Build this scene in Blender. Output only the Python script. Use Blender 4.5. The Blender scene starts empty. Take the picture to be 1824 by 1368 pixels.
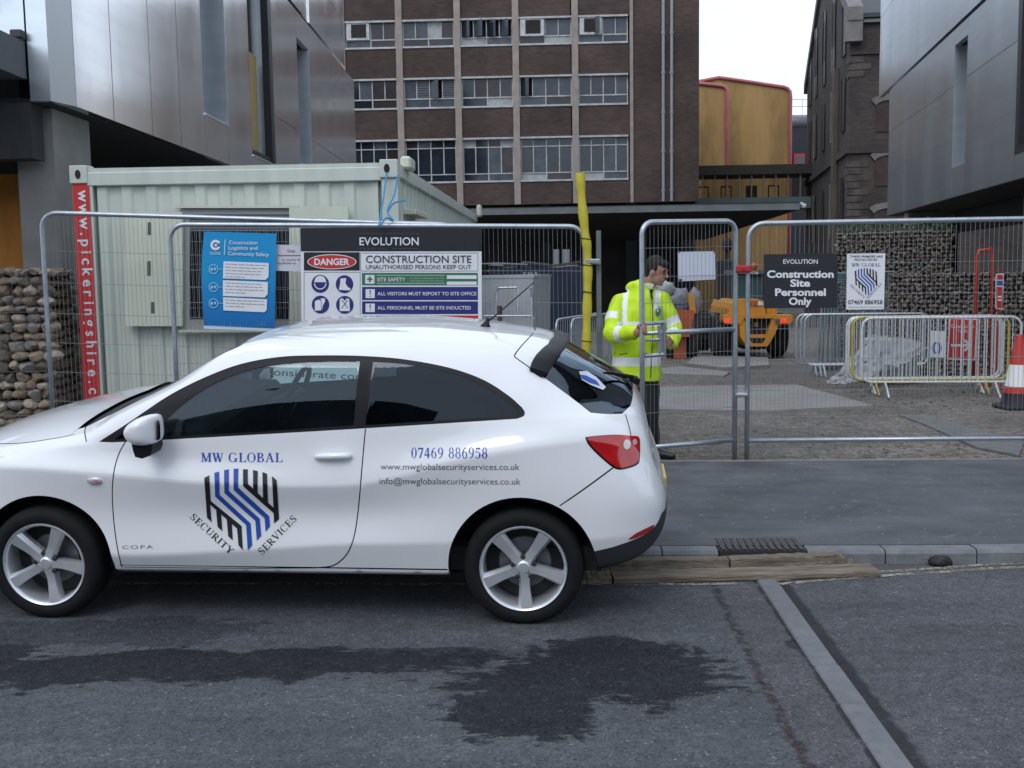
import bpy, bmesh, math, random
import numpy as np
from mathutils import Vector, Matrix
from mathutils.geometry import delaunay_2d_cdt
from mathutils.bvhtree import BVHTree

# ------------------------------------------------------------------ camera, sky, light, exposure
scene = bpy.context.scene
col = scene.collection
F, CX, CY, CAM_H = 1950.0, 912.0, 684.0, 1.75          # focal length and centre in photograph pixels
PITCH, ROLL = math.atan(200.0 / F), 0.015
FW = Vector((0, math.cos(PITCH), -math.sin(PITCH)))
R0 = Vector((1, 0, 0)); U0 = Vector((0, math.sin(PITCH), math.cos(PITCH)))
CR = math.cos(ROLL) * R0 - math.sin(ROLL) * U0
CU = math.sin(ROLL) * R0 + math.cos(ROLL) * U0
CAM = Vector((0, 0, CAM_H))
cam_data = bpy.data.cameras.new('camera'); cam = bpy.data.objects.new('camera', cam_data); col.objects.link(cam)
cam_data.sensor_width = 36.0; cam_data.lens = 36.0 * F / 1824.0
cam_data.clip_start = 0.05; cam_data.clip_end = 2000
cm = Matrix((CR, CU, -FW)).transposed().to_4x4(); cm.translation = CAM
cam.matrix_world = cm
scene.camera = cam

SUN_EL, SUN_AZ = math.radians(48), math.radians(205)    # azimuth measured from +Y clockwise: behind the camera, to the left
world = bpy.data.worlds.new('World'); scene.world = world; world.use_nodes = True
wn, wl = world.node_tree.nodes, world.node_tree.links
wn.clear()
w_out = wn.new('ShaderNodeOutputWorld'); w_bg = wn.new('ShaderNodeBackground')
sky = wn.new('ShaderNodeTexSky'); sky.sky_type = 'NISHITA'; sky.sun_disc = False
sky.sun_elevation = SUN_EL; sky.sun_rotation = SUN_AZ; sky.air_density = 1.2; sky.dust_density = 2.0; sky.ozone_density = 1.5
# an overcast deck of pale cloud over the clear-sky colours, thinner in places
w_tc = wn.new('ShaderNodeTexCoord'); w_map = wn.new('ShaderNodeMapping'); w_map.inputs['Scale'].default_value = (1.0, 1.0, 2.2)
w_nz = wn.new('ShaderNodeTexNoise'); w_nz.inputs['Scale'].default_value = 2.3; w_nz.inputs['Detail'].default_value = 6; w_nz.inputs['Roughness'].default_value = 0.55
w_rp = wn.new('ShaderNodeValToRGB'); w_rp.color_ramp.elements[0].position = 0.32; w_rp.color_ramp.elements[1].position = 0.62
w_rp.color_ramp.elements[0].color = (0.62, 0.62, 0.62, 1); w_rp.color_ramp.elements[1].color = (0.96, 0.96, 0.96, 1)
w_mix = wn.new('ShaderNodeMixRGB'); w_mix.inputs['Color2'].default_value = (9.4, 10.6, 12.4, 1)
wl.new(w_tc.outputs['Generated'], w_map.inputs['Vector']); wl.new(w_map.outputs['Vector'], w_nz.inputs['Vector'])
wl.new(w_nz.outputs['Fac'], w_rp.inputs['Fac']); wl.new(w_rp.outputs['Color'], w_mix.inputs['Fac'])
wl.new(sky.outputs['Color'], w_mix.inputs['Color1']); wl.new(w_mix.outputs['Color'], w_bg.inputs['Color'])
w_bg.inputs['Strength'].default_value = 0.085
wl.new(w_bg.outputs['Background'], w_out.inputs['Surface'])
sun_d = bpy.data.lights.new('sun', 'SUN'); sun_d.energy = 0.6; sun_d.angle = math.radians(25); sun_d.color = (1.0, 0.98, 0.95)
sun = bpy.data.objects.new('sun', sun_d); col.objects.link(sun)
sdir = Vector((math.sin(SUN_AZ) * math.cos(SUN_EL), math.cos(SUN_AZ) * math.cos(SUN_EL), math.sin(SUN_EL)))
sun.rotation_euler = (-sdir).to_track_quat('-Z', 'Y').to_euler(); sun.location = sdir * 50
vs = scene.view_settings; vs.view_transform = 'Standard'; vs.look = 'None'; vs.exposure = 0.49; vs.gamma = 1.0; vs.use_curve_mapping = False
scene.render.engine = 'CYCLES'
scene.render.resolution_x = 1024; scene.render.resolution_y = 768

# ------------------------------------------------------------------ pixel -> direction helpers (photograph pixels, 1824 x 1368)
def ray(px, py): return FW + CR * ((px - CX) / F) + CU * ((CY - py) / F)
def G(px, py, z=0.0):                    # where the pixel's ray meets the level z
    d = ray(px, py); return CAM + d * ((z - CAM_H) / d.z)
def P(px, py, Y):                        # where the pixel's ray meets the distance Y
    d = ray(px, py); return CAM + d * (Y / d.y)
def RP(px, py, o, n):                    # where the pixel's ray meets the plane through o with normal n
    d = ray(px, py); return CAM + d * ((o - CAM).dot(n) / d.dot(n))
def site_z(Y):                           # the yard falls away gently behind the pavement
    return 0.12 - 0.028 * (min(max(Y, 9.1), 48.0) - 9.1)
def site_pt(px, py):
    z = 0.0
    for _ in range(12):
        p = G(px, py, z); z = site_z(p.y)
    return Vector((p.x, p.y, z))
SY = -0.047                               # the street runs 2.7 degrees across the picture plane
E1 = Vector((math.cos(SY), math.sin(SY), 0)); E2 = Vector((-math.sin(SY), math.cos(SY), 0)); EZ = Vector((0, 0, 1))

# ------------------------------------------------------------------ materials
MATS = {}
def mat(name, color, rough=0.6, metal=0.0, var=0.0, vscale=8.0, bump=0.0, bscale=60.0, coat=0.0, spec=0.5, emit=None, estr=0.0, alpha=1.0,
        var2=0.0, v2scale=0.7, stretch=(1, 1, 1), rvar=0.0, coords='pos', aniso=0.0, tint=None):
    if name in MATS: return MATS[name]
    m = bpy.data.materials.new(name); m.use_nodes = True
    nt = m.node_tree; nd, lk = nt.nodes, nt.links
    b = nd['Principled BSDF']
    c4 = (*color, 1)
    b.inputs['Base Color'].default_value = c4; b.inputs['Roughness'].default_value = rough; b.inputs['Metallic'].default_value = metal
    b.inputs['Specular IOR Level'].default_value = spec
    if coat: b.inputs['Coat Weight'].default_value = coat; b.inputs['Coat Roughness'].default_value = 0.04
    if emit: b.inputs['Emission Color'].default_value = (*emit, 1); b.inputs['Emission Strength'].default_value = estr
    if aniso: b.inputs['Anisotropic'].default_value = aniso
    if var or var2 or bump or rvar:
        if coords == 'pos':
            g = nd.new('ShaderNodeNewGeometry'); src = g.outputs['Position']
        else:
            g = nd.new('ShaderNodeTexCoord'); src = g.outputs['Object']
        mp = nd.new('ShaderNodeMapping'); mp.inputs['Scale'].default_value = stretch
        lk.new(src, mp.inputs['Vector']); vec = mp.outputs['Vector']
        prev = None
        for amt, sc, dt in ((var, vscale, 6), (var2, v2scale, 3)):
            if not amt: continue
            n = nd.new('ShaderNodeTexNoise'); n.inputs['Scale'].default_value = sc; n.inputs['Detail'].default_value = dt; n.inputs['Roughness'].default_value = 0.6
            lk.new(vec, n.inputs['Vector'])
            r = nd.new('ShaderNodeMapRange'); r.inputs['From Min'].default_value = 0.28; r.inputs['From Max'].default_value = 0.72
            r.inputs['To Min'].default_value = 1 - amt; r.inputs['To Max'].default_value = 1 + amt
            lk.new(n.outputs['Fac'], r.inputs['Value'])
            if tint and amt == var:
                t = nd.new('ShaderNodeMixRGB'); t.inputs['Color1'].default_value = c4; t.inputs['Color2'].default_value = (*tint, 1)
                lk.new(n.outputs['Fac'], t.inputs['Fac']); prev = t.outputs['Color']
            x = nd.new('ShaderNodeMixRGB'); x.blend_type = 'MULTIPLY'; x.inputs['Fac'].default_value = 1
            if prev is None: x.inputs['Color1'].default_value = c4
            else: lk.new(prev, x.inputs['Color1'])
            lk.new(r.outputs['Result'], x.inputs['Color2']); prev = x.outputs['Color']
        if prev is not None: lk.new(prev, b.inputs['Base Color'])
        if rvar:
            n = nd.new('ShaderNodeTexNoise'); n.inputs['Scale'].default_value = vscale * 0.6; n.inputs['Detail'].default_value = 4; lk.new(vec, n.inputs['Vector'])
            r = nd.new('ShaderNodeMapRange'); r.inputs['To Min'].default_value = max(0.02, rough - rvar); r.inputs['To Max'].default_value = min(1, rough + rvar)
            lk.new(n.outputs['Fac'], r.inputs['Value']); lk.new(r.outputs['Result'], b.inputs['Roughness'])
        if bump:
            n = nd.new('ShaderNodeTexNoise'); n.inputs['Scale'].default_value = bscale; n.inputs['Detail'].default_value = 5; lk.new(vec, n.inputs['Vector'])
            bp = nd.new('ShaderNodeBump'); bp.inputs['Strength'].default_value = bump; bp.inputs['Distance'].default_value = 0.02
            lk.new(n.outputs['Fac'], bp.inputs['Height']); lk.new(bp.outputs['Normal'], b.inputs['Normal'])
    MATS[name] = m
    return m
def glass_mat(name, tint, refl_ior=1.5, rough=0.02, extra=0.0):
    if name in MATS: return MATS[name]
    m = bpy.data.materials.new(name); m.use_nodes = True
    nd, lk = m.node_tree.nodes, m.node_tree.links; nd.clear()
    o = nd.new('ShaderNodeOutputMaterial'); t = nd.new('ShaderNodeBsdfTransparent'); t.inputs['Color'].default_value = (*tint, 1)
    g = nd.new('ShaderNodeBsdfGlossy'); g.inputs['Roughness'].default_value = rough; g.inputs['Color'].default_value = (0.74, 0.88, 1, 1)
    f = nd.new('ShaderNodeFresnel'); f.inputs['IOR'].default_value = refl_ior
    a = nd.new('ShaderNodeMath'); a.operation = 'ADD'; a.use_clamp = True; a.inputs[1].default_value = extra
    x = nd.new('ShaderNodeMixShader')
    lk.new(f.outputs['Fac'], a.inputs[0]); lk.new(a.outputs['Value'], x.inputs['Fac']); lk.new(t.outputs['BSDF'], x.inputs[1]); lk.new(g.outputs['BSDF'], x.inputs[2])
    lk.new(x.outputs['Shader'], o.inputs['Surface']); MATS[name] = m
    return m

# ------------------------------------------------------------------ object helpers
INV = {}                                   # object name -> inverse of its thing's matrix; parts are written in world coordinates
def tag(o, label=None, cat=None, group=None, kind=None):
    if label: o['label'] = label
    if cat: o['category'] = cat
    if group: o['group'] = group
    if kind: o['kind'] = kind
    return o
def thing(name, label, cat, loc=(0, 0, 0), group=None, M=None):
    o = bpy.data.objects.new(name, None); col.objects.link(o); o.empty_display_size = 0.2
    M = M if M is not None else Matrix.Translation(Vector(loc))
    o.matrix_basis = M; INV[o.name] = M.inverted()
    return tag(o, label, cat, group)
class MB:
    """collects geometry in world coordinates"""
    def __init__(s): s.v = []; s.f = []; s.mi = []
    def add(s, vs, fs, mi=0):
        k = len(s.v); s.v.extend([tuple(v) for v in vs]); s.f.extend([tuple(i + k for i in f) for f in fs]); s.mi.extend([mi] * len(fs)); return s
    def box8(s, p, mi=0):                  # p: 4 bottom (ccw) + 4 top
        return s.add(p, [(3, 2, 1, 0), (4, 5, 6, 7), (0, 1, 5, 4), (1, 2, 6, 5), (2, 3, 7, 6), (3, 0, 4, 7)], mi)
    def box(s, o, a, b, c, mi=0):          # corner o, edge vectors a, b, c
        o = Vector(o); a = Vector(a); b = Vector(b); c = Vector(c)
        if a.cross(b).dot(c) < 0: a, b = b, a
        return s.box8([o, o + a, o + a + b, o + b, o + c, o + a + c, o + a + b + c, o + b + c], mi)
    def cbox(s, c, a, b, h, bev=0.0, mi=0):   # centre, full edge vectors, optional chamfer
        c = Vector(c); a = Vector(a); b = Vector(b); h = Vector(h)
        if not bev: return s.box(c - (a + b + h) / 2, a, b, h, mi)
        if a.cross(b).dot(h) < 0: a, b = b, a
        la, lb, lh = a.length, b.length, h.length; ua, ub, uh = a / la, b / lb, h / lh
        vs = []; idx = {}
        for sa in (-1, 1):
            for sb in (-1, 1):
                for sh in (-1, 1):
                    for k in range(3):
                        o = [la / 2, lb / 2, lh / 2]
                        for j in range(3):
                            if j != k: o[j] -= bev
                        idx[(sa, sb, sh, k)] = len(vs); vs.append(c + ua * (sa * o[0]) + ub * (sb * o[1]) + uh * (sh * o[2]))
        fs = []
        bm = bmesh.new(); bv = [bm.verts.new(v) for v in vs]
        r = bmesh.ops.convex_hull(bm, input=bv)
        bmesh.ops.dissolve_limit(bm, angle_limit=0.01, verts=bm.verts, edges=bm.edges)
        bm.verts.index_update(); bm.normal_update()
        s.add([v.co.copy() for v in bm.verts], [[v.index for v in f.verts] for f in bm.faces], mi); bm.free(); return s
    def tube(s, pts, r, n=8, closed=False, caps=True, mi=0):
        pts = [Vector(p) for p in pts]; N = len(pts)
        rs = r if isinstance(r, (list, tuple)) else [r] * N
        t0 = (pts[1] - pts[0]).normalized()
        up = Vector((0, 0, 1)) if abs(t0.z) < 0.9 else Vector((0, 1, 0))
        nrm = t0.cross(up).normalized()
        vs = []
        for i in range(N):
            if closed: t = (pts[(i + 1) % N] - pts[i - 1]).normalized()
            else: t = (pts[min(i + 1, N - 1)] - pts[max(i - 1, 0)]).normalized()
            nrm = (nrm - t * nrm.dot(t)).normalized(); bn = t.cross(nrm)
            for k in range(n):
                a = 2 * math.pi * k / n; vs.append(pts[i] + (nrm * math.cos(a) + bn * math.sin(a)) * rs[i])
        fs = []
        for i in range(N if closed else N - 1):
            j = (i + 1) % N
            for k in range(n): l = (k + 1) % n; fs.append((i * n + k, i * n + l, j * n + l, j * n + k))
        if caps and not closed:
            fs.append(tuple(range(n - 1, -1, -1))); fs.append(tuple((N - 1) * n + k for k in range(n)))
        return s.add(vs, fs, mi)
    def prism(s, poly, o, u, v, w, mi=0):  # 2d polygon extruded: o + x*u + y*v, thickness vector w
        o = Vector(o); u = Vector(u); v = Vector(v); w = Vector(w)
        area = sum(poly[i - 1][0] * poly[i][1] - poly[i][0] * poly[i - 1][1] for i in range(len(poly)))
        if (area > 0) != (u.cross(v).dot(w) > 0): poly = poly[::-1]
        n = len(poly); a = [o + u * p[0] + v * p[1] for p in poly]
        fs = [tuple(range(n - 1, -1, -1)), tuple(range(n, 2 * n))] + [(i, (i + 1) % n, n + (i + 1) % n, n + i) for i in range(n)]
        return s.add(a + [p + w for p in a], fs, mi)
    def lathe(s, prof, c, ax, n=32, mi=0):  # prof: (radius, along axis)
        c = Vector(c); ax = Vector(ax).normalized(); e = ax.orthogonal().normalized(); g = ax.cross(e)
        vs = []; m = len(prof)
        for k in range(n):
            a = 2 * math.pi * k / n; d = e * math.cos(a) + g * math.sin(a)
            for r, h in prof: vs.append(c + d * r + ax * h)
        fs = []
        for k in range(n):
            l = (k + 1) % n
            for i in range(m - 1): fs.append((k * m + i, l * m + i, l * m + i + 1, k * m + i + 1))
        return s.add(vs, fs, mi)
    def grid(s, f, nu, nv, mi=0):
        vs = [f(i / nu, j / nv) for j in range(nv + 1) for i in range(nu + 1)]; w = nu + 1
        return s.add(vs, [(j * w + i, j * w + i + 1, (j + 1) * w + i + 1, (j + 1) * w + i) for j in range(nv) for i in range(nu)], mi)
def build(name, mb, m, parent=None, smooth=False, angle=None):
    me = bpy.data.meshes.new(name)
    inv = INV.get(parent.name) if parent is not None else None
    vs = mb.v
    if inv is not None:
        a = np.array(vs, dtype=float); R = np.array(inv.to_3x3()); t = np.array(inv.translation); vs = (a @ R.T + t).tolist()
    me.from_pydata(vs, [], mb.f)
    for x in (m if isinstance(m, (list, tuple)) else [m]): me.materials.append(x)
    if any(mb.mi): me.polygons.foreach_set('material_index', mb.mi)
    if smooth: me.polygons.foreach_set('use_smooth', [True] * len(me.polygons))
    if angle is not None:
        me.set_sharp_from_angle(angle=math.radians(angle))
    me.update()
    o = bpy.data.objects.new(name, me); col.objects.link(o)
    if parent is not None:
        o.parent = parent; INV[o.name] = inv
    return o
def solo(name, mb, m, label, cat, group=None, kind=None, smooth=False, angle=None):
    """a thing of one mesh, its origin at its base"""
    a = np.array(mb.v); c = Vector(((a[:, 0].min() + a[:, 0].max()) / 2, (a[:, 1].min() + a[:, 1].max()) / 2, a[:, 2].min()))
    mb.v = [tuple(Vector(v) - c) for v in mb.v]
    o = build(name, mb, m, None, smooth, angle); o.location = c
    return tag(o, label, cat, group, kind)
def share(src, name, parent, M):           # another object on the same mesh data, placed by the local matrix M
    o = bpy.data.objects.new(name, src.data); col.objects.link(o); o.parent = parent; o.matrix_basis = M; INV[o.name] = INV.get(parent.name) if parent else None
    return o
def arc(cx, cy, r, a0, a1, n): return [(cx + r * math.cos(math.radians(a0 + (a1 - a0) * i / n)), cy + r * math.sin(math.radians(a0 + (a1 - a0) * i / n))) for i in range(n + 1)]
def rrect(x0, y0, x1, y1, r, n=5): return arc(x1 - r, y1 - r, r, 0, 90, n) + arc(x0 + r, y1 - r, r, 90, 180, n) + arc(x0 + r, y0 + r, r, 180, 270, n) + arc(x1 - r, y0 + r, r, 270, 360, n)
def ellipse(cx, cy, rx, ry, n=40): return [(cx + rx * math.cos(2 * math.pi * i / n), cy + ry * math.sin(2 * math.pi * i / n)) for i in range(n)]
def spline2(pts, m=6, closed=False):       # Catmull-Rom through points of any dimension
    p = [np.array(q, float) for q in pts]; n = len(p); out = []
    for i in range(n if closed else n - 1):
        a = p[(i - 1) % n] if closed or i > 0 else 2 * p[0] - p[1]
        b, c = p[i], p[(i + 1) % n]
        d = p[(i + 2) % n] if closed or i < n - 2 else 2 * p[-1] - p[-2]
        for k in range(m):
            t = k / m; out.append(tuple(0.5 * ((2 * b) + (c - a) * t + (2 * a - 5 * b + 4 * c - d) * t * t + (3 * b - 3 * c + d - a) * t ** 3)))
    if not closed: out.append(tuple(p[-1]))
    return out

# ------------------------------------------------------------------ flat lettering: 2d outlines of words, filled
_txt = {}
def text2d(s, bold=0.0, spacing=1.0):
    """(verts, faces, width) with the capital height 1 and the baseline at 0"""
    k = (s, bold, spacing)
    if k in _txt: return _txt[k]
    cu = bpy.data.curves.new('lettering', 'FONT'); cu.body = s; cu.size = 1.0; cu.offset = bold; cu.space_character = spacing; cu.resolution_u = 3
    o = bpy.data.objects.new('lettering', cu); col.objects.link(o)
    dg = bpy.context.evaluated_depsgraph_get(); me = bpy.data.meshes.new_from_object(o.evaluated_get(dg))
    v = np.array([(p.co.x, p.co.y) for p in me.vertices]); f = [tuple(q.vertices) for q in me.polygons]
    bpy.data.objects.remove(o); bpy.data.curves.remove(cu); bpy.data.meshes.remove(me)
    CAP = 0.729 if False else 0.6876
    v = v / CAP; v[:, 0] -= v[:, 0].min(); r = (v, f, float(v[:, 0].max())); _txt[k] = r
    return r
# a small serif face (capitals, figures) drawn with broad and fine strokes, capital height 1
def _seg(a, b, wa, wb=None):
    wb = wa if wb is None else wb; ax, ay = a; bx, by = b; dx, dy = bx - ax, by - ay; L = math.hypot(dx, dy) or 1; nx, ny = -dy / L, dx / L
    return [(ax + nx * wa / 2, ay + ny * wa / 2), (ax - nx * wa / 2, ay - ny * wa / 2), (bx - nx * wb / 2, by - ny * wb / 2), (bx + nx * wb / 2, by + ny * wb / 2)]
def _ring(cx, cy, rx, ry, a0, a1, n=18, thick=0.19, thin=0.06):
    """an elliptical stroke, broad where it runs upright and fine where it runs level"""
    out = []; inn = []
    for i in range(n + 1):
        a = math.radians(a0 + (a1 - a0) * i / n); c, s = math.cos(a), math.sin(a); w = thin + (thick - thin) * abs(c) ** 1.6
        out.append((cx + rx * c, cy + ry * s)); inn.append((cx + (rx - w) * c, cy + (ry - (thin + (w - thin) * 0.15)) * s))
    return [[out[i], out[i + 1], inn[i + 1], inn[i]] for i in range(n)]
TK, TN = 0.19, 0.06
def _stem(x, y0=0.0, y1=1.0, ser=(1, 1), w=TK, sw=0.2):
    q = [_seg((x, y0), (x, y1), w)]
    if ser[0]: q.append(_seg((x - sw, y0 + TN / 2), (x + sw, y0 + TN / 2), TN))
    if ser[1]: q.append(_seg((x - sw, y1 - TN / 2), (x + sw, y1 - TN / 2), TN))
    return q
def _glyph(c):
    S = _stem
    if c == 'M': return S(.17, w=.08, sw=.17) + S(.95, sw=.19) + [_seg((.2, 1), (.56, .04), TK * 1.05), _seg((.56, .04), (.9, 1), .08)], 1.16
    if c == 'W': return [_seg((.14, 1), (.40, 0), TK), _seg((.40, 0), (.62, 1), .07), _seg((.56, 1), (.84, 0), TK), _seg((.84, 0), (1.08, 1), .07), _seg((.0, .97), (.34, .97), TN), _seg((.44, .97), (.7, .97), TN), _seg((.95, .97), (1.2, .97), TN)], 1.2
    if c == 'G': return _ring(.47, .5, .45, .53, 48, 318) + S(.80, .03, .42, (0, 1), sw=.19) + [_seg((.80, .70), (.80, 1.0), .05)], 1.02
    if c == 'L': return S(.24) + [_seg((.1, .03), (.78, .03), TN), [(.62, 0), (.8, 0), (.84, .32)]], .86
    if c == 'O': return _ring(.47, .5, .46, .53, 0, 360, 30), .96
    if c == 'B': return S(.22) + _ring(.36, .75, .38, .26, -90, 90, 12) + _ring(.38, .25, .44, .27, -90, 90, 12) + [_seg((.2, .97), (.4, .97), TN), _seg((.2, .03), (.4, .03), TN), _seg((.2, .51), (.4, .51), TN)], .88
    if c == 'A': return [_seg((.46, 1), (.80, 0), TK), _seg((.46, 1.0), (.14, 0), .07), _seg((.26, .34), (.66, .34), TN), _seg((0, .03), (.32, .03), TN), _seg((.6, .03), (1.0, .03), TN)], .98
    if c == 'S': return _ring(.36, .74, .30, .28, 35, 270, 14, .17) + _ring(.36, .26, .33, .28, -145, 90, 14, .17) + [_seg((.28, .56), (.46, .44), .17), _seg((.62, .7), (.62, 1), .05), _seg((.05, 0), (.05, .3), .05)], .74
    if c == 'E': return S(.24) + [_seg((.1, .03), (.76, .03), TN), _seg((.1, .97), (.72, .97), TN), _seg((.3, .51), (.6, .51), TN), _seg((.6, .36), (.6, .66), .05), [(.56, 1), (.73, 1), (.73, .72)], [(.58, 0), (.78, 0), (.82, .3)]], .86
    if c == 'C': return _ring(.47, .5, .45, .53, 45, 318) + [_seg((.8, .66), (.8, 1.0), .05)], .92
    if c == 'U': return [_seg((.22, .3), (.22, 1), TK), _seg((.80, .3), (.80, 1), .07), _seg((.02, .97), (.42, .97), TN), _seg((.66, .97), (.94, .97), TN)] + _ring(.475, .32, .35, .35, 180, 360, 12, .15), .98
    if c == 'R': return S(.22) + _ring(.36, .73, .40, .28, -90, 90, 12) + [_seg((.2, .97), (.4, .97), TN), _seg((.2, .47), (.4, .47), TN), _seg((.44, .47), (.84, 0), TK), _seg((.74, .03), (.98, .03), TN)], .96
    if c == 'I': return S(.22), .46
    if c == 'T': return S(.42, ser=(1, 0)) + [_seg((.04, .97), (.80, .97), TN), [(.04, 1), (.18, 1), (.03, .70)], [(.66, 1), (.80, 1), (.81, .70)]], .86
    if c == 'Y': return [_seg((.14, 1), (.48, .45), TK), _seg((.48, .45), (.82, 1), .07), _seg((.48, 0), (.48, .5), TK), _seg((.3, .03), (.66, .03), TN), _seg((0, .97), (.34, .97), TN), _seg((.68, .97), (.96, .97), TN)], .96
    if c == 'V': return [_seg((.16, 1), (.48, 0), TK), _seg((.48, 0), (.80, 1), .07), _seg((0, .97), (.36, .97), TN), _seg((.66, .97), (.96, .97), TN)], .96
    if c == '0': return _ring(.33, .5, .31, .52, 0, 360, 28, .17), .70
    if c == '7': return [_seg((.06, .92), (.62, .92), .15), _seg((.58, .95), (.24, 0), .12, .16), _seg((.06, .7), (.06, .98), .05)], .68
    if c == '4': return [_seg((.44, 0), (.44, 1), .17), _seg((.40, 1), (.03, .30), .07), _seg((.02, .30), (.64, .30), .13)], .70
    if c == '6': return _ring(.33, .31, .30, .33, 0, 360, 22, .16) + _ring(.56, .42, .53, .6, 95, 180, 10, .17), .70
    if c == '9': return _ring(.33, .69, .30, .33, 0, 360, 22, .16) + _ring(.10, .58, .53, .6, -85, 0, 10, .17), .70
    if c == '8': return _ring(.33, .74, .26, .28, 0, 360, 20, .13) + _ring(.33, .27, .31, .30, 0, 360, 20, .16), .70
    if c == '5': return [_seg((.12, .92), (.6, .92), .15), _seg((.12, .98), (.09, .5), .06)] + _ring(.28, .31, .34, .32, -140, 120, 18, .17), .70
    return [], .42
def serif2d(s):
    V, Fc, x = [], [], 0.0
    for ch in s:
        polys, adv = _glyph(ch)
        for p in polys:
            k = len(V); V += [(x + a, b) for a, b in p]; Fc.append(tuple(range(k, k + len(p))))
        x += adv + 0.06
    return np.array(V), Fc, x - 0.06
SHIELD = None
def shield2d():
    """the striped shield: list of (colour key, polygon) in a box about 1 wide, y up"""
    # traced stroke centre lines in units of the emblem (0..1 across, 0 at the top going down)
    z = 1000.0
    def q(*pts): return [((x - 215) / 880.0, -(y - 290) / 880.0) for x, y in pts]
    blue = [q((340, 340), (395, 325), (398, 590), (760, 925), (778, 1180), (727, 1235), (708, 945), (348, 610)),
            q((452, 310), (508, 298), (505, 545), (866, 870), (884, 1070), (832, 1125), (815, 895), (456, 570)),
            q((563, 293), (618, 290), (612, 505), (975, 840), (985, 960), (935, 1022), (922, 865), (563, 535))]
    black = [q((222, 400), (280, 368), (295, 660), (655, 955), (670, 1235), (620, 1180), (603, 985), (290, 705), (308, 910), (255, 860)),
             q((360, 770), (418, 815), (432, 1018), (378, 965)), q((484, 875), (542, 925), (553, 1122), (500, 1075)),
             q((672, 298), (727, 298), (727, 465), (1025, 740), (1008, 378), (1062, 425), (1090, 875), (1032, 925), (1027, 805), (672, 490)),
             q((788, 308), (842, 318), (840, 600), (790, 560)), q((897, 330), (950, 350), (962, 715), (905, 665))]
    return [('blue', p) for p in blue] + [('black', p) for p in black]
class Face:
    """a flat (or gently bent) printed face: maps sheet coordinates to the place, then shapes are laid on it"""
    def __init__(s, o, u, v, bend=None):
        s.o, s.u, s.v = Vector(o), Vector(u), Vector(v); s.n = s.u.cross(s.v).normalized(); s.bend = bend; s.lift = 0.004
    def pt(s, x, y, h=0.0):
        p = s.o + s.u * x + s.v * y + s.n * h
        return p + s.bend(x, y) if s.bend else p
    def poly(s, mb, poly, lv, div=0):
        h = s.lift + 0.0012 * lv
        if div:                             # fine strips so that the sheet can follow a bend
            return mb
        mb.add([s.pt(x, y, h) for x, y in poly], [tuple(range(len(poly))) if sum(poly[i - 1][0] * poly[i][1] - poly[i][0] * poly[i - 1][1] for i in range(len(poly))) > 0 else tuple(range(len(poly) - 1, -1, -1))])
        return mb
    def rect(s, mb, x0, y0, x1, y1, lv=0, nx=1, ny=1):
        h = s.lift + 0.0012 * lv
        return mb.grid(lambda a, b: s.pt(x0 + (x1 - x0) * a, y0 + (y1 - y0) * b, h), nx, ny)
    def word(s, mb, txt, x, y, cap, lv=2, width=None, bold=0.0, align='l', serif=False, spacing=1.0, rot=0.0):
        v, f, w = serif2d(txt) if serif else text2d(txt, bold, spacing)
        asp = s.u.length / s.v.length       # keep letters upright in metres
        sx = cap / asp if width is None else width / w
        W = w * sx
        ox = x - (W / 2 if align == 'c' else W if align == 'r' else 0)
        h = s.lift + 0.0012 * lv; pts = []
        cr, sr = math.cos(rot), math.sin(rot)
        for a, b in v:
            X, Y = a * sx, b * cap
            if rot: X, Y = (X * asp * cr - Y * sr) / asp, X * asp * sr + Y * cr
            pts.append(s.pt(ox + X, y + Y, h))
        return mb.add(pts, f)
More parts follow.
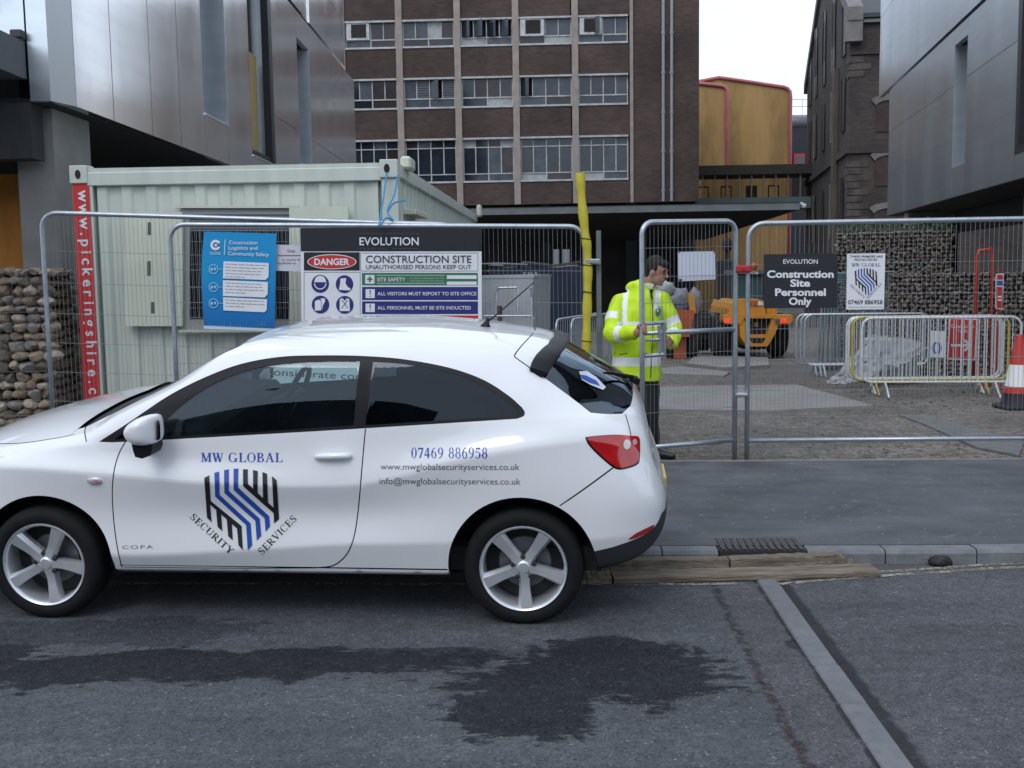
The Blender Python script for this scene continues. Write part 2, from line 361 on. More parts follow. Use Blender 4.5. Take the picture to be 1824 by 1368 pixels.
# ================================================================== ground, road, pavement
S_O = Vector((0, 6.42, 0))
def ST(a, b, z=0.0): return S_O + E1 * a + E2 * b + EZ * z       # along the kerb, across it, up
B_BACK = 2.82
def pave_z(b): return .085 + .035 * (b - .125) / (B_BACK - .125)
class NB:
    """short-hand for building shader graphs"""
    def __init__(s, name):
        s.m = bpy.data.materials.new(name); s.m.use_nodes = True; s.nd = s.m.node_tree.nodes; s.lk = s.m.node_tree.links; s.b = s.nd['Principled BSDF']
        g = s.nd.new('ShaderNodeNewGeometry'); s.P = g.outputs['Position']; x = s.nd.new('ShaderNodeSeparateXYZ'); s.lk.new(s.P, x.inputs[0]); s.X, s.Y, s.Z = x.outputs
        MATS[name] = s.m
    def _in(s, sock, v):
        if hasattr(v, 'is_output') or hasattr(v, 'links'): s.lk.new(v, sock)
        elif isinstance(v, (tuple, list)): sock.default_value = (*v, 1) if len(v) == 3 and sock.type == 'RGBA' else v
        else: sock.default_value = v
    def math(s, op, a, b=0.0, clamp=False):
        n = s.nd.new('ShaderNodeMath'); n.operation = op; n.use_clamp = clamp; s._in(n.inputs[0], a); s._in(n.inputs[1], b); return n.outputs[0]
    def noise(s, scale, detail=4, rough=.55, vec=None, dist=0.0, out='Fac'):
        n = s.nd.new('ShaderNodeTexNoise'); n.inputs['Scale'].default_value = scale; n.inputs['Detail'].default_value = detail; n.inputs['Roughness'].default_value = rough; n.inputs['Distortion'].default_value = dist
        s.lk.new(vec or s.P, n.inputs['Vector']); return n.outputs[out]
    def voro(s, scale, vec=None, out='Distance', feat='F1'):
        n = s.nd.new('ShaderNodeTexVoronoi'); n.feature = feat; n.inputs['Scale'].default_value = scale; s.lk.new(vec or s.P, n.inputs['Vector']); return n.outputs[out]
    def scaled(s, sc, src=None):
        n = s.nd.new('ShaderNodeMapping'); n.inputs['Scale'].default_value = sc; s.lk.new(src or s.P, n.inputs['Vector']); return n.outputs[0]
    def rng(s, v, a, b, c=0.0, d=1.0, smooth=True):
        n = s.nd.new('ShaderNodeMapRange'); n.interpolation_type = 'SMOOTHSTEP' if smooth else 'LINEAR'
        s._in(n.inputs['Value'], v); n.inputs['From Min'].default_value = a; n.inputs['From Max'].default_value = b; n.inputs['To Min'].default_value = c; n.inputs['To Max'].default_value = d
        return n.outputs['Result']
    def mix(s, f, a, b, mode='MIX'):
        n = s.nd.new('ShaderNodeMixRGB'); n.blend_type = mode; s._in(n.inputs['Fac'], f); s._in(n.inputs['Color1'], a); s._in(n.inputs['Color2'], b); return n.outputs['Color']
    def bump(s, h, strength, dist):
        n = s.nd.new('ShaderNodeBump'); n.inputs['Strength'].default_value = strength; n.inputs['Distance'].default_value = dist; s.lk.new(h, n.inputs['Height']); s.lk.new(n.outputs['Normal'], s.b.inputs['Normal']); return n
    def out(s, color, rough=None, metal=None):
        s._in(s.b.inputs['Base Color'], color)
        if rough is not None: s._in(s.b.inputs['Roughness'], rough)
        if metal is not None: s._in(s.b.inputs['Metallic'], metal)
        return s.m
def asphalt(name, base, wet=False):
    n = NB(name)
    agg = n.voro(120, out='Color'); ag = n.nd.new('ShaderNodeSeparateColor'); n.lk.new(agg, ag.inputs[0])
    fine = n.noise(160, 3, .7)
    c = n.mix(1, base, n.rng(n.noise(.9, 5, .6), .3, .7, .84, 1.14), 'MULTIPLY')
    c = n.mix(1, c, n.rng(n.noise(14, 5, .65), .3, .7, .82, 1.16), 'MULTIPLY')
    c = n.mix(1, c, n.rng(ag.outputs[0], 0, 1, .70, 1.32, False), 'MULTIPLY')
    c = n.mix(n.math('MULTIPLY', n.rng(ag.outputs[1], .984, .992), .7), c, (.24, .245, .25))       # pale chips
    c = n.mix(n.math('MULTIPLY', n.rng(ag.outputs[2], .93, .95), .6), c, (.018, .018, .02))
    c = n.mix(1, c, n.rng(n.noise(1, 5, .6, vec=n.scaled((.22, 2.4, 1))), .3, .7, .84, 1.16), 'MULTIPLY')
    crk = n.voro(.9, vec=n.scaled((1, 1, 1), n.noise(1.3, 4, .6, out='Color')), out='Distance', feat='DISTANCE_TO_EDGE') if False else None
    rough = n.rng(n.noise(5, 4), .3, .7, .72, .9)
    if wet:
        wob = n.math('SUBTRACT', n.noise(2.6, 9, .68, dist=.6), .5)
        streak = n.math('SUBTRACT', n.noise(1, 6, .7, vec=n.scaled((4.5, 15, 1))), .5)
        m = None
        for cx_, cy_, rx, ry, k in ((.36, 4.60, .60, .35, 1), (.03, 4.24, .30, .30, 1), (.42, 4.90, .36, .20, 1), (-1.45, 4.80, 1.45, .20, 1), (-2.9, 4.80, 1.1, .36, 1), (-.5, 4.86, .5, .14, .8), (-2.2, 5.28, 1.0, .22, .55), (1.30, 4.95, .05, .08, .8)):
            d = n.math('ADD', n.math('POWER', n.math('ABSOLUTE', n.math('DIVIDE', n.math('SUBTRACT', n.X, cx_), rx)), 2.0), n.math('POWER', n.math('ABSOLUTE', n.math('DIVIDE', n.math('SUBTRACT', n.Y, cy_), ry)), 2.0))
            d = n.math('SUBTRACT', n.math('SQRT', d), 1.0)
            d = n.math('ADD', d, n.math('ADD', n.math('MULTIPLY', wob, 2.0), n.math('MULTIPLY', streak, 1.5)))
            q = n.math('MULTIPLY', n.rng(d, .10, -.10), k); m = q if m is None else n.math('MAXIMUM', m, q)
        sp = n.math('SUBTRACT', 1.0, n.math('MULTIPLY', n.rng(n.noise(38, 3, .6), .58, .70), .45))
        m = n.math('MULTIPLY', m, sp)
        # the reinstated strip beside the channel blocks, with ragged dark joints
        xl = n.math('ADD', n.math('MULTIPLY', n.Y, .035), 1.275 - .035 * 3.68); dx = n.math('SUBTRACT', n.X, xl)
        jag = n.math('MULTIPLY', n.math('SUBTRACT', n.noise(9, 6, .7), .5), .11)
        dl = n.math('ADD', dx, jag)
        stripm = n.math('MULTIPLY', n.rng(dl, -.25, -.235), n.rng(dl, .0, -.012))
        stripm = n.math('MULTIPLY', stripm, n.rng(n.Y, 6.05, 5.95))
        c = n.mix(stripm, c, n.mix(1, c, (1.05, .95, .95), 'MULTIPLY'))
        jl = n.math('MULTIPLY', n.rng(n.math('ABSOLUTE', n.math('ADD', dl, .255)), .034, .010), n.rng(n.noise(22, 4), .38, .55))
        jr = n.math('MULTIPLY', n.rng(n.math('ABSOLUTE', n.math('SUBTRACT', n.math('ADD', dx, n.math('MULTIPLY', jag, .6)), .135)), .05, .02), n.rng(n.noise(7, 4), .25, .4))
        jm = n.math('MULTIPLY', n.rng(n.math('ABSOLUTE', n.math('ADD', n.math('ADD', dx, n.math('MULTIPLY', jag, .4)), .004)), .022, .008), n.rng(n.noise(9, 3), .3, .5))
        jj = n.math('MULTIPLY', n.math('MAXIMUM', n.math('MAXIMUM', jl, jr), jm), n.rng(n.Y, 6.1, 6.0))
        c = n.mix(n.math('MULTIPLY', jj, .85), c, (.016, .015, .016))
        rb = n.math('MULTIPLY', n.math('MULTIPLY', jl, n.rng(n.Y, 4.9, 4.6)), n.rng(ag.outputs[2], .7, .8)); c = n.mix(n.math('MULTIPLY', rb, .7), c, (.10, .045, .035))
        # the carriageway right of the blocks is an older, slightly warmer surface
        c = n.mix(n.math('MULTIPLY', n.rng(dx, .12, .17), .6), c, n.mix(1, c, (1.0, .95, .95), 'MULTIPLY'))
        # gutter dirt
        gd = n.math('MULTIPLY', n.rng(n.math('ADD', n.math('ADD', n.Y, n.math('MULTIPLY', n.X, .047)), n.math('MULTIPLY', jag, 1.2)), 6.20, 6.36), n.rng(n.noise(30, 4), .3, .6, .3, .9))
        c = n.mix(n.math('MULTIPLY', gd, .75), c, (.10, .085, .072))
        c = n.mix(m, c, n.mix(1, c, (.30, .31, .33), 'MULTIPLY')); n.lk.new(n.math('SUBTRACT', .32, n.math('MULTIPLY', m, .17)), n.b.inputs['Specular IOR Level'])
    n.bump(n.math('ADD', n.math('MULTIPLY', ag.outputs[0], .6), fine), .55, .006)
    return n.out(c, rough)
m_road = asphalt('road_asphalt', (.077, .081, .089), True)
mb = MB(); mb.grid(lambda a, b: ST(-70 + 150 * a, -45 + 45 * b, 0), 30, 18)
tag(build('road', mb, m_road), 'dark asphalt road with wet stains in front of the white car', kind='structure')
# pavement
n = NB('pavement_asphalt')
c = n.mix(1, (.075, .079, .087), n.rng(n.noise(.8, 6, .6, dist=.8), .3, .7, .72, 1.3), 'MULTIPLY')
c = n.mix(1, c, n.rng(n.noise(1, 6, .6, vec=n.scaled((1.2, 5, 1))), .3, .7, .86, 1.16), 'MULTIPLY')
c = n.mix(1, c, n.rng(n.noise(120, 3, .7), .3, .7, .7, 1.3), 'MULTIPLY')
c = n.mix(n.math('MULTIPLY', n.rng(n.noise(2.1, 7, .7, dist=1.0), .60, .72), .30), c, (.24, .245, .25))
v = n.voro(60, out='Color'); sc = n.nd.new('ShaderNodeSeparateColor'); n.lk.new(v, sc.inputs[0]); c = n.mix(n.math('MULTIPLY', n.rng(sc.outputs[0], .993, .998), .6), c, (.30, .30, .29))
n.bump(n.noise(140, 4, .7), .5, .004); m_pave = n.out(c, n.rng(n.noise(3, 4), .3, .7, .62, .85))
mb = MB(); mb.grid(lambda a, b: ST(-70 + 150 * a, .127 + (B_BACK - .127) * b, pave_z(.127 + (B_BACK - .127) * b)), 20, 4)
tag(build('pavement', mb, m_pave), 'worn asphalt pavement between the kerb and the site fence', kind='structure')
m_kerb = mat('kerb_concrete', (.17, .175, .185), rough=.85, var=.22, vscale=9, var2=.15, v2scale=1.3, bump=.35, bscale=90)
mb = MB(); mb.add([ST(-70, -.01, -.05), ST(80, -.01, -.05), ST(80, .13, -.05), ST(-70, .13, -.05)], [(0, 1, 2, 3)]); kerb = tag(build('kerb', mb, m_kerb), 'grey concrete kerb along the road edge', kind='structure')
INV[kerb.name] = Matrix.Identity(4)
seams = [-10.0 + .915 * i for i in range(11)] + [.32, .88, 1.215]
right = [1.735, 2.19, 2.72] + [2.72 + .915 * i for i in range(1, 9)]
random.seed(4)
for A in (seams, right):
    for a0, a1 in zip(A[:-1], A[1:]):
        dz = random.uniform(-.003, .003); q = MB(); z0, z1 = -.05, .085 + dz
        e = .004; pr = [(0, z0), (.0, z1 - .022), (.016, z1 - .002), (.022, z1), (.124, z1), (.124, z0)]
        q.prism([(b, z) for b, z in pr], ST(a0 + e, 0, 0), E2, EZ, E1 * (a1 - a0 - 2 * e)); build('kerb_stone', q, m_kerb, kerb)
# concrete edging at the back of the pavement
m_edge = mat('edging_concrete', (.22, .21, .20), rough=.9, var=.25, vscale=12, bump=.3)
mb = MB(); mb.box(ST(-70, B_BACK, -.1), E1 * 150, E2 * .05, EZ * (.1 + .128)); tag(build('pavement_edging', mb, m_edge), 'thin pale edging at the back of the pavement', kind='structure')
# channel blocks across the road
m_block = mat('channel_concrete', (.15, .155, .165), rough=.85, var=.16, vscale=14, var2=.12, v2scale=2, bump=.3, bscale=110)
strip_root = tag(build('channel', MB().box((1.31, 2.2, -.06), (.02, 0, 0), (0, 3.6, 0), (0, 0, .05)), m_block), 'strip of pale concrete channel blocks running across the road', kind='structure'); INV[strip_root.name] = Matrix.Identity(4)
ys = [6.02, 5.43, 4.67, 4.24, 3.46, 2.7, 1.95]
for y1, y0 in zip(ys[:-1], ys[1:]):
    xl = lambda y: 1.275 + .035 * (y - 3.68) + random.uniform(-.003, .003)
    q = MB(); a, b = xl(y0), xl(y1); w = .112
    q.cbox(((a + b) / 2 + w / 2, (y0 + y1) / 2, -.014), (w, 0, 0), ((b - a), (y1 - y0 - .010), 0), (0, 0, .046), .006); build('channel_block', q, m_block, strip_root)
# worn double yellow lines
n = NB('worn_line_paint'); pa = n.rng(n.noise(26, 6, .7), .36, .60); pb = n.rng(n.noise(5, 4, .6), .30, .60, .25, 1)
n.b.inputs['Base Color'].default_value = (.34, .31, .25, 1); n.b.inputs['Roughness'].default_value = .8; n.lk.new(n.math('MULTIPLY', pa, pb), n.b.inputs['Alpha']); m_line = n.m
def line_strip(p, w, z):
    q = MB(); L = len(p); vs = []
    for i in range(L):
        t = (Vector(p[min(i + 1, L - 1)]) - Vector(p[max(i - 1, 0)])).normalized(); nn = Vector((-t.y, t.x)) * w / 2
        vs += [(p[i][0] - nn.x, p[i][1] - nn.y, z), (p[i][0] + nn.x, p[i][1] + nn.y, z)]
    return q.add(vs, [(2 * i, 2 * i + 2, 2 * i + 3, 2 * i + 1) for i in range(L - 1)])
for off in (0, .085):
    p = spline2([(1.47, 5.93 + off), (1.9, 6.03 + off * .9), (2.5, 6.13 + off * .9), (3.0, 6.195 + off), (4.5, 6.14 + off), (9, 5.93 + off), (30, 4.95 + off)], 6)
    tag(build('yellow_line', line_strip(p, .045, .004), m_line), 'worn yellow line painted along the right-hand gutter', kind='structure')
p = spline2([(-10, 6.50), (-4, 6.24), (.3, 5.985), (1.28, 5.955)], 6); tag(build('yellow_line', line_strip(p, .045, .004), m_line), 'worn yellow line painted beneath the car', kind='structure')
# ---- the yard behind the fence
n = NB('yard_dirt')
c = n.mix(n.rng(n.noise(.35, 6, .6, dist=.5), .35, .65), (.115, .098, .083), (.18, .157, .135))
c = n.mix(1, c, n.rng(n.noise(6, 6, .7), .3, .7, .65, 1.35), 'MULTIPLY')
v = n.voro(42, out='Color'); sc = n.nd.new('ShaderNodeSeparateColor'); n.lk.new(v, sc.inputs[0])
c = n.mix(1, c, n.rng(sc.outputs[0], 0, 1, .5, 1.6, False), 'MULTIPLY')
c = n.mix(n.math('MULTIPLY', n.rng(n.noise(.5, 5, .6, vec=n.scaled((1, .45, 1))), .50, .62), .55), c, (.115, .115, .118))
n.bump(n.math('ADD', n.math('MULTIPLY', n.noise(9, 6, .7), 1.5), n.math('MULTIPLY', sc.outputs[1], .5)), .8, .02); m_yard = n.out(c, .92)
mb = MB(); ys_ = [B_BACK + .048] + [B_BACK + .048 + 1.2 * k for k in range(1, 30)] + [42, 60, 110, 300]
xs_ = [-150, -60] + [-25 + 1.5 * k for k in range(0, 42)] + [70, 160]
random.seed(2); vs = []
for b in ys_:
    for a in xs_:
        p = ST(a, b); h = random.uniform(-.015, .012) if b > 3.2 and -24 < a < 36 else 0; vs.append((p.x, p.y, site_z(p.y) + h))
w_ = len(xs_); mb.add(vs, [(j * w_ + i, j * w_ + i + 1, (j + 1) * w_ + i + 1, (j + 1) * w_ + i) for j in range(len(ys_) - 1) for i in range(w_ - 1)])
tag(build('yard_ground', mb, m_yard, smooth=True), 'bare stony yard ground behind the site fence', kind='structure')
mb = MB(); mb.add([(-400, -300, -1.6), (400, -300, -1.6), (400, 600, -1.6), (-400, 600, -1.6)], [(0, 1, 2, 3)]); tag(build('ground', mb, mat('far_ground', (.09, .088, .084), rough=.95, var=.3, vscale=.2)), 'ground reaching to the horizon', kind='structure')
# concrete slabs let into the yard
m_slab = mat('slab_concrete', (.235, .228, .218), rough=.9, var=.16, vscale=4, var2=.14, v2scale=.8, bump=.25, bscale=50)
def slab(pts, h=.035, m=None):
    q = MB(); P3 = [site_pt(*p) for p in pts]; nn = len(P3)
    q.add([(p.x, p.y, p.z - .1) for p in P3] + [(p.x, p.y, p.z + h) for p in P3], [tuple(range(nn, 2 * nn))] + [(i, (i + 1) % nn, nn + (i + 1) % nn, nn + i) for i in range(nn)])
    bm = bmesh.new(); tag(build('concrete_slab', q, m or m_slab), kind='structure')
slab([(1170, 733), (1290, 736), (1380, 735.5), (1470, 731), (1556, 727), (1485, 707), (1420, 689), (1300, 690), (1170, 693)])
slab([(1600, 741), (1640, 756), (1740, 800), (1815, 815), (1824, 790), (1700, 757), (1650, 742)], .02, mat('slab_grey', (.15, .15, .15), rough=.9, var=.3, vscale=6, bump=.4))
slab([(1222, 652), (1290, 660), (1370, 655), (1368, 641), (1300, 638), (1236, 640)], .06)
slab([(1180, 668), (1290, 672), (1300, 665), (1210, 655), (1176, 658)], .03)
# loose stones
def rock(seed, sub=1, hard=False):
    bm = bmesh.new(); bmesh.ops.create_icosphere(bm, subdivisions=sub, radius=1); r = random.Random(seed)
    d = [Vector((r.gauss(0, 1), r.gauss(0, 1), r.gauss(0, 1))).normalized() for _ in range(7)]; k = [r.uniform(.60, .92) if hard else r.uniform(.62, .95) for _ in range(7)]
    for v in bm.verts:
        n_ = v.co.normalized()
        for dd, kk in zip(d, k):
            t = v.co.dot(dd)
            if t > kk: v.co -= dd * (t - kk)
        v.co *= r.uniform(.95, 1.05)
    bm.verts.index_update(); vs = [v.co.copy() for v in bm.verts]; fs = [[q.index for q in f.verts] for f in bm.faces]; bm.free(); return vs, fs
ROCKS = [rock(s) for s in range(8)]
random.seed(9); mb = MB()
for i in range(2600):
    a = random.uniform(-1, 7.5); b = B_BACK + .12 + random.random() ** 1.7 * 9; p = ST(a, b); z = site_z(p.y); s_ = random.choice((.008, .010, .012, .016, .022, .03)) * random.uniform(.7, 1.2)
    vs, fs = random.choice(ROCKS); ang = random.uniform(0, 6.28); R_ = Matrix.Rotation(ang, 3, 'Z')
    mb.add([(R_ @ Vector((v.x * s_, v.y * s_ * .8, v.z * s_ * .55))) + Vector((p.x, p.y, z + s_ * .1)) for v in vs], fs)
tag(build('gravel', mb, mat('gravel_stone', (.16, .145, .13), rough=.9, var=.5, vscale=11)), 'loose stones scattered over the yard ground', 'gravel', kind='stuff')
mb = MB(); random.seed(5)
for i in range(420):
    a = random.uniform(1.3, 6.5) if i % 3 else random.uniform(-6, 6.5); b = -abs(random.gauss(0, .10)) - .01; p = ST(a, b); s_ = random.uniform(.003, .009)
    vs, fs = random.choice(ROCKS); R_ = Matrix.Rotation(random.uniform(0, 6.28), 3, 'Z'); mb.add([(R_ @ Vector((v.x * s_, v.y * s_ * .8, v.z * s_ * .6))) + Vector((p.x, p.y, s_ * .3)) for v in vs], fs)
tag(build('gutter_grit', mb, mat('grit', (.14, .125, .11), rough=.9, var=.5, vscale=40)), 'loose grit along the gutter', 'grit', kind='stuff')
# ================================================================== buildings
def brick_mat(name, c1, c2, mortar, scale=1.0, rough=.9):
    n = NB(name)
    # courses from height, offsets along both level axes so that any upright wall shows them
    al = n.math('ADD', n.X, n.Y); cv = n.nd.new('ShaderNodeCombineXYZ'); n.lk.new(al, cv.inputs[0]); n.lk.new(n.Z, cv.inputs[1])
    b = n.nd.new('ShaderNodeTexBrick'); n.lk.new(cv.outputs[0], b.inputs['Vector']); b.inputs['Color1'].default_value = (*c1, 1); b.inputs['Color2'].default_value = (*c2, 1); b.inputs['Mortar'].default_value = (*mortar, 1)
    b.inputs['Scale'].default_value = 1.0 / scale; b.inputs['Mortar Size'].default_value = .010; b.inputs['Brick Width'].default_value = .225; b.inputs['Row Height'].default_value = .075; b.inputs['Bias'].default_value = 0
    c = n.mix(1, b.outputs['Color'], n.rng(n.noise(.35, 6, .6), .3, .7, .72, 1.25), 'MULTIPLY'); c = n.mix(1, c, n.rng(n.noise(1, 6, .7, vec=n.scaled((2, 2, 9))), .3, .7, .8, 1.2), 'MULTIPLY')
    return n.out(c, rough)
m_brick = brick_mat('purple_brown_brick', (.080, .048, .039), (.056, .036, .031), (.066, .054, .048), 1.0)
m_obrick = brick_mat('sooty_brick', (.070, .052, .046), (.045, .036, .034), (.060, .054, .050), 1.0)
m_stone = mat('pale_stone_mullion', (.30, .255, .225), rough=.9, var=.2, vscale=2)
m_sill = mat('window_frame_pale', (.42, .42, .42), rough=.6, var=.3, vscale=3)
m_pane = mat('dark_window', (.020, .026, .036), rough=.09, var=.5, vscale=1.1, spec=.6)
m_pane2 = mat('pale_reflection_window', (.060, .075, .090), rough=.25, var=.4, vscale=2.0)  # paler blue panes: reflection put into the base colour
m_pane3 = mat('brown_window', (.035, .028, .028), rough=.15, var=.5, vscale=1.5)
m_blind = mat('pale_blind', (.34, .36, .36), rough=.7, var=.2, vscale=3)
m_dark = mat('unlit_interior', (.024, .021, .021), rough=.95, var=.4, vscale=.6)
# ---- the brick office block
BO = P(1245, 478, 55); BN = E2
def fb(px, py): p = RP(px, py, BO, BN); return (p - BO).dot(E1), p.z
def FB(a, z, d=0.0): return Vector((BO.x, BO.y, 0)) + E1 * a + E2 * d + EZ * z
office = thing('office_block', 'brown brick office block with bands of old windows above a dark loading canopy', 'building', FB(-10, site_z(55)))
zr = {k: fb(817, y)[1] for k, y in dict(A1=33, A0=84, B1=137, B0=193, C1=246, C0=326, bot=366).items()}
stor = zr['B1'] - zr['C1'] if False else zr['A1'] - zr['B1']
pil = [fb(x, 200)[0] for x in (1125, 1025, 920, 817, 714)]; bay = (pil[0] - pil[4]) / 4
pil += [pil[-1] - bay * k for k in (1, 2, 3)]
aR = fb(1245, 200)[0]; aL = pil[-1]; ztop = zr['A1'] + .42 * stor
# solid core set back, then the brick face pieces
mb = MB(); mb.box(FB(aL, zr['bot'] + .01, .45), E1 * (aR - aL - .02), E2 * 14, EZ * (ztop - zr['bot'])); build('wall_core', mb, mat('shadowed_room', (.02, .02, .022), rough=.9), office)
rows = [('C', zr['C0'], zr['C1']), ('B', zr['B0'], zr['B1']), ('A', zr['A0'], zr['A1'])]
levels = [zr['bot']] + [z for _, a, b in rows for z in (a, b)] + [ztop]
for i in range(0, len(levels), 2):
    for k in range(len(pil) - 1):
        mb = MB(); mb.box(FB(pil[k + 1] + .16, levels[i] + (.001 if i else 0), .0), E1 * (bay - .32), E2 * .44, EZ * (levels[i + 1] - levels[i] - .002)); build('brick_panel', mb, m_brick, office)
mb = MB(); mb.box(FB(pil[0] + .1, zr['bot'], -.02), E1 * (aR - pil[0] - .1), E2 * 14.4, EZ * (ztop - zr['bot'])); build('brick_wall', mb, m_brick, office)
for k, a in enumerate(pil):
    w = .16 if k == 0 else .32
    mb = MB(); mb.box(FB(a - w / 2, zr['bot'], -.10), E1 * w, E2 * .54, EZ * (ztop - zr['bot'])); build('pilaster', mb, m_stone, office)
rnd = random.Random(11)
for ri, (kind, z0, z1) in enumerate(rows):
    for k in range(len(pil) - 1):
        a0, a1 = pil[k + 1] + .16, pil[k] - .16; W = a1 - a0; H = z1 - z0
        mb = MB(); t = .05
        def fr(x0, x1, y0, y1, d=.16, th=.08): mb.box(FB(x0, y0, d), E1 * (x1 - x0), E2 * th, EZ * (y1 - y0))
        fr(a0, a1, z0, z0 + .09, -.05, .30); fr(a0, a1, z1 - .09, z1, -.03, .28); fr(a0, a0 + .06, z0 + .09, z1 - .09); fr(a1 - .06, a1, z0 + .09, z1 - .09)
        tr = [.36] if kind != 'C' else [.20, .78]
        cells = []
        if kind != 'C':
            zt = z0 + H * .34; fr(a0 + .06, a1 - .06, zt - .03, zt + .03, .155)
            for j in (1, 2, 3): fr(a0 + W * j / 4 - .025, a0 + W * j / 4 + .025, zt + .03, z1 - .09, .158)
            fr(a0 + W / 2 - .03, a0 + W / 2 + .03, z0 + .09, zt - .03, .158)
            cells = [(a0 + W * j / 4, a0 + W * (j + 1) / 4, zt, z1 - .06) for j in range(4)] + [(a0 + W * j / 2, a0 + W * (j + 1) / 2, z0 + .06, zt) for j in range(2)]
        else:
            zl, zu = z0 + H * .20, z0 + H * .79
            fr(a0 + .06, a1 - .06, zl - .025, zl + .025, .155); fr(a0 + .06, a1 - .06, zu - .025, zu + .025, .155)
            for j in (1, 2, 3): fr(a0 + W * j / 4 - .025, a0 + W * j / 4 + .025, zl + .025, zu - .025, .158); fr(a0 + W * j / 4 - .02, a0 + W * j / 4 + .02, zu + .025, z1 - .09, .158)
            fr(a0 + W / 2 - .03, a0 + W / 2 + .03, z0 + .09, zl - .025, .158)
            cells = [(a0 + W * j / 4, a0 + W * (j + 1) / 4, zl, zu) for j in range(4)] + [(a0 + W * j / 4, a0 + W * (j + 1) / 4, zu, z1 - .06) for j in range(4)] + [(a0 + W * j / 2, a0 + W * (j + 1) / 2, z0 + .06, zl) for j in range(2)]
        win = build('window', mb, m_sill, office)
        for ci, (x0, x1, y0, y1) in enumerate(cells):
            r = rnd.random(); m_ = m_pane if r < .50 else m_pane2 if r < .78 else m_pane3 if r < .92 else m_blind
            if m_ is m_blind and kind == 'C' and ci < 4: m_ = m_pane
            tilt = rnd.uniform(-.012, .012); xe = x1 - .02
            if (kind == 'A' and k == 2 and ci < 4) or (kind != 'C' and ci < 4 and rnd.random() < .06): tilt = -.30 - .12 * (ci % 2); xe = x0 + (x1 - x0) * .72; m_ = m_pane2 if ci % 2 else m_pane      # casements left ajar
            q = MB(); q.add([FB(x0 + .02, y0 + .02, .20), FB(xe, y0 + .02, .20 + tilt), FB(xe, y1 - .02, .20 + tilt), FB(x0 + .02, y1 - .02, .20)], [(0, 1, 2, 3)]); build('pane', q, m_, win)
            if r > .55 and r < .62 and (y1 - y0) > .5:     # slatted vent behind the glass
                q = MB()
                for s_ in range(7): zz = y0 + .06 + (y1 - y0 - .1) * s_ / 7; q.box(FB(x0 + .04, zz, .17), E1 * (x1 - x0 - .08), E2 * .02, EZ * ((y1 - y0) / 16))
                build('louvre', q, mat('louvre_grey', (.12, .12, .13), rough=.7), win)
        if kind == 'A' and ri == 2 and k in (0, 1, 4):      # white infill with a dark fan opening
            x0, x1 = a0 + .08, a0 + W * .48; zt = z0 + H * .34; q = MB(); q.box(FB(x0, zt, .02), E1 * (x1 - x0), E2 * .16, EZ * (z1 - zt - .06)); pnl = build('vent_panel', q, mat('vent_white', (.52, .52, .52), rough=.6, var=.3, vscale=4), win)
            cx_ = x0 + (x1 - x0) * .55; q = MB(); q.box(FB(cx_ - .38, zt + .12, -.02), E1 * .74, E2 * .05, EZ * (z1 - zt - .28)); build('fan_opening', q, m_dark, win)
for x in (1181, 1196):
    a = fb(x, 100)[0]; mb = MB(); mb.tube([FB(a, zr['bot'] + .02, -.12), FB(a, ztop, -.12)], .075, 8)
    for z in np.arange(zr['bot'] + .5, ztop, 1.9): mb.tube([FB(a, z, -.12), FB(a, z + .12, -.12)], .10, 8)
    build('downpipe', mb, mat('grey_pipe', (.27, .29, .31), rough=.5, var=.15), office, smooth=True, angle=40)
# ground storey, set back and unlit behind the canopy
gz = site_z(60) - .05
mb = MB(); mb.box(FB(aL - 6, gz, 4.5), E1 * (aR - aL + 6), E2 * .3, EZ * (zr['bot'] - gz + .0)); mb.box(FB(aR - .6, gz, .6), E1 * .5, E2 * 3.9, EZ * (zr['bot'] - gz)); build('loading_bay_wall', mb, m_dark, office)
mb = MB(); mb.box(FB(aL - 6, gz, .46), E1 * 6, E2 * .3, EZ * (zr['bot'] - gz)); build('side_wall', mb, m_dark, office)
for k in (0, 1.5, 3, 4.5, 6):
    mb = MB(); mb.box(FB(pil[0] - bay * k - .25, gz, .2), E1 * .5, E2 * .5, EZ * (zr['bot'] - gz - .01)); build('column', mb, mat('bay_column', (.03, .03, .032), rough=.9), office)
# canopy slab: thin fascia, underside falling towards the wall
CO = P(1245, 478, 48)
def FC(px, py): p = RP(px, py, CO, E2); return (p - CO).dot(E1), p.z
zc0, zc1 = FC(1100, 379)[1], FC(1100, 366)[1]; cl = FC(780, 380)[0]; cr = FC(1424, 366)[0]
def CP(a, z, d=0.0): return Vector((CO.x, CO.y, 0)) + E1 * a + E2 * d + EZ * z
m_can = mat('canopy_lead', (.14, .16, .165), rough=.6, var=.25, vscale=1.5)
canopy = thing('loading_canopy', 'long flat grey canopy over the dark loading bay below the office windows', 'canopy', CP(0, zc0))
dz = 1.05; wedge = 3.2
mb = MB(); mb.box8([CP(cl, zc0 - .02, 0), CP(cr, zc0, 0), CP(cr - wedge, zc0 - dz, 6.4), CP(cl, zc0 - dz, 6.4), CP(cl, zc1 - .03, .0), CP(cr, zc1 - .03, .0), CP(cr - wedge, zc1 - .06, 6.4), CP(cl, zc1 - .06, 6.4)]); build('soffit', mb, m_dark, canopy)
mb = MB(); mb.box(CP(cl, zc0, -.06), E1 * (cr - cl), E2 * .05, EZ * (zc1 - zc0)); build('fascia', mb, m_can, canopy)
mb = MB(); mb.add([CP(cl, zc1 + .002, -.1), CP(cr + .1, zc1 + .002, -.1), CP(cr - wedge + .1, zc1 + .002, 6.4), CP(cl, zc1 + .002, 6.4)], [(0, 1, 2, 3)]); build('roof_sheet', mb, mat('canopy_roof', (.10, .15, .16), rough=.5, var=.2), canopy)
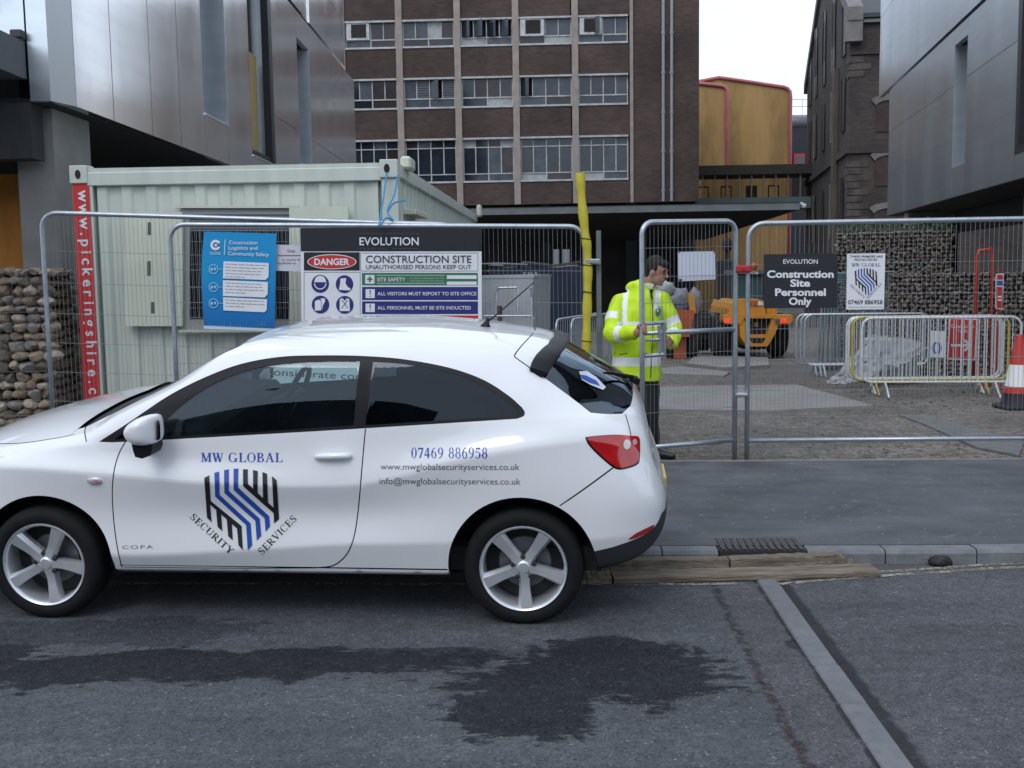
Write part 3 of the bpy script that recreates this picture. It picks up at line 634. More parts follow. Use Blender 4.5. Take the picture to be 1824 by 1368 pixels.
for px, py, w in ((1248, 402, 14), (1246, 407.5, 8)):
    p = P(px + 3, py, 53.5); mb = MB(); mb.cbox(p, (w / 1950 * 53, 0, 0), (0, .08, 0), (0, 0, .07)); build('red_lamp', mb, mat('red_lamp_glow', (.5, .02, .03), rough=.4, emit=(1, .05, .08), estr=2.5), canopy)
p = P(1424, 363, 47.9); mb = MB(); mb.cbox(p, (.3, 0, 0), (0, .14, 0), (0, 0, .12), .02); mb.lathe([(.0, -.18), (.09, -.16), (.12, -.06), (.10, 0), (0, .0)], p + Vector((.18, 0, 0)), (0, 0, 1), 14); solo('security_camera', mb, mat('white_housing', (.65, .67, .68), rough=.4), 'small white security camera on the corner of the loading canopy', 'camera')
# ---- ochre sheds with pink-red edging
n = NB('ochre_cladding'); wv = n.nd.new('ShaderNodeTexWave'); wv.bands_direction = 'X'; wv.inputs['Scale'].default_value = 1.6; n.lk.new(n.P, wv.inputs['Vector'])
st = n.rng(n.noise(1, 6, .62, vec=n.scaled((.55, .55, .17))), .42, .64); c = n.mix(st, (.38, .235, .085), (.25, .15, .052)); c = n.mix(1, c, n.rng(n.noise(1, 5, .6, vec=n.scaled((3, 3, .2))), .3, .7, .94, 1.05), 'MULTIPLY')
n.bump(wv.outputs['Fac'], .2, .03); m_ochre = n.out(c, .7)
m_pink = mat('faded_red_trim', (.44, .13, .14), rough=.55, var=.2, vscale=1)
def shed(name, label, prof, Y, trim_pts, depth=14):
    g = site_z(80) - .3; P3 = [P(x, y, Y) for x, y in prof]; t = thing(name, label, 'shed', (P3[0].x, Y, g))
    base = [Vector((P3[-1].x, Y, g)), Vector((P3[0].x, Y, g))]; poly = P3 + base; mb = MB(); nn = len(poly)
    mb.add(poly + [p + Vector((.2 * 0, depth, 0)) for p in poly], [tuple(range(nn)), tuple(range(2 * nn - 1, nn - 1, -1))] + [(i, nn + i, nn + (i + 1) % nn, (i + 1) % nn) for i in range(nn)])
    build('cladding', mb, m_ochre, t)
    mb = MB(); mb.tube([P(x, y, Y - .06) for x, y in trim_pts] + [Vector((P(*trim_pts[-1], Y - .06).x, Y - .06, g))], .12, 8); build('edge_trim', mb, m_pink, t, smooth=True)
    return t
topB = [(1215, 151), (1281, 138)] + [(x, y) for x, y in ((1340, 146.5), (1396, 155), (1403, 157.5), (1407.5, 163), (1408.5, 172))]
shedB = shed('ochre_shed', 'tall weather-stained ochre shed with a pink-red rounded edge against the sky', topB, 78, topB, 20)
topA = [(1180, 141), (1285, 153), (1291, 155), (1294.5, 160), (1295, 168)]
shedA = shed('ochre_shed', 'lower ochre shed beside the brick office corner, edged in pink-red', topA, 74, topA, 3.5)
# ---- dark building with a roof rail beyond
t = thing('dark_building', 'far dark blue building with roof railing and a red-framed window', 'building', (P(1420, 400, 96).x, 96, site_z(96)))
mb = MB(); a, b = P(1380, 214, 96), P(1470, 214, 96); g = site_z(96) - .3; mb.box((a.x, 96, g), (b.x - a.x, 0, 0), (0, 10, 0), (0, 0, a.z - g)); build('wall', mb, mat('navy_cladding', (.016, .018, .028), rough=.6, var=.2), t)
mb = MB(); mb.tube([(a.x, 96.3, a.z - .2), (b.x, 96.3, a.z - .2)], .55, 12); build('rolled_eave', mb, mat('grey_blue_sheet', (.10, .11, .13), rough=.4), t, smooth=True)
mb = MB(); zz = a.z + .3; mb.box((a.x, 97, zz - .1), (b.x - a.x, 0, 0), (0, .4, 0), (0, 0, .35)); build('parapet', mb, mat('parapet_pale', (.35, .33, .31), rough=.8), t)
mb = MB()
for dz_ in (1.0, 1.6): mb.tube([(a.x, 97.2, zz + dz_), (b.x, 97.2, zz + dz_)], .03, 5)
for k in range(4): x = a.x + (b.x - a.x) * (k + .45) / 4; mb.tube([(x, 97.2, zz), (x, 97.2, zz + 1.6)], .03, 5)
build('roof_railing', mb, mat('rail_grey', (.4, .42, .44), rough=.5), t)
w0, w1 = P(1414, 274, 95.9), P(1433, 298, 95.9); mb = MB(); mb.box((w0.x, 95.8, w1.z), (w1.x - w0.x, 0, 0), (0, .1, 0), (0, 0, w0.z - w1.z)); wf = build('window', mb, mat('bright_red_frame', (.45, .03, .04), rough=.5), t)
mb = MB(); mb.box((w0.x + .18, 95.75, w1.z + .05), (w1.x - w0.x - .3, 0, 0), (0, .04, 0), (0, 0, w0.z - w1.z - .25)); build('pane', mb, mat('grey_pane', (.10, .12, .13), rough=.2), wf)
# ---- link bridge
LY = 64.0; LO = P(1245, 478, LY)
t = thing('link_bridge', 'covered bridge with glazed sides between the brick office and the old warehouse', 'bridge', P(1340, 376, LY))
def LB(px, py, d=0.0): p = RP(px, py, LO, E2); return p + E2 * d
x0, x1 = 1215, 1462
zt0, zt1, zb1, zb0 = LB(1340, 311).z, LB(1340, 294).z, LB(1340, 352).z, LB(1340, 372).z
pa, pb = LB(x0, 320), LB(x1, 320); L_ = (pb - pa).dot(E1)
def LQ(a, z, d=0.0): return Vector((pa.x, pa.y, 0)) + E1 * a + E2 * d + EZ * z
m_brown = mat('bridge_roof_brown', (.045, .040, .038), rough=.8, var=.2)
mb = MB(); mb.box(LQ(0, zt0, -.2), E1 * L_, E2 * 3.2, EZ * (zt1 - zt0)); build('roof', mb, m_brown, t)
mb = MB(); mb.box(LQ(0, zb0, -.1), E1 * L_, E2 * 3.0, EZ * (zb1 - zb0)); build('deck', mb, mat('teal_panel', (.10, .155, .165), rough=.5, var=.2, vscale=.8), t)
for k in range(12):
    a = LB(1230 + k * 21.7, 330); aa = (a - pa).dot(E1); mb = MB(); mb.box(LQ(aa - .04, zb1, -.05), E1 * .08, E2 * .10, EZ * (zt0 - zb1)); build('mullion', mb, mat('mullion_tan', (.20, .17, .12), rough=.6), t)
    if k % 2 == 1: 
        q = MB(); q.add([LQ(aa + .05, zb1 + .01, 0), LQ(aa + 1.36, zb1 + .01, 0), LQ(aa + 1.36, zt0 - .01, 0), LQ(aa + .05, zt0 - .01, 0)], [(0, 1, 2, 3)]); build('glazing', q, glass_mat('bridge_glass', (.55, .55, .52), 1.45), t)
for px in (1263, 1306, 1353, 1394):
    aa = (LB(px, 330) - pa).dot(E1); mb = MB(); h = zb1 + (zt0 - zb1) * .62
    for u0, u1, v0, v1 in ((-.33, -.27, zb1, h), (.27, .33, zb1, h), (-.33, .33, h, h + .07)): mb.box(LQ(aa + u0, v0, 2.7), E1 * (u1 - u0), E2 * .06, EZ * (v1 - v0))
    fr_ = build('far_window', mb, m_brown, t)
    if px == 1353: q = MB(); q.box(LQ(aa - .26, zb1 + .02, 2.72), E1 * .52, E2 * .02, EZ * (h - zb1 - .03)); build('blind', q, mat('pale_panel', (.45, .45, .46), rough=.7), fr_)
# ---- the old warehouse
WD = Vector((.171, 1, 0)).normalized(); WF = Vector((WD.y, -WD.x, 0))      # into the picture along its gable; along its front to the right
WO = P(1508, 478, 48); WO.z = 0
def WQ(a, t, z): return WO + WF * a + WD * t + EZ * z                        # along the front, back along the gable, up
g = site_z(50) - .2; ze = 12.35; zp = 17.2; DW = 19.0; LW = 26.0
ware = thing('old_warehouse', 'sooty Victorian brick warehouse with a tall gable and arched windows', 'building', WQ(6, 5, g))
mb = MB(); gab = [(0, g), (0, ze), (DW / 2, zp), (DW, ze), (DW, g)]
vs = [WQ(0, t_, z_) for t_, z_ in gab] + [WQ(LW, t_, z_) for t_, z_ in gab]
mb.add(vs, [(4, 3, 2, 1, 0), (5, 6, 7, 8, 9), (0, 1, 6, 5), (3, 4, 9, 8)]); build('wall', mb, m_obrick, ware)
m_slate = mat('slate', (.040, .046, .056), rough=.55, var=.25, vscale=2, stretch=(1, 1, 5))
mb = MB()
for s_ in (0, 1):
    t0_, t1_ = (-.35, DW / 2) if s_ == 0 else (DW + .35, DW / 2); z0_ = ze - .15
    mb.box8([WQ(-.0, t0_, z0_ + .02), WQ(LW, t0_, z0_ + .02), WQ(LW, t1_, zp + .03), WQ(0, t1_, zp + .03), WQ(0, t0_, z0_ + .2), WQ(LW, t0_, z0_ + .2), WQ(LW, t1_, zp + .22), WQ(0, t1_, zp + .22)])
build('roof', mb, m_slate, ware)
m_cope = mat('coping_stone', (.19, .18, .17), rough=.9, var=.35, vscale=1.5)
mb = MB()
for t0_, t1_ in ((-.5, DW / 2), (DW + .5, DW / 2)):
    z0_ = ze - .25; mb.box8([WQ(-.16, t0_, z0_), WQ(.45, t0_, z0_), WQ(.45, t1_, zp + .1), WQ(-.16, t1_, zp + .1), WQ(-.16, t0_, z0_ + .55), WQ(.45, t0_, z0_ + .55), WQ(.45, t1_, zp + .65), WQ(-.16, t1_, zp + .65)])
build('gable_coping', mb, m_cope, ware)
mb = MB(); mb.box(WQ(-.25, -.45, ze - 1.1), WF * .7, WD * .55, EZ * 1.1); build('kneeler', mb, m_cope, ware)
mb = MB(); mb.box(WQ(.5, -.22, ze - .30), WF * (LW - .5), WD * .2, EZ * .14); build('gutter', mb, mat('gutter_pale', (.30, .30, .30), rough=.6), ware)
zs = P(1540, 268, 48).z
mb = MB(); mb.box(WQ(-.12, -.12, zs - .12), WF * LW, WD * .12, EZ * .28); mb.box(WQ(-.12, 0, zs - .12), WF * .12, WD * DW, EZ * .28); mb.box(WQ(.02, -.10, ze - 1.6), WF * LW, WD * .10, EZ * .2); build('string_course', mb, m_obrick, ware)
m_quoin = mat('limewashed_quoin', (.080, .068, .062), rough=.9, var=.5, vscale=2.5)
for z0_, z1_ in ((zs + 3.1, ze - 1.4), (zs - 4.6, zs - .3)):
    for i in range(int((z1_ - z0_) / .3)): mb = MB(); mb.box(WQ(-.03, -.03, z0_ + i * .3), WF * (.9 if i % 2 else .6), WD * (.6 if i % 2 else .9), EZ * .26); build('quoin', mb, m_quoin, ware)
def arched(f, w, h, n_=8): return [(-w / 2, 0), (w / 2, 0), (w / 2, h)] + [(w / 2 * math.cos(math.pi * i / n_), h + f * math.sin(math.pi * i / n_)) for i in range(1, n_)] + [(-w / 2, h)]
m_infill = mat('bricked_opening', (.060, .042, .038), rough=.95, var=.3, vscale=3)
for y_top, y_bot in ((172, 236), (270, 332), (364, 402)):
    zt_ = P(1560, y_top, 48).z; zb_ = P(1560, y_bot, 48).z
    for k in range(4):
        a = 2.0 + 4.3 * k; w = 1.75; hh = zt_ - zb_ - .42
        mb = MB(); pr = arched(.25, w, hh); mb.prism(pr, WQ(a, -.04, zb_), WF, EZ, WD * .1); wi = build('window', mb, m_infill, ware)
        arc_ = [(w / 2 * 1.02 * math.cos(math.pi * i / 10), hh + .26 * math.sin(math.pi * i / 10)) for i in range(11)]; out_ = [(x * 1.22, y + .24) for x, y in arc_]
        mb = MB()
        for i in range(10): mb.prism([arc_[i], arc_[i + 1], out_[i + 1], out_[i]], WQ(a, -.09, zb_), WF, EZ, WD * .09)
        build('arch_stones', mb, m_cope, wi)
m_slit = mat('dark_slit', (.010, .010, .012), rough=.5)
for t_ in (1.6, 5.5, 9.5, 13.5, 16.6):
    for z0_, h_ in ((zs + 4.3, 3.2), (zs + 1.0, 2.4), (zs - 3.6, 2.6), (ze - .2, 2.6)):
        if z0_ > ze - 1 and not 4 < t_ < 15: continue
        mb = MB(); mb.prism(arched(.35, .85, h_ - .35), WQ(-.03, t_, z0_), WD, EZ, -WF * .03); wi = build('window', mb, m_slit, ware)
        mb = MB(); mb.box(WQ(-.10, t_ + .47, z0_), -WF * -.07, WD * .12, EZ * h_); build('reveal', mb, m_cope if t_ in (5.5, 13.5) else m_obrick, wi)
mb = MB(); mb.box(WQ(-.22, 3.6, g), WF * .2, WD * .9, EZ * (ze - g - 1.5)); build('buttress', mb, mat('brown_render', (.10, .078, .066), rough=.9, var=.3, vscale=1), ware)
# ---- left building in brushed steel, carried on concrete columns
def steel(name, col_, rough, wav, sc=(.35, .35, .8), hv=.0):
    n = NB(name); n.b.inputs['Metallic'].default_value = .95
    r = n.rng(n.noise(1, 4, .6, vec=n.scaled((.9, .9, .35))), .3, .7, rough - .02, rough + .03)
    c = n.mix(1, col_, n.rng(n.noise(1, 2, .5, vec=n.scaled((1.2, 1.2, .10))), .3, .7, .97, 1.02), 'MULTIPLY')
    c = n.mix(1, c, n.rng(n.noise(1, 2, .5, vec=n.scaled((.4, .4, 6.0))), .35, .65, .97, 1.03), 'MULTIPLY')
    h = n.math('ADD', n.noise(1, 1, .3, vec=n.scaled(sc)), n.math('MULTIPLY', n.noise(1, 1, .3, vec=n.scaled((.5, .5, 1.6))), .35))
    n.bump(h, wav, .25); return n.out(c, r)
m_steel = steel('brushed_steel', (.93, .925, .92), .17, .012)
m_steelf = steel('pale_blue_steel', (.76, .82, .87), .32, .02)
m_steelr = steel('sky_tinted_steel', (.66, .72, .77), .30, .006)  # same cladding, the blue of the mirrored sky put into its colour
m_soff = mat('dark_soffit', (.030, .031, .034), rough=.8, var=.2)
m_conc = mat('shuttered_concrete', (.24, .235, .225), rough=.85, var=.14, vscale=3, var2=.12, v2scale=.7, bump=.15, bscale=30)
m_seam = mat('seam_dark', (.05, .05, .055), rough=.7)
FX = -4.62
def YL(px): return FX / ((px - CX) / F) * 1.0
zsof, zseam = 3.58, 7.55
left = thing('steel_clad_building', 'brushed steel clad building overhanging on concrete columns behind the green cabin', 'building', (-7, 14, .05))
def pan(name, y0, y1, z0, z1, m, d=.02, x=FX, par=None):
    if y0 > 21 and z1 - z0 > 1.6:
        k_ = max(2, round((z1 - z0) / 1.19)); h_ = (z1 - z0) / k_
        for i_ in range(k_): pan(name, y0, y1, z0 + h_ * i_ + (.003 if i_ else 0), z0 + h_ * (i_ + 1) - (.003 if i_ < k_ - 1 else 0), m, d, x + .004 * (i_ % 2), par)
        return
    mb = MB(); mb.box((x - .12, y0 + d / 2, z0), (.12, 0, 0), (0, y1 - y0 - d, 0), (0, 0, z1 - z0)); return build(name, mb, m, par or left)
ZT = 15.0
# upright steel panels between the openings (lower tier below the joint, upper tier above)
cuts = [11.98, 13.1, 14.5, 15.75, 17.0]
for a, b in zip(cuts[:-1], cuts[1:]): pan('panel', a, b, zsof, zseam + .01, m_steel); pan('panel', a, b, zseam + .02, ZT, m_steel)
for a, b in ((18.4, 20.1), (21.95, 24.7), (26.1, 29.6), (29.6, 33.7)): pan('panel', a, b, zsof, zseam - .02, m_steel)
for a, b in ((18.4, 20.1), (21.95, 25.4), (26.2, 28.6), (28.6, 31.7)): pan('panel', a, b, zseam + .03, ZT, m_steel, x=FX + .03)
pan('panel', 17.0, 18.4, zsof, 4.22, m_steel); pan('panel', 20.1, 21.95, zsof, 3.92, m_steel); pan('panel', 24.7, 26.1, zsof, 4.2, m_steel); pan('panel', 24.7, 26.1, 6.95, zseam - .02, m_steel); pan('panel', 25.4, 26.2, zseam + .03, 9.0, m_steel)
# opening 1: blue-grey reveal blade; 2: tall window; 3: narrow slot
def recess(y0, y1, z0, z1, depth, m_back, m_rev):
    mb = MB(); mb.box((FX - depth - .05, y0, z0), (.05, 0, 0), (0, y1 - y0, 0), (0, 0, z1 - z0)); w = build('window', mb, m_back, left)
    mb = MB(); mb.box((FX - depth, y1 - .03, z0), (depth + .02, 0, 0), (0, .03, 0), (0, 0, z1 - z0)); mb.box((FX - depth, y0, z0 - .03), (depth + .02, 0, 0), (0, y1 - y0, 0), (0, 0, .03)); build('reveal', mb, m_rev, w)
    return w
recess(17.02, 18.38, 4.23, ZT, .55, m_steelr, m_steelf)
w = recess(20.12, 21.93, 3.93, ZT, .25, mat('bronze_glass', (.055, .045, .035), rough=.08, var=.3, vscale=1.2), m_steelf)
mb = MB(); mb.box((FX - .1, 21.62, 3.95), (.14, 0, 0), (0, .28, 0), (0, 0, ZT - 4)); mb.box((FX - .1, 20.14, 3.95), (.10, 0, 0), (0, 1.5, 0), (0, 0, .07)); build('window_frame', mb, mat('anthracite', (.018, .020, .026), rough=.4), w)
mb = MB(); mb.box((FX - .20, 20.9, 4.0), (.02, 0, 0), (0, .55, 0), (0, 0, 1.9)); build('board', mb, mat('lit_interior_board', (.42, .30, .12), rough=.7), w)  # board whose yellow carries the lit interior at this window
recess(24.72, 26.08, 4.21, 6.94, .45, m_steelr, m_steelf)
# core
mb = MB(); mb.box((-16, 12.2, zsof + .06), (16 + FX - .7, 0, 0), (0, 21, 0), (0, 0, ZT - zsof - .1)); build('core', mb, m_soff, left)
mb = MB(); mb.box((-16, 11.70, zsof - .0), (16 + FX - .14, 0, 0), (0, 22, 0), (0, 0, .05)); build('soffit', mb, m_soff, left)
# street face with the splayed corner facet
def quad(name, pts, m, par=left):
    q = MB(); q.add(pts, [tuple(range(len(pts)))]); return build(name, q, m, par)
xs_ = [(-4.73, -4.94), (-4.96, -6.0), (-6.02, -8.0), (-8.02, -16)]
for a, b in xs_:
    mb = MB(); z0_ = zsof if a > -4.9 else 4.2
    mb.box((b, 11.58, z0_), (a - b, 0, 0), (0, .1, 0), (0, 0, ZT - z0_)); build('street_panel', mb, m_steelf, left)
mb = MB(); mb.box8([Vector(p) for p in ((-4.728, 11.58, zsof), (FX, 11.965, zsof), (FX - .1, 12.05, zsof), (-4.80, 11.68, zsof), (-4.728, 11.58, ZT), (FX, 11.965, ZT), (FX - .1, 12.05, ZT), (-4.80, 11.68, ZT))]); build('corner_facet', mb, mat('bright_steel', (.78, .77, .75), rough=.30, metal=.85), left)
# projecting beam over the pavement, columns, orange boarding
mb = MB(); mb.box((-6.2, 8.2, 3.80), (6.2 - 4.96, 0, 0), (0, 3.37, 0), (0, 0, .38)); build('beam', mb, mat('dark_grey_fascia', (.085, .09, .10), rough=.6, var=.12), left)
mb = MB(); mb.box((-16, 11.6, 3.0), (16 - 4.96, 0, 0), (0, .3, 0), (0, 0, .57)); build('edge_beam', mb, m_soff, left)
mb = MB(); mb.box((-5.30, 12.0, .0), (.40, 0, 0), (0, 1.05, 0), (0, 0, 3.57)); build('column', mb, m_conc, left)
for yy in (20.0, 28.0): mb = MB(); mb.box((-5.45, yy, -.4), (.45, 0, 0), (0, 1.0, 0), (0, 0, 3.97)); build('column', mb, m_conc, left)
mb = MB(); mb.box((-9.5, 13.3, -.1), (4.13, 0, 0), (0, .1, 0), (0, 0, 3.1)); build('orange_boarding', mb, mat('orange_board', (.72, .30, .055), rough=.75, var=.18, vscale=2, stretch=(3, 3, .6)), left)
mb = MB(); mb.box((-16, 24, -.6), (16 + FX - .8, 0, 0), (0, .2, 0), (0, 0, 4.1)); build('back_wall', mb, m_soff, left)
mb = MB(); mb.tube([(-5.28, 11.5, 4.5), (-5.28, 11.5, ZT)], .03, 8); mb.tube([(-5.28, 11.5, 4.75), (-5.20, 11.44, 4.72), (-5.15, 11.44, 4.66)], .03, 6); build('conduit', mb, mat('grey_conduit', (.25, .28, .31), rough=.5), left)
mb = MB(); mb.cbox((-5.0, 11.50, 4.24), (.12, 0, 0), (0, .10, 0), (0, 0, .08), .01); build('lamp_bracket', mb, m_gap if 'm_gap' in globals() else m_seam, left)
# ---- right building, the same steel with its bluer sky reflection put into the colour
RD = Vector((.171, 1, 0)).normalized(); RNm = Vector((RD.y, -RD.x, 0))       # along the face going away; into the building
RO = Vector((.3415 * 32, 32, 0))
def RQ(t, z, d=0.0): return RO - RD * t + RNm * d + EZ * z                    # t metres nearer than the far corner
def rt(px): k = (px - CX) / F; Yy = (RO.x - .171 * RO.y) / (k - .171); return (RO.y - Yy) / RD.y
zs2, zj2 = 3.2, 6.77
right_b = thing('steel_clad_building', 'steel clad building tinted with mirrored blue sky, overhanging at the right edge', 'building', RQ(12, -.2, 3))
def rpan(name, t0, t1, z0, z1, m=m_steelr, d=.0):
    if z1 - z0 > 1.6:
        k_ = max(2, round((z1 - z0) / 1.19)); h_ = (z1 - z0) / k_
        for i_ in range(k_): rpan(name, t0, t1, z0 + h_ * i_ + (.003 if i_ else 0), z0 + h_ * (i_ + 1) - (.003 if i_ < k_ - 1 else 0), m, d + .004 * (i_ % 2))
        return
    mb = MB(); mb.box(RQ(t0 + .008, z0, d), -RD * (t1 - t0 - .016), RNm * .12, EZ * (z1 - z0)); return build(name, mb, m, right_b)
tS0, tS1 = rt(1690), rt(1712); tW = rt(1802)
for a, b in ((0, 2.6), (2.6, 5.2), (5.2, tS0), (tS1, tW - .1), ): rpan('panel', a, b, zs2, zj2 - .03)
rpan('panel', tS0, tS1, zs2, 3.82); rpan('panel', tS0, tS1, 6.4, zj2 - .03); rpan('panel', tW - .1, 22, zs2, 3.62)
for a, b in ((-1.7, 1.0), (1.0, 4.2), (4.2, 7.5), (7.5, tW - .1)): rpan('panel', a, b, zj2 + .03, 15, d=-.03)
mb = MB(); mb.box(RQ(tS0, 3.82, .45), -RD * (tS1 - tS0), RNm * .05, EZ * 2.6); w = build('window', mb, m_steelr, right_b)
mb = MB(); mb.box(RQ(tS0, 3.82, .0), -RD * -.03, RNm * .45, EZ * 2.58); mb.box(RQ(tS0, 3.80, .0), -RD * (tS1 - tS0), RNm * .45, EZ * .02); build('reveal', mb, m_steelf, w)
mb = MB(); mb.box(RQ(tW, 3.72, .22), -RD * 6, RNm * .05, EZ * 11); w = build('window', mb, MATS['bronze_glass'], right_b)
mb = MB(); mb.box(RQ(tW - .1, 3.62, .0), -RD * .22, RNm * .3, EZ * 11.2); mb.box(RQ(tW + .12, 3.62, .0), -RD * 6, RNm * .3, EZ * .14); build('window_frame', mb, mat('anthracite', (.018, .02, .026)), w)
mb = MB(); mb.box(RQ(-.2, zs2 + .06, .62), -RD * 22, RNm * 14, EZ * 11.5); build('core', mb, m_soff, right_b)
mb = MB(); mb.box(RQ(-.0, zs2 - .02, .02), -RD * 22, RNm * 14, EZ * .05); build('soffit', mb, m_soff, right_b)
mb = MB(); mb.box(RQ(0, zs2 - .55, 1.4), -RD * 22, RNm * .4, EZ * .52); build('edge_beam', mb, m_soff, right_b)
for tt in (2.0, 13.2):
    mb = MB(); mb.box(RQ(tt, -.6, .12), -RD * .55, RNm * .9, EZ * (zs2 + .57)); build('column', mb, m_conc, right_b)
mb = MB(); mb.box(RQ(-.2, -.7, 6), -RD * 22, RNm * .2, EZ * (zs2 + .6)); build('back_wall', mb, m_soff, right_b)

# ---- the brick terrace across the street, behind the photographer: it shows only as the dark mirror image in paint and glass
opp = thing('street_terrace', 'long brick terrace across the street behind the viewpoint', 'building', ST(0, -20, 0))
mb = MB(); mb.box(ST(-45, -26, 0), E1 * 90, E2 * 6, EZ * 6.2); build('wall', mb, mat('grey_render', (.10, .115, .135), rough=.9, var=.2, vscale=.5), opp)
for k in range(15):
    for z0_ in (.9, 3.7):
        mb = MB(); mb.box(ST(-42 + 6 * k, -20.02, z0_), E1 * 1.6, E2 * .06, EZ * 2.0); w = build('window', mb, m_pane, opp)
mb = MB(); mb.box(ST(-45, -20, -.0), E1 * 90, E2 * 2.5, EZ * .12); tag(build('far_pavement', mb, m_pave), 'pavement on the far side of the street', kind='structure')
# ================================================================== site cabin, walls, fence and signs
m_green = mat('pale_green_paint', (.53, .575, .51), rough=.55, var=.07, vscale=3, stretch=(2.5, 2.5, .35), var2=.07, v2scale=1.2, rvar=.1, bump=.06, bscale=3)
m_green2 = mat('shutter_green_paint', (.56, .595, .49), rough=.55, var=.06, vscale=4)
m_red = mat('sign_red', (.52, .028, .030), rough=.5, var=.05, vscale=5); m_white = mat('sign_white', (.72, .73, .76), rough=.5, var=.04, vscale=5)
KO = P(135, 480, 10.3); KO.z = 0; KW = 3.05; KD = 9.6; KZ0, KZ1 = .14, 2.765
def KQ(a, d, z): return KO + E1 * a + E2 * d + EZ * z
cabin = thing('site_cabin', 'pale green corrugated steel site cabin with a red lettered strip', 'cabin', KQ(KW / 2, KD / 2, .06))
def corr(q, L, pitch, depth, z0, z1, fn):
    n_ = int(L / pitch); pts = []
    for i in range(n_):
        x = i * pitch; pts += [(x, 0), (x + pitch * .36, 0), (x + pitch * .46, depth), (x + pitch * .90, depth)]
    pts += [(L, 0)]; k = len(q.v)
    q.add([fn(x, d, z) for x, d in pts for z in (z0, z1)], [(2 * i, 2 * i + 2, 2 * i + 3, 2 * i + 1) for i in range(len(pts) - 1)])
mb = MB(); corr(mb, KW - .42, .232, .022, KZ0 + .12, KZ1 - .16, lambda x, d, z: KQ(.23 + x, .03 + d, z)); build('front_wall', mb, m_green, cabin)
mb = MB(); corr(mb, KD - .3, .28, .034, KZ0 + .12, KZ1 - .12, lambda x, d, z: KQ(KW - .03 - d, .15 + x, z)); build('side_wall', mb, m_green, cabin)
mb = MB(); mb.box(KQ(.08, .09, KZ0 + .05), E1 * (KW - .16 - .0), E2 * (KD - .2), EZ * (KZ1 - KZ0 - .12)); build('shell', mb, m_green, cabin)
mb = MB(); mb.box(KQ(0, 0, KZ1 - .045), E1 * KW, E2 * KD, EZ * .04); build('roof', mb, m_green, cabin)
mb = MB(); mb.cbox(KQ(KW / 2, .035, KZ1 - .105), E1 * (KW - .3), E2 * .09, EZ * .125, .008); build('top_rail', mb, m_green, cabin)
mb = MB(); mb.cbox(KQ(KW - .03, KD / 2, KZ1 - .08), E1 * .07, E2 * (KD - .3), EZ * .10, .008); build('top_rail', mb, m_green, cabin)
for a in (.005, KW - .155):
    mb = MB(); mb.box(KQ(a + .003, .0, KZ0), E1 * .19 if a < 1 else E1 * .15, E2 * .16, EZ * (KZ1 - KZ0 - .14)); build('corner_post', mb, m_green, cabin)
    mb = MB(); mb.cbox(KQ(a + .075, .06, KZ1 - .06), E1 * .165, E2 * .17, EZ * .165, .006); cst = build('corner_casting', mb, m_green, cabin)
    mb = MB(); mb.prism(ellipse(0, 0, .026, .042, 16), KQ(a + .075 if a < 1 else a + .06, -.028, KZ1 - .06), E1, EZ, -E2 * .002); build('casting_hole', mb, m_dark, cst)
for a in (.25, KW - .4):
    for d in (.3, KD - .6): mb = MB(); mb.box(KQ(a, d, site_z(10.3 + d) - .02), E1 * .2, E2 * .3, EZ * (KZ0 + .06 - site_z(10.3 + d))); build('support_block', mb, m_conc, cabin)
# window with folded-back steel shutters
FN = -E2
def kp(px, py, d=0.0): return RP(px, py, KQ(0, d, 0), E2)
def krect(px0, py0, px1, py1, d, th, q=None):
    A = kp(px0, py1, d); B = kp(px1, py1, d); C_ = kp(px1, py0, d); D_ = kp(px0, py0, d); w = E2 * th; q = q or MB()
    q.box8([A, B, B + w, A + w, D_, C_, C_ + w, D_ + w]); return q
m_frame = mat('window_frame_grey', (.30, .31, .30), rough=.6)
win = build('window', krect(322, 371, 524, 588, -.035, .08), m_frame, cabin)
build('pane', krect(338, 382, 515, 568, -.042, .005), mat('cabin_pane', (.012, .014, .018), rough=.12), win)
q = MB()
for k in range(7): krect(339, 384 + k * 4.2, 515, 386.2 + k * 4.2, -.05, .006, q)
build('blind', q, mat('blind_grey', (.20, .20, .23), rough=.7), win)
q = MB()
for x in (355, 372, 389, 406, 423, 440, 457, 474, 491, 508): krect(x, 384, x + .9, 566, -.055, .006, q)
for y in (430, 470, 512, 548): krect(339, y, 514, y + .9, -.057, .006, q)
build('window_guard', q, mat('guard_bar', (.16, .17, .17), rough=.5), win)
krect_sill = build('sill', krect(318, 588, 530, 592, -.06, .06), m_green2, win)
hd = build('window_head', krect(310, 366, 530, 370.5, -.07, .07), m_green2, win)
sh = build('shutter', krect(222, 378, 325, 581, -.075, .035), m_green2, cabin)
for x, y0, y1 in ((266, 396, 418), (265, 465, 491), (272, 538, 558)): build('shutter_slot', krect(x - 3, y0, x + 3, y1, -.079, .003), mat('slot_shadow', (.09, .11, .09), rough=.8), sh)
sh = build('shutter', krect(515, 368, 620, 588, -.07, .035), m_green2, cabin)
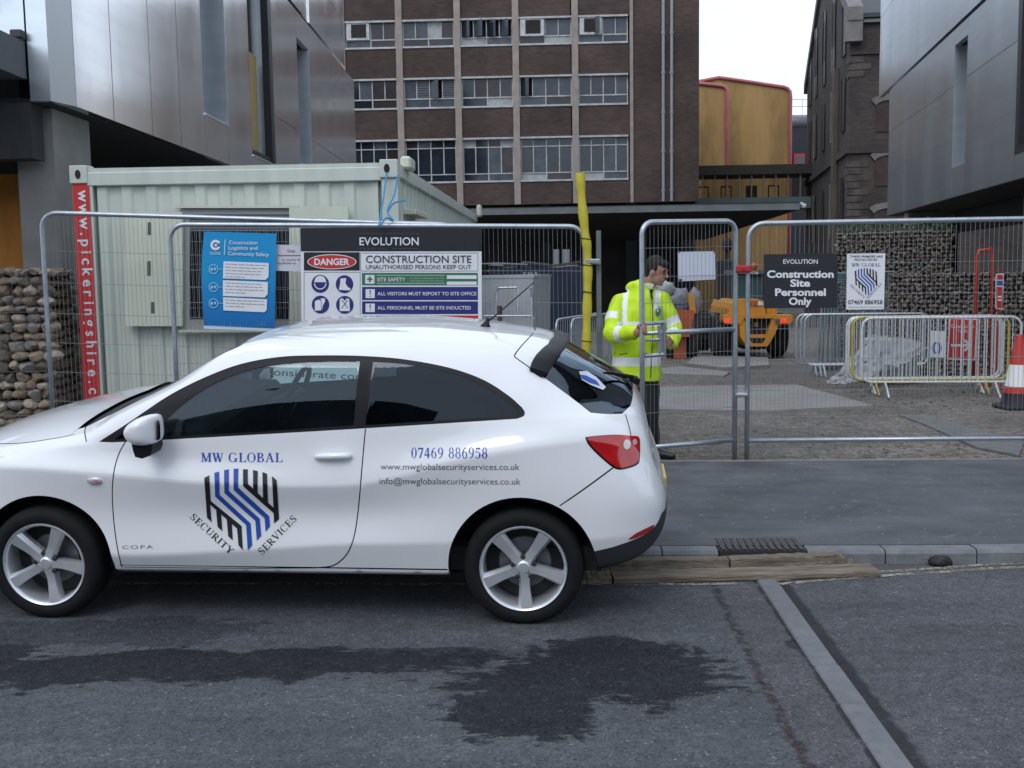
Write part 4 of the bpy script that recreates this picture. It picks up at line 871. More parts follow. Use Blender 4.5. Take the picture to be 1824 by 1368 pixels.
# red strip with the hire firm's web address running down it
q = krect(134, 325.5, 163.5, 720, -.012, .010); 
A_, B_, C2_, D2_ = (KQ(.012, -.006, .34), KQ(.172, -.006, .34), KQ(.172, -.006, KP_z := kp(150, 326).z), KQ(.012, -.006, KP_z))
mb = MB(); mb.add([A_, B_, C2_, D2_], [(0, 1, 2, 3)]); rs = build('red_strip', mb, m_red, cabin)
fc = Face(KQ(.012, -.006, .34), E1 * 1.0, EZ * 1.0); mb = MB(); mb2 = None
txt = 'www.pickeringshire.co.uk'; zz = kp(150, 337).z - .34; pitch_ = (kp(150, 337).z - kp(170, 700).z) / 19.4
for ch in txt:
    v, f, w_ = text2d(ch, .02); sc_ = .098
    if ch == 'w': adv = pitch_ * 1.28
    elif ch in '.i': adv = pitch_ * .70
    else: adv = pitch_ * 1.03
    ww = w_ * sc_; mb = MB(); mb.add([fc.pt(.055 + b * sc_, zz - (a - w_ / 2) * sc_ - adv / 2, .003) for a, b in v], f); build('letter', mb, m_white, rs); zz -= adv
    if zz < .12: break
# side shutter and vents seen along the flank
mb = MB(); mb.cbox(KQ(KW + .01, 1.0, 1.75), E1 * .05, E2 * .8, EZ * 1.0, .006); build('side_shutter', mb, m_green2, cabin); mb = MB(); mb.cbox(KQ(KW + .03, 1.0, 2.34), E1 * .12, E2 * .95, EZ * .05, .006); build('side_shutter_hood', mb, m_green2, cabin)
mb = MB(); mb.cbox(KQ(KW + .02, .55, KZ1 + .03), E1 * .10, E2 * .35, EZ * .12, .02); build('lifting_lug', mb, m_green2, cabin); mb = MB(); mb.cbox(KQ(KW + .06, 9.2, KZ1 + .05), E1 * .08, E2 * .3, EZ * .2, .02); build('lifting_lug', mb, m_green2, cabin)
# blue rope hitched from the casting to the fence
mb = MB(); rp = lambda x, y, d: RP(x, y, KQ(0, d, 0), E2)
mb.tube(spline2([rp(689, 308, -.04), rp(684, 345, -.25), rp(678, 385, -.75), rp(675, 402, -.95)], 5), .008, 6); mb.tube(spline2([rp(708, 312, -.04), rp(703, 345, -.2), rp(690, 375, -.5), rp(700, 392, -.7), rp(688, 388, -.8), rp(676, 403, -.95)], 5), .008, 6); mb.tube(spline2([rp(690, 378, -.5), rp(700, 363, -.45), rp(714, 358, -.4), rp(722, 357, -.4)], 5), .008, 6)
solo('rope', mb, mat('blue_rope', (.05, .24, .46), rough=.8, var=.2, vscale=60), 'light blue rope tied from the cabin corner to the fence rail', 'rope')
# ---- gabion walls
m_gst = [mat('gabion_stone_%s' % nm, c_, rough=.9, var=.4, vscale=14, bump=.6, bscale=40) for nm, c_ in (('brown', (.22, .165, .12)), ('tan', (.30, .24, .175)), ('grey', (.24, .22, .20)), ('pale', (.38, .32, .25)), ('dark', (.14, .115, .09)))]
m_wire = mat('galvanised_wire', (.20, .21, .22), rough=.5, metal=.7)
GST = []
for s_ in range(10):
    vs, fs = rock(40 + s_, 2, True); q = MB(); q.add(vs, fs); me = bpy.data.meshes.new('stone'); me.from_pydata([tuple(v) for v in vs], [], fs)
    me.materials.append(m_gst[s_ % 5]); me.polygons.foreach_set('use_smooth', [True] * len(me.polygons)); me.set_sharp_from_angle(angle=math.radians(28)); GST.append(me)
gz0, gz1 = .08, 1.86; gx1, gy0 = -4.27, 9.98
gab = thing('gabion_wall', 'rough stone-filled gabion wall in front of the orange boarding', 'wall', (-5.5, 10.5, gz0))
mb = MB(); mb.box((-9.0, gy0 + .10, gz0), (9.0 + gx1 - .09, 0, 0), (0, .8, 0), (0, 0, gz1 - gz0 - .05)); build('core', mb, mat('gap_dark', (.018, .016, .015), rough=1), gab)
random.seed(31)
def put_stone(c, r, parent, inv):
    me = random.choice(GST); o = bpy.data.objects.new('stone', me); col.objects.link(o); o.parent = parent
    R_ = Matrix.Rotation(random.uniform(-.25, .25), 4, 'Y') @ Matrix.Rotation(random.uniform(0, 6.28), 4, 'Z')
    S_ = Matrix.Diagonal((r[0], r[1], r[2], 1)); o.matrix_basis = Matrix.Translation(inv @ Vector(c)) @ Matrix.Rotation(random.uniform(-.2, .2), 4, 'Y') @ S_ @ Matrix.Rotation(random.uniform(0, 6.28), 4, 'Z')
def stone_rows(u0, u1, z0, z1, hs, fn, put):
    z = z0
    while z < z1 - .02:
        h = random.uniform(*hs); h = min(h, z1 - z); u = u0 + random.uniform(-.06, .0)
        while u < u1:
            w = h * random.uniform(.95, 1.75); hh = h * random.uniform(.85, 1.12)
            put(fn(u + w / 2, z + h / 2 + random.uniform(-.012, .012)), w, hh); u += w * .97
        z += h * .94
gi = INV[gab.name]
stone_rows(-5.05, gx1, gz0, gz1, (.070, .115), lambda u, z: (u, gy0 + .09, z), lambda c, w, h: put_stone(c, (w * .54, .11, h * .64), gab, gi))
mbs = MB()
def joined(c, w, h, dep=.1, q=None, ax=Vector((1, 0, 0)), ay_=Vector((0, 1, 0))):
    vs, fs = random.choice(ROCKS); a_ = random.uniform(0, 6.28); R_ = Matrix.Rotation(a_, 3, 'Z'); 
    q.add([Vector(c) + ax * ((R_ @ v).x * w * .55) + ay_ * ((R_ @ v).y * dep) + EZ * (v.z * h * .56) for v in vs], fs)
stone_rows(gy0 + .12, gy0 + .86, gz0, gz1, (.08, .12), lambda u, z: (gx1 - .09, u, z), lambda c, w, h: joined(c, w, h, .1, mbs, Vector((0, 1, 0)), Vector((1, 0, 0))))
stone_rows(-9.0, -5.06, gz0, gz1, (.08, .12), lambda u, z: (u, gy0 + .09, z), lambda c, w, h: joined(c, w, h, .1, mbs))
stone_rows(-9.0, gx1, gz1 - .1, gz1 - .02, (.08, .1), lambda u, z: (u, gy0 + .4, z), lambda c, w, h: joined(c, w * 1.6, h, .3, mbs))
tag(build('stone_fill', mbs, m_gst[0], gab), kind='stuff')
mb = MB()
for k in range(14): z = gz0 + .02 + k * .135; mb.tube([(-9, gy0 - .03, z), (gx1 + .03, gy0 - .03, z), (gx1 + .03, gy0 + .95, z)], .0022, 4, caps=False)
for k in range(36): x = gx1 + .03 - k * .135; mb.tube([(x, gy0 - .033, gz0), (x, gy0 - .033, gz1)], .0022, 4, caps=False)
tag(build('wire_basket', mb, m_wire, gab), kind='stuff')
def far_gabion(name, label, px0, px1, py_top, Y0, Y1, zt, hs):
    A = P(px0, py_top, Y0); B = P(px1, py_top, Y1); A.z = B.z = 0; ax = (B - A).normalized(); L = (B - A).length; ay_ = Vector((-ax.y, ax.x, 0)); zb = min(site_z(A.y), site_z(B.y)) - .05
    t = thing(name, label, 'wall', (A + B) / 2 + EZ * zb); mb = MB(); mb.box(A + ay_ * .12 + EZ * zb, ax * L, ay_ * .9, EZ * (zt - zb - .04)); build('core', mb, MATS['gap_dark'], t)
    for mi in range(3):
        q = MB(); random.seed(mi * 7 + 3)
        stone_rows(0, L, zb, zt, hs, lambda u, z: A + ax * u + ay_ * .1 + EZ * z, lambda c, w, h: joined(c, w, h, .12, q, ax, ay_) if random.randrange(3) == mi or mi == 0 else None)
        tag(build('stone_fill', q, (mat('far_stone_a', (.16, .138, .118), rough=.9, var=.45, vscale=9), mat('far_stone_b', (.24, .21, .175), rough=.9, var=.4, vscale=9), mat('far_stone_c', (.12, .108, .098), rough=.9, var=.4, vscale=9))[mi], t), kind='stuff')
    q = MB(); random.seed(8)
    stone_rows(0, L, zt - .1, zt - .02, (.1, .13), lambda u, z: A + ax * u + ay_ * .5 + EZ * z, lambda c, w, h: joined(c, w * 1.4, h, .4, q, ax, ay_)); tag(build('top_stones', q, MATS['far_stone_b'], t), kind='stuff')
    return A, B, ax, ay_
far_gabion('gabion_wall', 'low stone gabion wall behind the red signs at the right', 1585, 1850, 487, 19.4, 18.2, 1.62, (.065, .095))
gA, gB, gax, gay = far_gabion('gabion_wall', 'taller stone gabion wall with plants on top under the right-hand overhang', 1488, 1692, 413, 25.5, 24.2, 2.53, (.075, .105))
# plants on the taller wall
random.seed(12); mb = MB(); Lg = (gB - gA).length
for i in range(900):
    u = random.uniform(0, Lg); c = gA + gax * u + gay * random.uniform(.1, .8) + EZ * (2.5 + abs(random.gauss(0, .10))); a_ = random.uniform(0, 6.28); l = random.uniform(.04, .10); d = Vector((math.cos(a_), math.sin(a_), random.uniform(.2, 1.2))).normalized(); s_ = d.orthogonal().normalized() * l * .35
    mb.add([c, c + d * l * .5 + s_, c + d * l, c + d * l * .5 - s_], [(0, 1, 2, 3)])
solo('ground_plants', mb, mat('dull_leaf', (.055, .075, .04), rough=.8, var=.4, vscale=6), 'low green plants growing along the top of the taller gabion wall', 'plants', kind='stuff')
# ---- temporary fence panels
m_galv = mat('galvanised_tube', (.42, .46, .50), rough=.38, metal=.75, var=.14, vscale=14, rvar=.12)
m_mesh = mat('fence_wire', (.26, .28, .29), rough=.45, metal=.6)
def fence_panel(name, label, A, B, ztA, ztB, foot=.0, rail=.17, mids=(), wires=None, cat='fence panel', group=None, nv=None, latch=False, rad=.021, lean=Vector((0, 0, 0)), corner=.13, mesh_m=None, frame_m=None):
    """A, B: feet of the two posts (world), ztA/ztB heights of the top above them"""
    A = Vector(A); B = Vector(B); t = thing(name, label, cat, (A + B) / 2, group); ax = (B - A); axh = ax.normalized(); W = ax.length
    def q(u, h): return A + ax * u + (EZ + lean) * (h * (ztA + (ztB - ztA) * u))
    cu = corner / W; chA, chB = corner / ztA, corner / ztB
    path = [q(0, 0), q(0, .5), q(0, 1 - chA)] + [q(cu * (1 - math.cos(a_)), 1 - chA + chA * math.sin(a_)) for a_ in (math.pi * k / 12 for k in range(1, 6))] + [q(cu, 1), q(.5, 1), q(1 - cu, 1)] + [q(1 - cu * (1 - math.cos(a_)), 1 - chB + chB * math.sin(a_)) for a_ in (math.pi * k / 12 for k in range(5, 0, -1))] + [q(1, 1 - chB), q(1, .5), q(1, 0)]
    mb = MB(); mb.tube(path, rad, 10); build('frame', mb, frame_m or m_galv, t, smooth=True)
    for h in (rail / ztA,) + tuple(m_ / ztA for m_ in mids): mb = MB(); mb.tube([q(.004, h), q(.996, h)], rad * .9, 10); build('rail', mb, frame_m or m_galv, t, smooth=True)
    mb = MB(); nv_ = nv or int(W / .0385); r_ = .0017
    for i in range(1, nv_):
        u = i / nv_; hi = 1.0 - (0 if cu < u < 1 - cu else chA * (1 - math.sqrt(max(0, 1 - (1 - min(u, 1 - u) / cu) ** 2)))); mb.tube([q(u, rail / ztA), q(u, hi)], r_, 3, caps=False)
    hs = wires or [.37, .63, .89, 1.15, 1.42, 1.70]
    for h in hs: mb.tube([q(0, h / ztA) , q(1, h / ztA)], r_ * 1.15, 4, caps=False)
    tag(build('wire_mesh', mb, mesh_m or m_mesh, t), kind='stuff')
    return t, q
bF = B_BACK + .10
def on_b(px, py, b): return RP(px, py, ST(0, b), E2)
def foot_at(px, py, b): p = on_b(px, py, b); return Vector((p.x, p.y, site_z(p.y) + .0))
# right-hand panel
A = foot_at(1331, 700, bF); B = A + E1 * 3.5; B.z = site_z(B.y); zt = on_b(1450, 396.5, bF).z
panR, qR = fence_panel('temporary_fence', 'right-hand mesh fence panel carrying the black personnel sign', A, B, zt - A.z, zt - B.z + .005, wires=[.37, .60, .86, 1.12, 1.40, 1.66])
AR = A
# middle panel with the big board
A = foot_at(309, 560, bF + .02); B = foot_at(1043, 560, bF + .02); pz = on_b(340, 399, bF).z; pz2 = on_b(1010, 404, bF).z
panM, qM = fence_panel('temporary_fence', 'middle mesh fence panel carrying the large site safety board', A, B, pz - A.z, pz2 - B.z)
# left panel, standing a little higher on a second block and leaning along
A = foot_at(84, 560, bF + .16); B = foot_at(815, 560, bF + .16); pz = on_b(115, 378, bF + .16).z; pz2 = on_b(790, 401, bF + .16).z
for nm, p_, h_ in (('left', A, pz - 2.03 - A.z), ('right', B, pz2 - 1.99 - B.z)):
    h_ = max(h_, .06); mb = MB(); mb.cbox(p_ + EZ * (h_ / 2 - .0), E1 * .24, E2 * .58, EZ * h_, .015)
    solo('fence_foot_block', mb, mat('recycled_rubber', (.05, .05, .052), rough=.9, var=.3, vscale=30), 'block under the %s post of the left fence panel' % ('left' if nm == 'left' else 'right-hand'), 'block')
    p_.z += h_
panL, qL = fence_panel('temporary_fence', 'left-hand mesh fence panel in front of the stone wall and red strip', A, B, pz - A.z, pz2 - B.z)
# gate, swung a little towards the road
H1 = foot_at(1309, 700, bF); H1.z = AR.z; H0 = P(1144, 700, 8.80); H0.z = site_z(9.1) + .02
gz_t = P(1225, 394.5, (H0.y + H1.y) / 2).z
gate, qG = fence_panel('pedestrian_gate', 'narrow mesh gate held by the man in the yellow jacket', H0, H1, P(1160, 395.5, H0.y).z - H0.z, on_b(1295, 394, bF).z - H1.z, cat='gate', rail=.17, mids=(1.10,), wires=[.45, .68, .92, 1.34, 1.55, 1.78], corner=.10)
mb = MB(); gax = (H1 - H0).normalized(); gn = Vector((gax.y, -gax.x, 0))
def gp(px, py): return RP(px, py, H0, gn)
for (x0, y0), (x1, y1) in (((1146, 577), (1180, 574)), ((1180, 574), (1180, 631)), ((1180, 631), (1146, 634)), ((1148, 606), (1172, 604)), ((1172, 580), (1172, 629))):
    a, b = gp(x0, y0), gp(x1, y1); mb.tube([a + gn * .02, b + gn * .02], .016 if y1 != 604 else .012, 4)
build('latch_frame', mb, m_galv, gate)
# fittings
def clamp(px, py, b, L, m_, label, w=.05):
    p = on_b(px, py, b) - E2 * .028; mb = MB(); mb.cbox(p, E1 * L, E2 * .06, EZ * w, .01); mb.tube([p - E2 * .045, p - E2 * .02], .012, 6); solo('fence_clamp', mb, m_, label, 'clamp', 'clamps joining the fence panels')
clamp(1323, 479, bF, .12, mat('red_plastic', (.42, .02, .035), rough=.45), 'red clamp joining the gate to the right-hand panel', .06)
clamp(1320, 703, bF, .11, m_galv, 'silver clamp low on the gate hinge posts', .035)
clamp(1056, 466, bF + .02, .13, m_galv, 'silver clamp between the yellow sleeve and the square post', .045)
mb = MB(); a = foot_at(1067, 560, bF + .06); mb.cbox(a + EZ * (.0 + (on_b(1065, 411, bF + .06).z - a.z) / 2), E1 * .042, E2 * .042, EZ * (on_b(1065, 411, bF + .06).z - a.z), .004)
solo('square_post', mb, mat('grey_green_post', (.15, .17, .165), rough=.55, metal=.3, var=.2), 'dark square steel post beside the yellow padded post', 'post')
pth = [on_b(x, y, bF - .0) for x, y in ((1033, 308), (1035.5, 345), (1039, 385), (1043, 420), (1046, 445), (1047, 480), (1046.5, 520), (1045.5, 560), (1045, 600), (1045, 640), (1045, 700))]; pth.append(Vector((pth[-1].x, pth[-1].y, site_z(9.1) + .02)))
yel = thing('padded_post', 'tall yellow padded sleeve strapped round the fence post', 'sleeve', Vector((pth[-1].x, pth[-1].y, site_z(9.1))))
mb = MB(); pp = spline2(pth, 5); rs_ = [.037 + .004 * math.sin(i * .8) for i in range(len(pp))]; mb.tube(pp, rs_, 14); build('foam_sleeve', mb, mat('yellow_foam', (.52, .44, .035), rough=.6, var=.12, vscale=10, bump=.15, bscale=30), yel, smooth=True, angle=50)
for py in (427, 474, 520, 606):
    k = min(range(len(pp)), key=lambda i: abs(pp[i][2] - on_b(1045, py, bF).z)); p_ = Vector(pp[k]); mb = MB(); mb.tube([p_ + Vector((math.cos(a_) * .042, math.sin(a_) * .042, .004 * math.sin(a_ * 2))) for a_ in (2 * math.pi * i / 16 for i in range(16))], .004, 5, closed=True); build('tie', mb, m_dark, yel)
# ---- signs, drawn in photograph pixels on their own upright planes
class PxFace:
    def __init__(s, o, n, bow=None): s.o = Vector(o); s.n = Vector(n).normalized(); s.bow = bow       # n points to the viewer
    def pt(s, x, y, h=0.0): return RP(x, y, s.o, s.n) + s.n * (h + (s.bow(x, y) if s.bow else 0))
    def poly(s, mb, pts, lv=0):
        a = sum(pts[i - 1][0] * pts[i][1] - pts[i][0] * pts[i - 1][1] for i in range(len(pts))); pts = pts[::-1] if a > 0 else pts
        mb.add([s.pt(x, y, .0012 * lv) for x, y in pts], [tuple(range(len(pts)))]); return mb
    def rect(s, mb, x0, y0, x1, y1, lv=0): return s.poly(mb, [(x0, y0), (x1, y0), (x1, y1), (x0, y1)], lv)
    def word(s, mb, txt, x0, x1, y, cap, lv=4, bold=0.0, serif=False, spacing=1.0, y1=None, to=None):
        v, f, w = serif2d(txt) if serif else text2d(txt, bold, spacing); y1 = y if y1 is None else y1
        L = math.hypot(x1 - x0, y1 - y); dx, dy = (x1 - x0) / w, (y1 - y) / w; ux, uy = (y1 - y) / L, -(x1 - x0) / L
        mb.add([s.pt(x0 + dx * a + ux * cap * b, y + dy * a + uy * cap * b, .0012 * lv) for a, b in v], f); return mb
    def ring(s, mb, cx_, cy_, r0, r1, lv, a0=0, a1=360, n_=28):
        P1 = [(cx_ + r1 * math.cos(math.radians(a0 + (a1 - a0) * i / n_)), cy_ + r1 * math.sin(math.radians(a0 + (a1 - a0) * i / n_))) for i in range(n_ + 1)]
        P0 = [(cx_ + r0 * math.cos(math.radians(a0 + (a1 - a0) * i / n_)), cy_ + r0 * math.sin(math.radians(a0 + (a1 - a0) * i / n_))) for i in range(n_ + 1)]
        for i in range(n_): s.poly(mb, [P0[i], P1[i], P1[i + 1], P0[i + 1]], lv)
        return mb
    def board(s, name, pts, th, m, parent):
        a = sum(pts[i - 1][0] * pts[i][1] - pts[i][0] * pts[i - 1][1] for i in range(len(pts))); pts = pts[::-1] if a > 0 else pts; n_ = len(pts)
        mb = MB(); f = [s.pt(x, y, 0) for x, y in pts]; b = [p - s.n * th for p in f]
        mb.add(f + b, [tuple(range(n_)), tuple(range(2 * n_ - 1, n_ - 1, -1))] + [(i, n_ + i, n_ + (i + 1) % n_, (i + 1) % n_) for i in range(n_)]); return build(name, mb, m, parent)
m_ink = mat('print_black', (.012, .013, .018), rough=.45); m_blue = mat('print_navy', (.020, .024, .16), rough=.45); m_grn = mat('print_green', (.035, .17, .085), rough=.45); m_dim = mat('print_grey', (.10, .105, .115), rough=.5); m_txt = mat('print_charcoal', (.035, .04, .055), rough=.5)
NV = -E2
def shp(name, parent, m, fn):
    mb = MB(); fn(mb); return build(name, mb, m, parent)
s = PxFace(ST(0, bF - .035), NV)
brd = thing('site_safety_board', 'large danger construction site board under a black header', 'sign', s.pt(700, 640))
base = s.board('panel', [(535, 406), (857.5, 405), (858.5, 640), (538, 642)], .008, m_white, brd)
hdr = shp('header', brd, m_ink, lambda q: s.poly(q, [(535, 406), (857.5, 405), (857.8, 447.6), (535.8, 447.8)], 1))
shp('lettering', hdr, m_white, lambda q: s.word(q, 'EVOLUTION', 640.5, 746, 436.6, 13.6, bold=.012))
shp('small_lettering', hdr, m_dim, lambda q: (s.word(q, 'DEMOLITION', 689, 746, 417.8, 3.3, spacing=1.6), s.word(q, 'ENABLING', 641, 690.5, 444.5, 3.2, spacing=1.6), s.rect(q, 641, 415.2, 682, 415.8, 2), s.rect(q, 698, 442.3, 745, 442.9, 2)))
dgr = shp('danger_panel', brd, m_ink, lambda q: s.rect(q, 541.3, 449.3, 640.8, 482, 1))
shp('oval_border', dgr, m_white, lambda q: s.poly(q, ellipse(591.2, 466.3, 43.8, 13.4), 2)); shp('oval', dgr, m_red, lambda q: s.poly(q, ellipse(591.2, 466.3, 42.2, 12.0), 3))
shp('lettering', dgr, m_white, lambda q: s.word(q, 'DANGER', 560, 622.6, 471.8, 11.0, bold=.03))
def outline(q, x0, y0, x1, y1, w, lv=1): [s.rect(q, *r_, lv) for r_ in ((x0, y0, x1, y0 + w), (x0, y1 - w, x1, y1), (x0, y0, x0 + w, y1), (x1 - w, y0, x1, y1))]
shp('border', brd, m_txt, lambda q: (outline(q, 642, 450.3, 851.6, 483.2, .8), outline(q, 541.3, 484.6, 642, 636, .8)))
shp('lettering', brd, m_txt, lambda q: s.word(q, 'CONSTRUCTION SITE', 652, 839.7, 468.0, 12.8, bold=.006)); shp('lettering', brd, m_txt, lambda q: s.word(q, 'UNAUTHORISED PERSONS KEEP OUT', 652, 839.7, 479.2, 7.4, bold=.004))
grn = shp('green_band', brd, m_grn, lambda q: s.rect(q, 644.7, 486, 851.2, 508.4, 1))
shp('first_aid_square', grn, m_white, lambda q: s.rect(q, 650.7, 489.8, 667, 505.2, 2)); shp('cross', grn, m_grn, lambda q: (s.rect(q, 654, 495.7, 663.7, 499, 3), s.rect(q, 657.2, 492.3, 660.5, 502.4, 3.2)))
shp('ruled_lines', grn, m_white, lambda q: (s.rect(q, 671, 490, 792, 490.7, 2), s.rect(q, 672, 504.2, 792, 504.9, 2), s.rect(q, 796, 490.3, 849, 496.7, 2), s.rect(q, 796, 501.6, 849, 507.4, 2)))
shp('lettering', grn, m_white, lambda q: s.word(q, 'SITE SAFETY', 672, 722, 501, 6.4, bold=.008))
shp('small_lettering', grn, mat('print_pale_green', (.35, .5, .4), rough=.5), lambda q: (s.word(q, 'IN CASE OF EMERGENCY DIAL 999', 731, 790, 497, 2.7), s.word(q, 'FOR AMBULANCE, FIRE & POLICE', 731, 790, 501.6, 2.7)))
for y0, y1, tx, x1, by in ((511, 534.5, 'ALL VISITORS MUST REPORT TO SITE OFFICE', 848.7, 526), (536.7, 559.4, 'ALL PERSONNEL MUST BE SITE INDUCTED', 838.7, 551.2)):
    bl = shp('blue_band', brd, m_blue, lambda q: s.rect(q, 645, y0, 851.4, y1, 1)); shp('mark_square', bl, m_white, lambda q: s.rect(q, 651.3, y0 + 4, 667.6, y1 - 3.6, 2))
    shp('exclamation', bl, m_blue, lambda q: (s.poly(q, [(658.3, y0 + 5.8), (660.7, y0 + 5.8), (660, y1 - 9), (659, y1 - 9)], 3), s.rect(q, 658.6, y1 - 7.6, 660.4, y1 - 5.6, 3)))
    shp('lettering', bl, m_white, lambda q: s.word(q, tx, 672.5, x1, by, 5.9, bold=.008))
rdb = shp('red_band', brd, m_red, lambda q: s.rect(q, 646, 561.8, 852, 585, 1)); shp('mark_square', rdb, m_white, lambda q: s.rect(q, 651.5, 565, 670, 582, 2))
shp('lettering', brd, m_txt, lambda q: s.word(q, 'PROTECTIVE', 548, 582, 575, 5.4))
ic = [(570.5, 505.6), (613.7, 506.2), (571, 542.5), (614.3, 543)]
for k, (x, y) in enumerate(ic):
    d_ = shp('mandatory_disc', brd, m_blue, lambda q: s.poly(q, ellipse(x, y, 15.6, 16.0), 2))
    if k == 0:
        shp('helmet_symbol', d_, m_white, lambda q: (s.poly(q, arc(x, y - 4.5, 10, 180, 360, 14) + [(x + 12, y - 3), (x - 12, y - 3)], 3), s.ring(q, x, y - 1, 9.3, 11.0, 3, 0, 180, 14)))
    elif k == 1: shp('boot_symbol', d_, m_white, lambda q: s.poly(q, [(x - 7, y - 10), (x + 3, y - 11), (x + 2, y - 1), (x + 6, y + 5), (x + 11, y + 8), (x + 10, y + 11), (x - 10, y + 10), (x - 8, y + 1)], 3))
    elif k == 2: shp('glove_symbol', d_, m_white, lambda q: (s.poly(q, [(x - 10, y - 6), (x - 3, y - 9), (x + 1, y - 6), (x + 1, y + 10), (x - 10, y + 11)], 3), s.poly(q, [(x + 0, y - 11), (x + 8, y - 11), (x + 8, y - 5), (x + 4, y + 2), (x + 3, y + 9), (x + 2, y + 9), (x + 2, y - 5)], 3.2)))
    else:
        shp('vest_symbol', d_, m_white, lambda q: s.poly(q, [(x - 9, y - 10), (x - 4, y - 12), (x, y - 7), (x + 4, y - 12), (x + 8, y - 10), (x + 9, y + 11), (x - 9, y + 11)], 3)); shp('vest_straps', d_, m_ink, lambda q: (s.poly(q, [(x - 6, y - 9), (x - 5, y - 9.5), (x + 6, y + 6), (x + 5, y + 6.5)], 4), s.poly(q, [(x + 6, y - 9), (x + 5, y - 9.5), (x - 6, y + 6), (x - 5, y + 6.5)], 4.3)))
# blue logistics poster, slightly bowed, its colour printed from sky blue down to deep blue
n = NB('poster_print'); t_ = n.rng(n.Z, 1.20, 2.0, 0, 1, False); rp_ = n.nd.new('ShaderNodeValToRGB'); n.lk.new(t_, rp_.inputs['Fac']); e_ = rp_.color_ramp.elements; e_[0].position = .0; e_[0].color = (.008, .085, .28, 1); e_[1].position = .75; e_[1].color = (.010, .27, .56, 1); el = rp_.color_ramp.elements.new(.28); el.color = (.008, .16, .44, 1)
m_poster = n.out(rp_.outputs['Color'], .35)
def Z5(x, y): return (350 + x / 6.84, 400 + y / 6.84)
s = PxFace(ST(0, bF - .045), NV, bow=lambda x, y: .010 * math.sin(math.pi * min(max((x - 358) / 134, 0), 1)))
pst = thing('logistics_poster', 'sky blue construction logistics poster hung on the fence', 'poster', s.pt(426, 588))
mb = MB(); Lf = [Z5(*p) for p in spline2([(95, 85), (72, 330), (62, 600), (72, 900), (92, 1225)], 4)]; Rg = [Z5(*p) for p in spline2([(975, 110), (968, 400), (960, 700), (957, 1000), (955, 1262)], 4)]
for k in range(len(Lf) - 1):
    for i in range(8):
        f0, f1 = i / 8, (i + 1) / 8; lp = lambda a, b, f: (a[0] + (b[0] - a[0]) * f, a[1] + (b[1] - a[1]) * f); s.poly(mb, [lp(Lf[k], Rg[k], f0), lp(Lf[k], Rg[k], f1), lp(Lf[k + 1], Rg[k + 1], f1), lp(Lf[k + 1], Rg[k + 1], f0)])
sheet = build('sheet', mb, m_poster, pst, smooth=True)
def zp(q, pts, lv=3): s.poly(q, [Z5(*p) for p in pts], lv + 5)
shp('footer', pst, mat('poster_pale', (.50, .62, .74), rough=.4), lambda q: [zp(q, [(92 + 108 * i, 1232 + 4.6 * i), (200 + 108 * i, 1236.6 + 4.6 * i), (200 + 108 * i, 1272 + 3.6 * i), (92 + 108 * i, 1268 + 3.6 * i)]) for i in range(8)])
shp('emblem', pst, m_white, lambda q: (s.ring(q, *Z5(240, 250), 5.0, 9.4, 8, 28, 335), s.ring(q, *Z5(242, 250), 0, 2.4, 8, 0, 360, 14)))
for tx, x0, x1, y, y1, cap in (('Construction', 405, 748, 240, 243, 44), ('Logistics and', 400, 752, 305, 309, 44), ('Community Safety', 392, 888, 372, 389, 44), ('CLOCS', 168, 298, 364, 366, 32)):
    a_, b_ = Z5(x0, y), Z5(x1, y1); shp('lettering', pst, m_white, lambda q: s.word(q, tx, a_[0], b_[0], a_[1], cap / 6.84, lv=8, y1=b_[1], bold=.004))
shp('divider', pst, m_white, lambda q: zp(q, [(352, 185), (360, 185), (352, 370), (344, 370)]))
for pts_, cy_, rows_ in (([(338, 448), (885, 470), (882, 640), (845, 675), (330, 655)], 543, 5), ([(330, 678), (875, 700), (872, 850), (835, 888), (330, 870)], 762, 4), ([(332, 885), (865, 910), (860, 1040), (835, 1068), (335, 1045)], 958, 3)):
    bx = shp('text_box', pst, m_white, lambda q: zp(q, pts_, 3))
    def lines(q):
        rr_ = random.Random(cy_)
        for r_ in range(rows_):
            yy = pts_[0][1] + 26 + r_ * 38; x = 358; end = 358 + (440 if r_ < rows_ - 1 else 240)
            while x < end: w = rr_.uniform(25, 75); zp(q, [(x, yy + (x - 350) * .04), (x + w, yy + (x + w - 350) * .04), (x + w, yy + 9 + (x + w - 350) * .04), (x, yy + 9 + (x - 350) * .04)], 4); x += w + 12
    shp('small_print', bx, mat('print_mid_grey', (.36, .38, .43), rough=.5), lines)
    shp('icon_ring', pst, mat('poster_light_blue', (.30, .55, .72), rough=.4), lambda q: (s.ring(q, *Z5(213, cy_), 7.2, 8.6, 8), zp(q, [(272, cy_ - 3), (332, cy_ - 3), (332, cy_ + 3), (272, cy_ + 3)]), zp(q, [(180, cy_ - 22), (212, cy_ - 8), (205, cy_ + 24), (176, cy_ + 14)]), zp(q, [(222, cy_ - 24), (248, cy_ - 10), (240, cy_ + 20), (220, cy_ + 6)])))
def skyline(q):
    rr_ = random.Random(3)
    for i in range(20): x = 150 + i * 38; h_ = rr_.choice((12, 20, 26, 60, 16)); zp(q, [(x, 1236), (x + rr_.uniform(6, 26), 1237), (x + 9, 1236 - h_), (x + 4, 1236 - h_)], 3.2)
shp('skyline', pst, mat('poster_skyline', (.07, .27, .48), rough=.4), skyline)
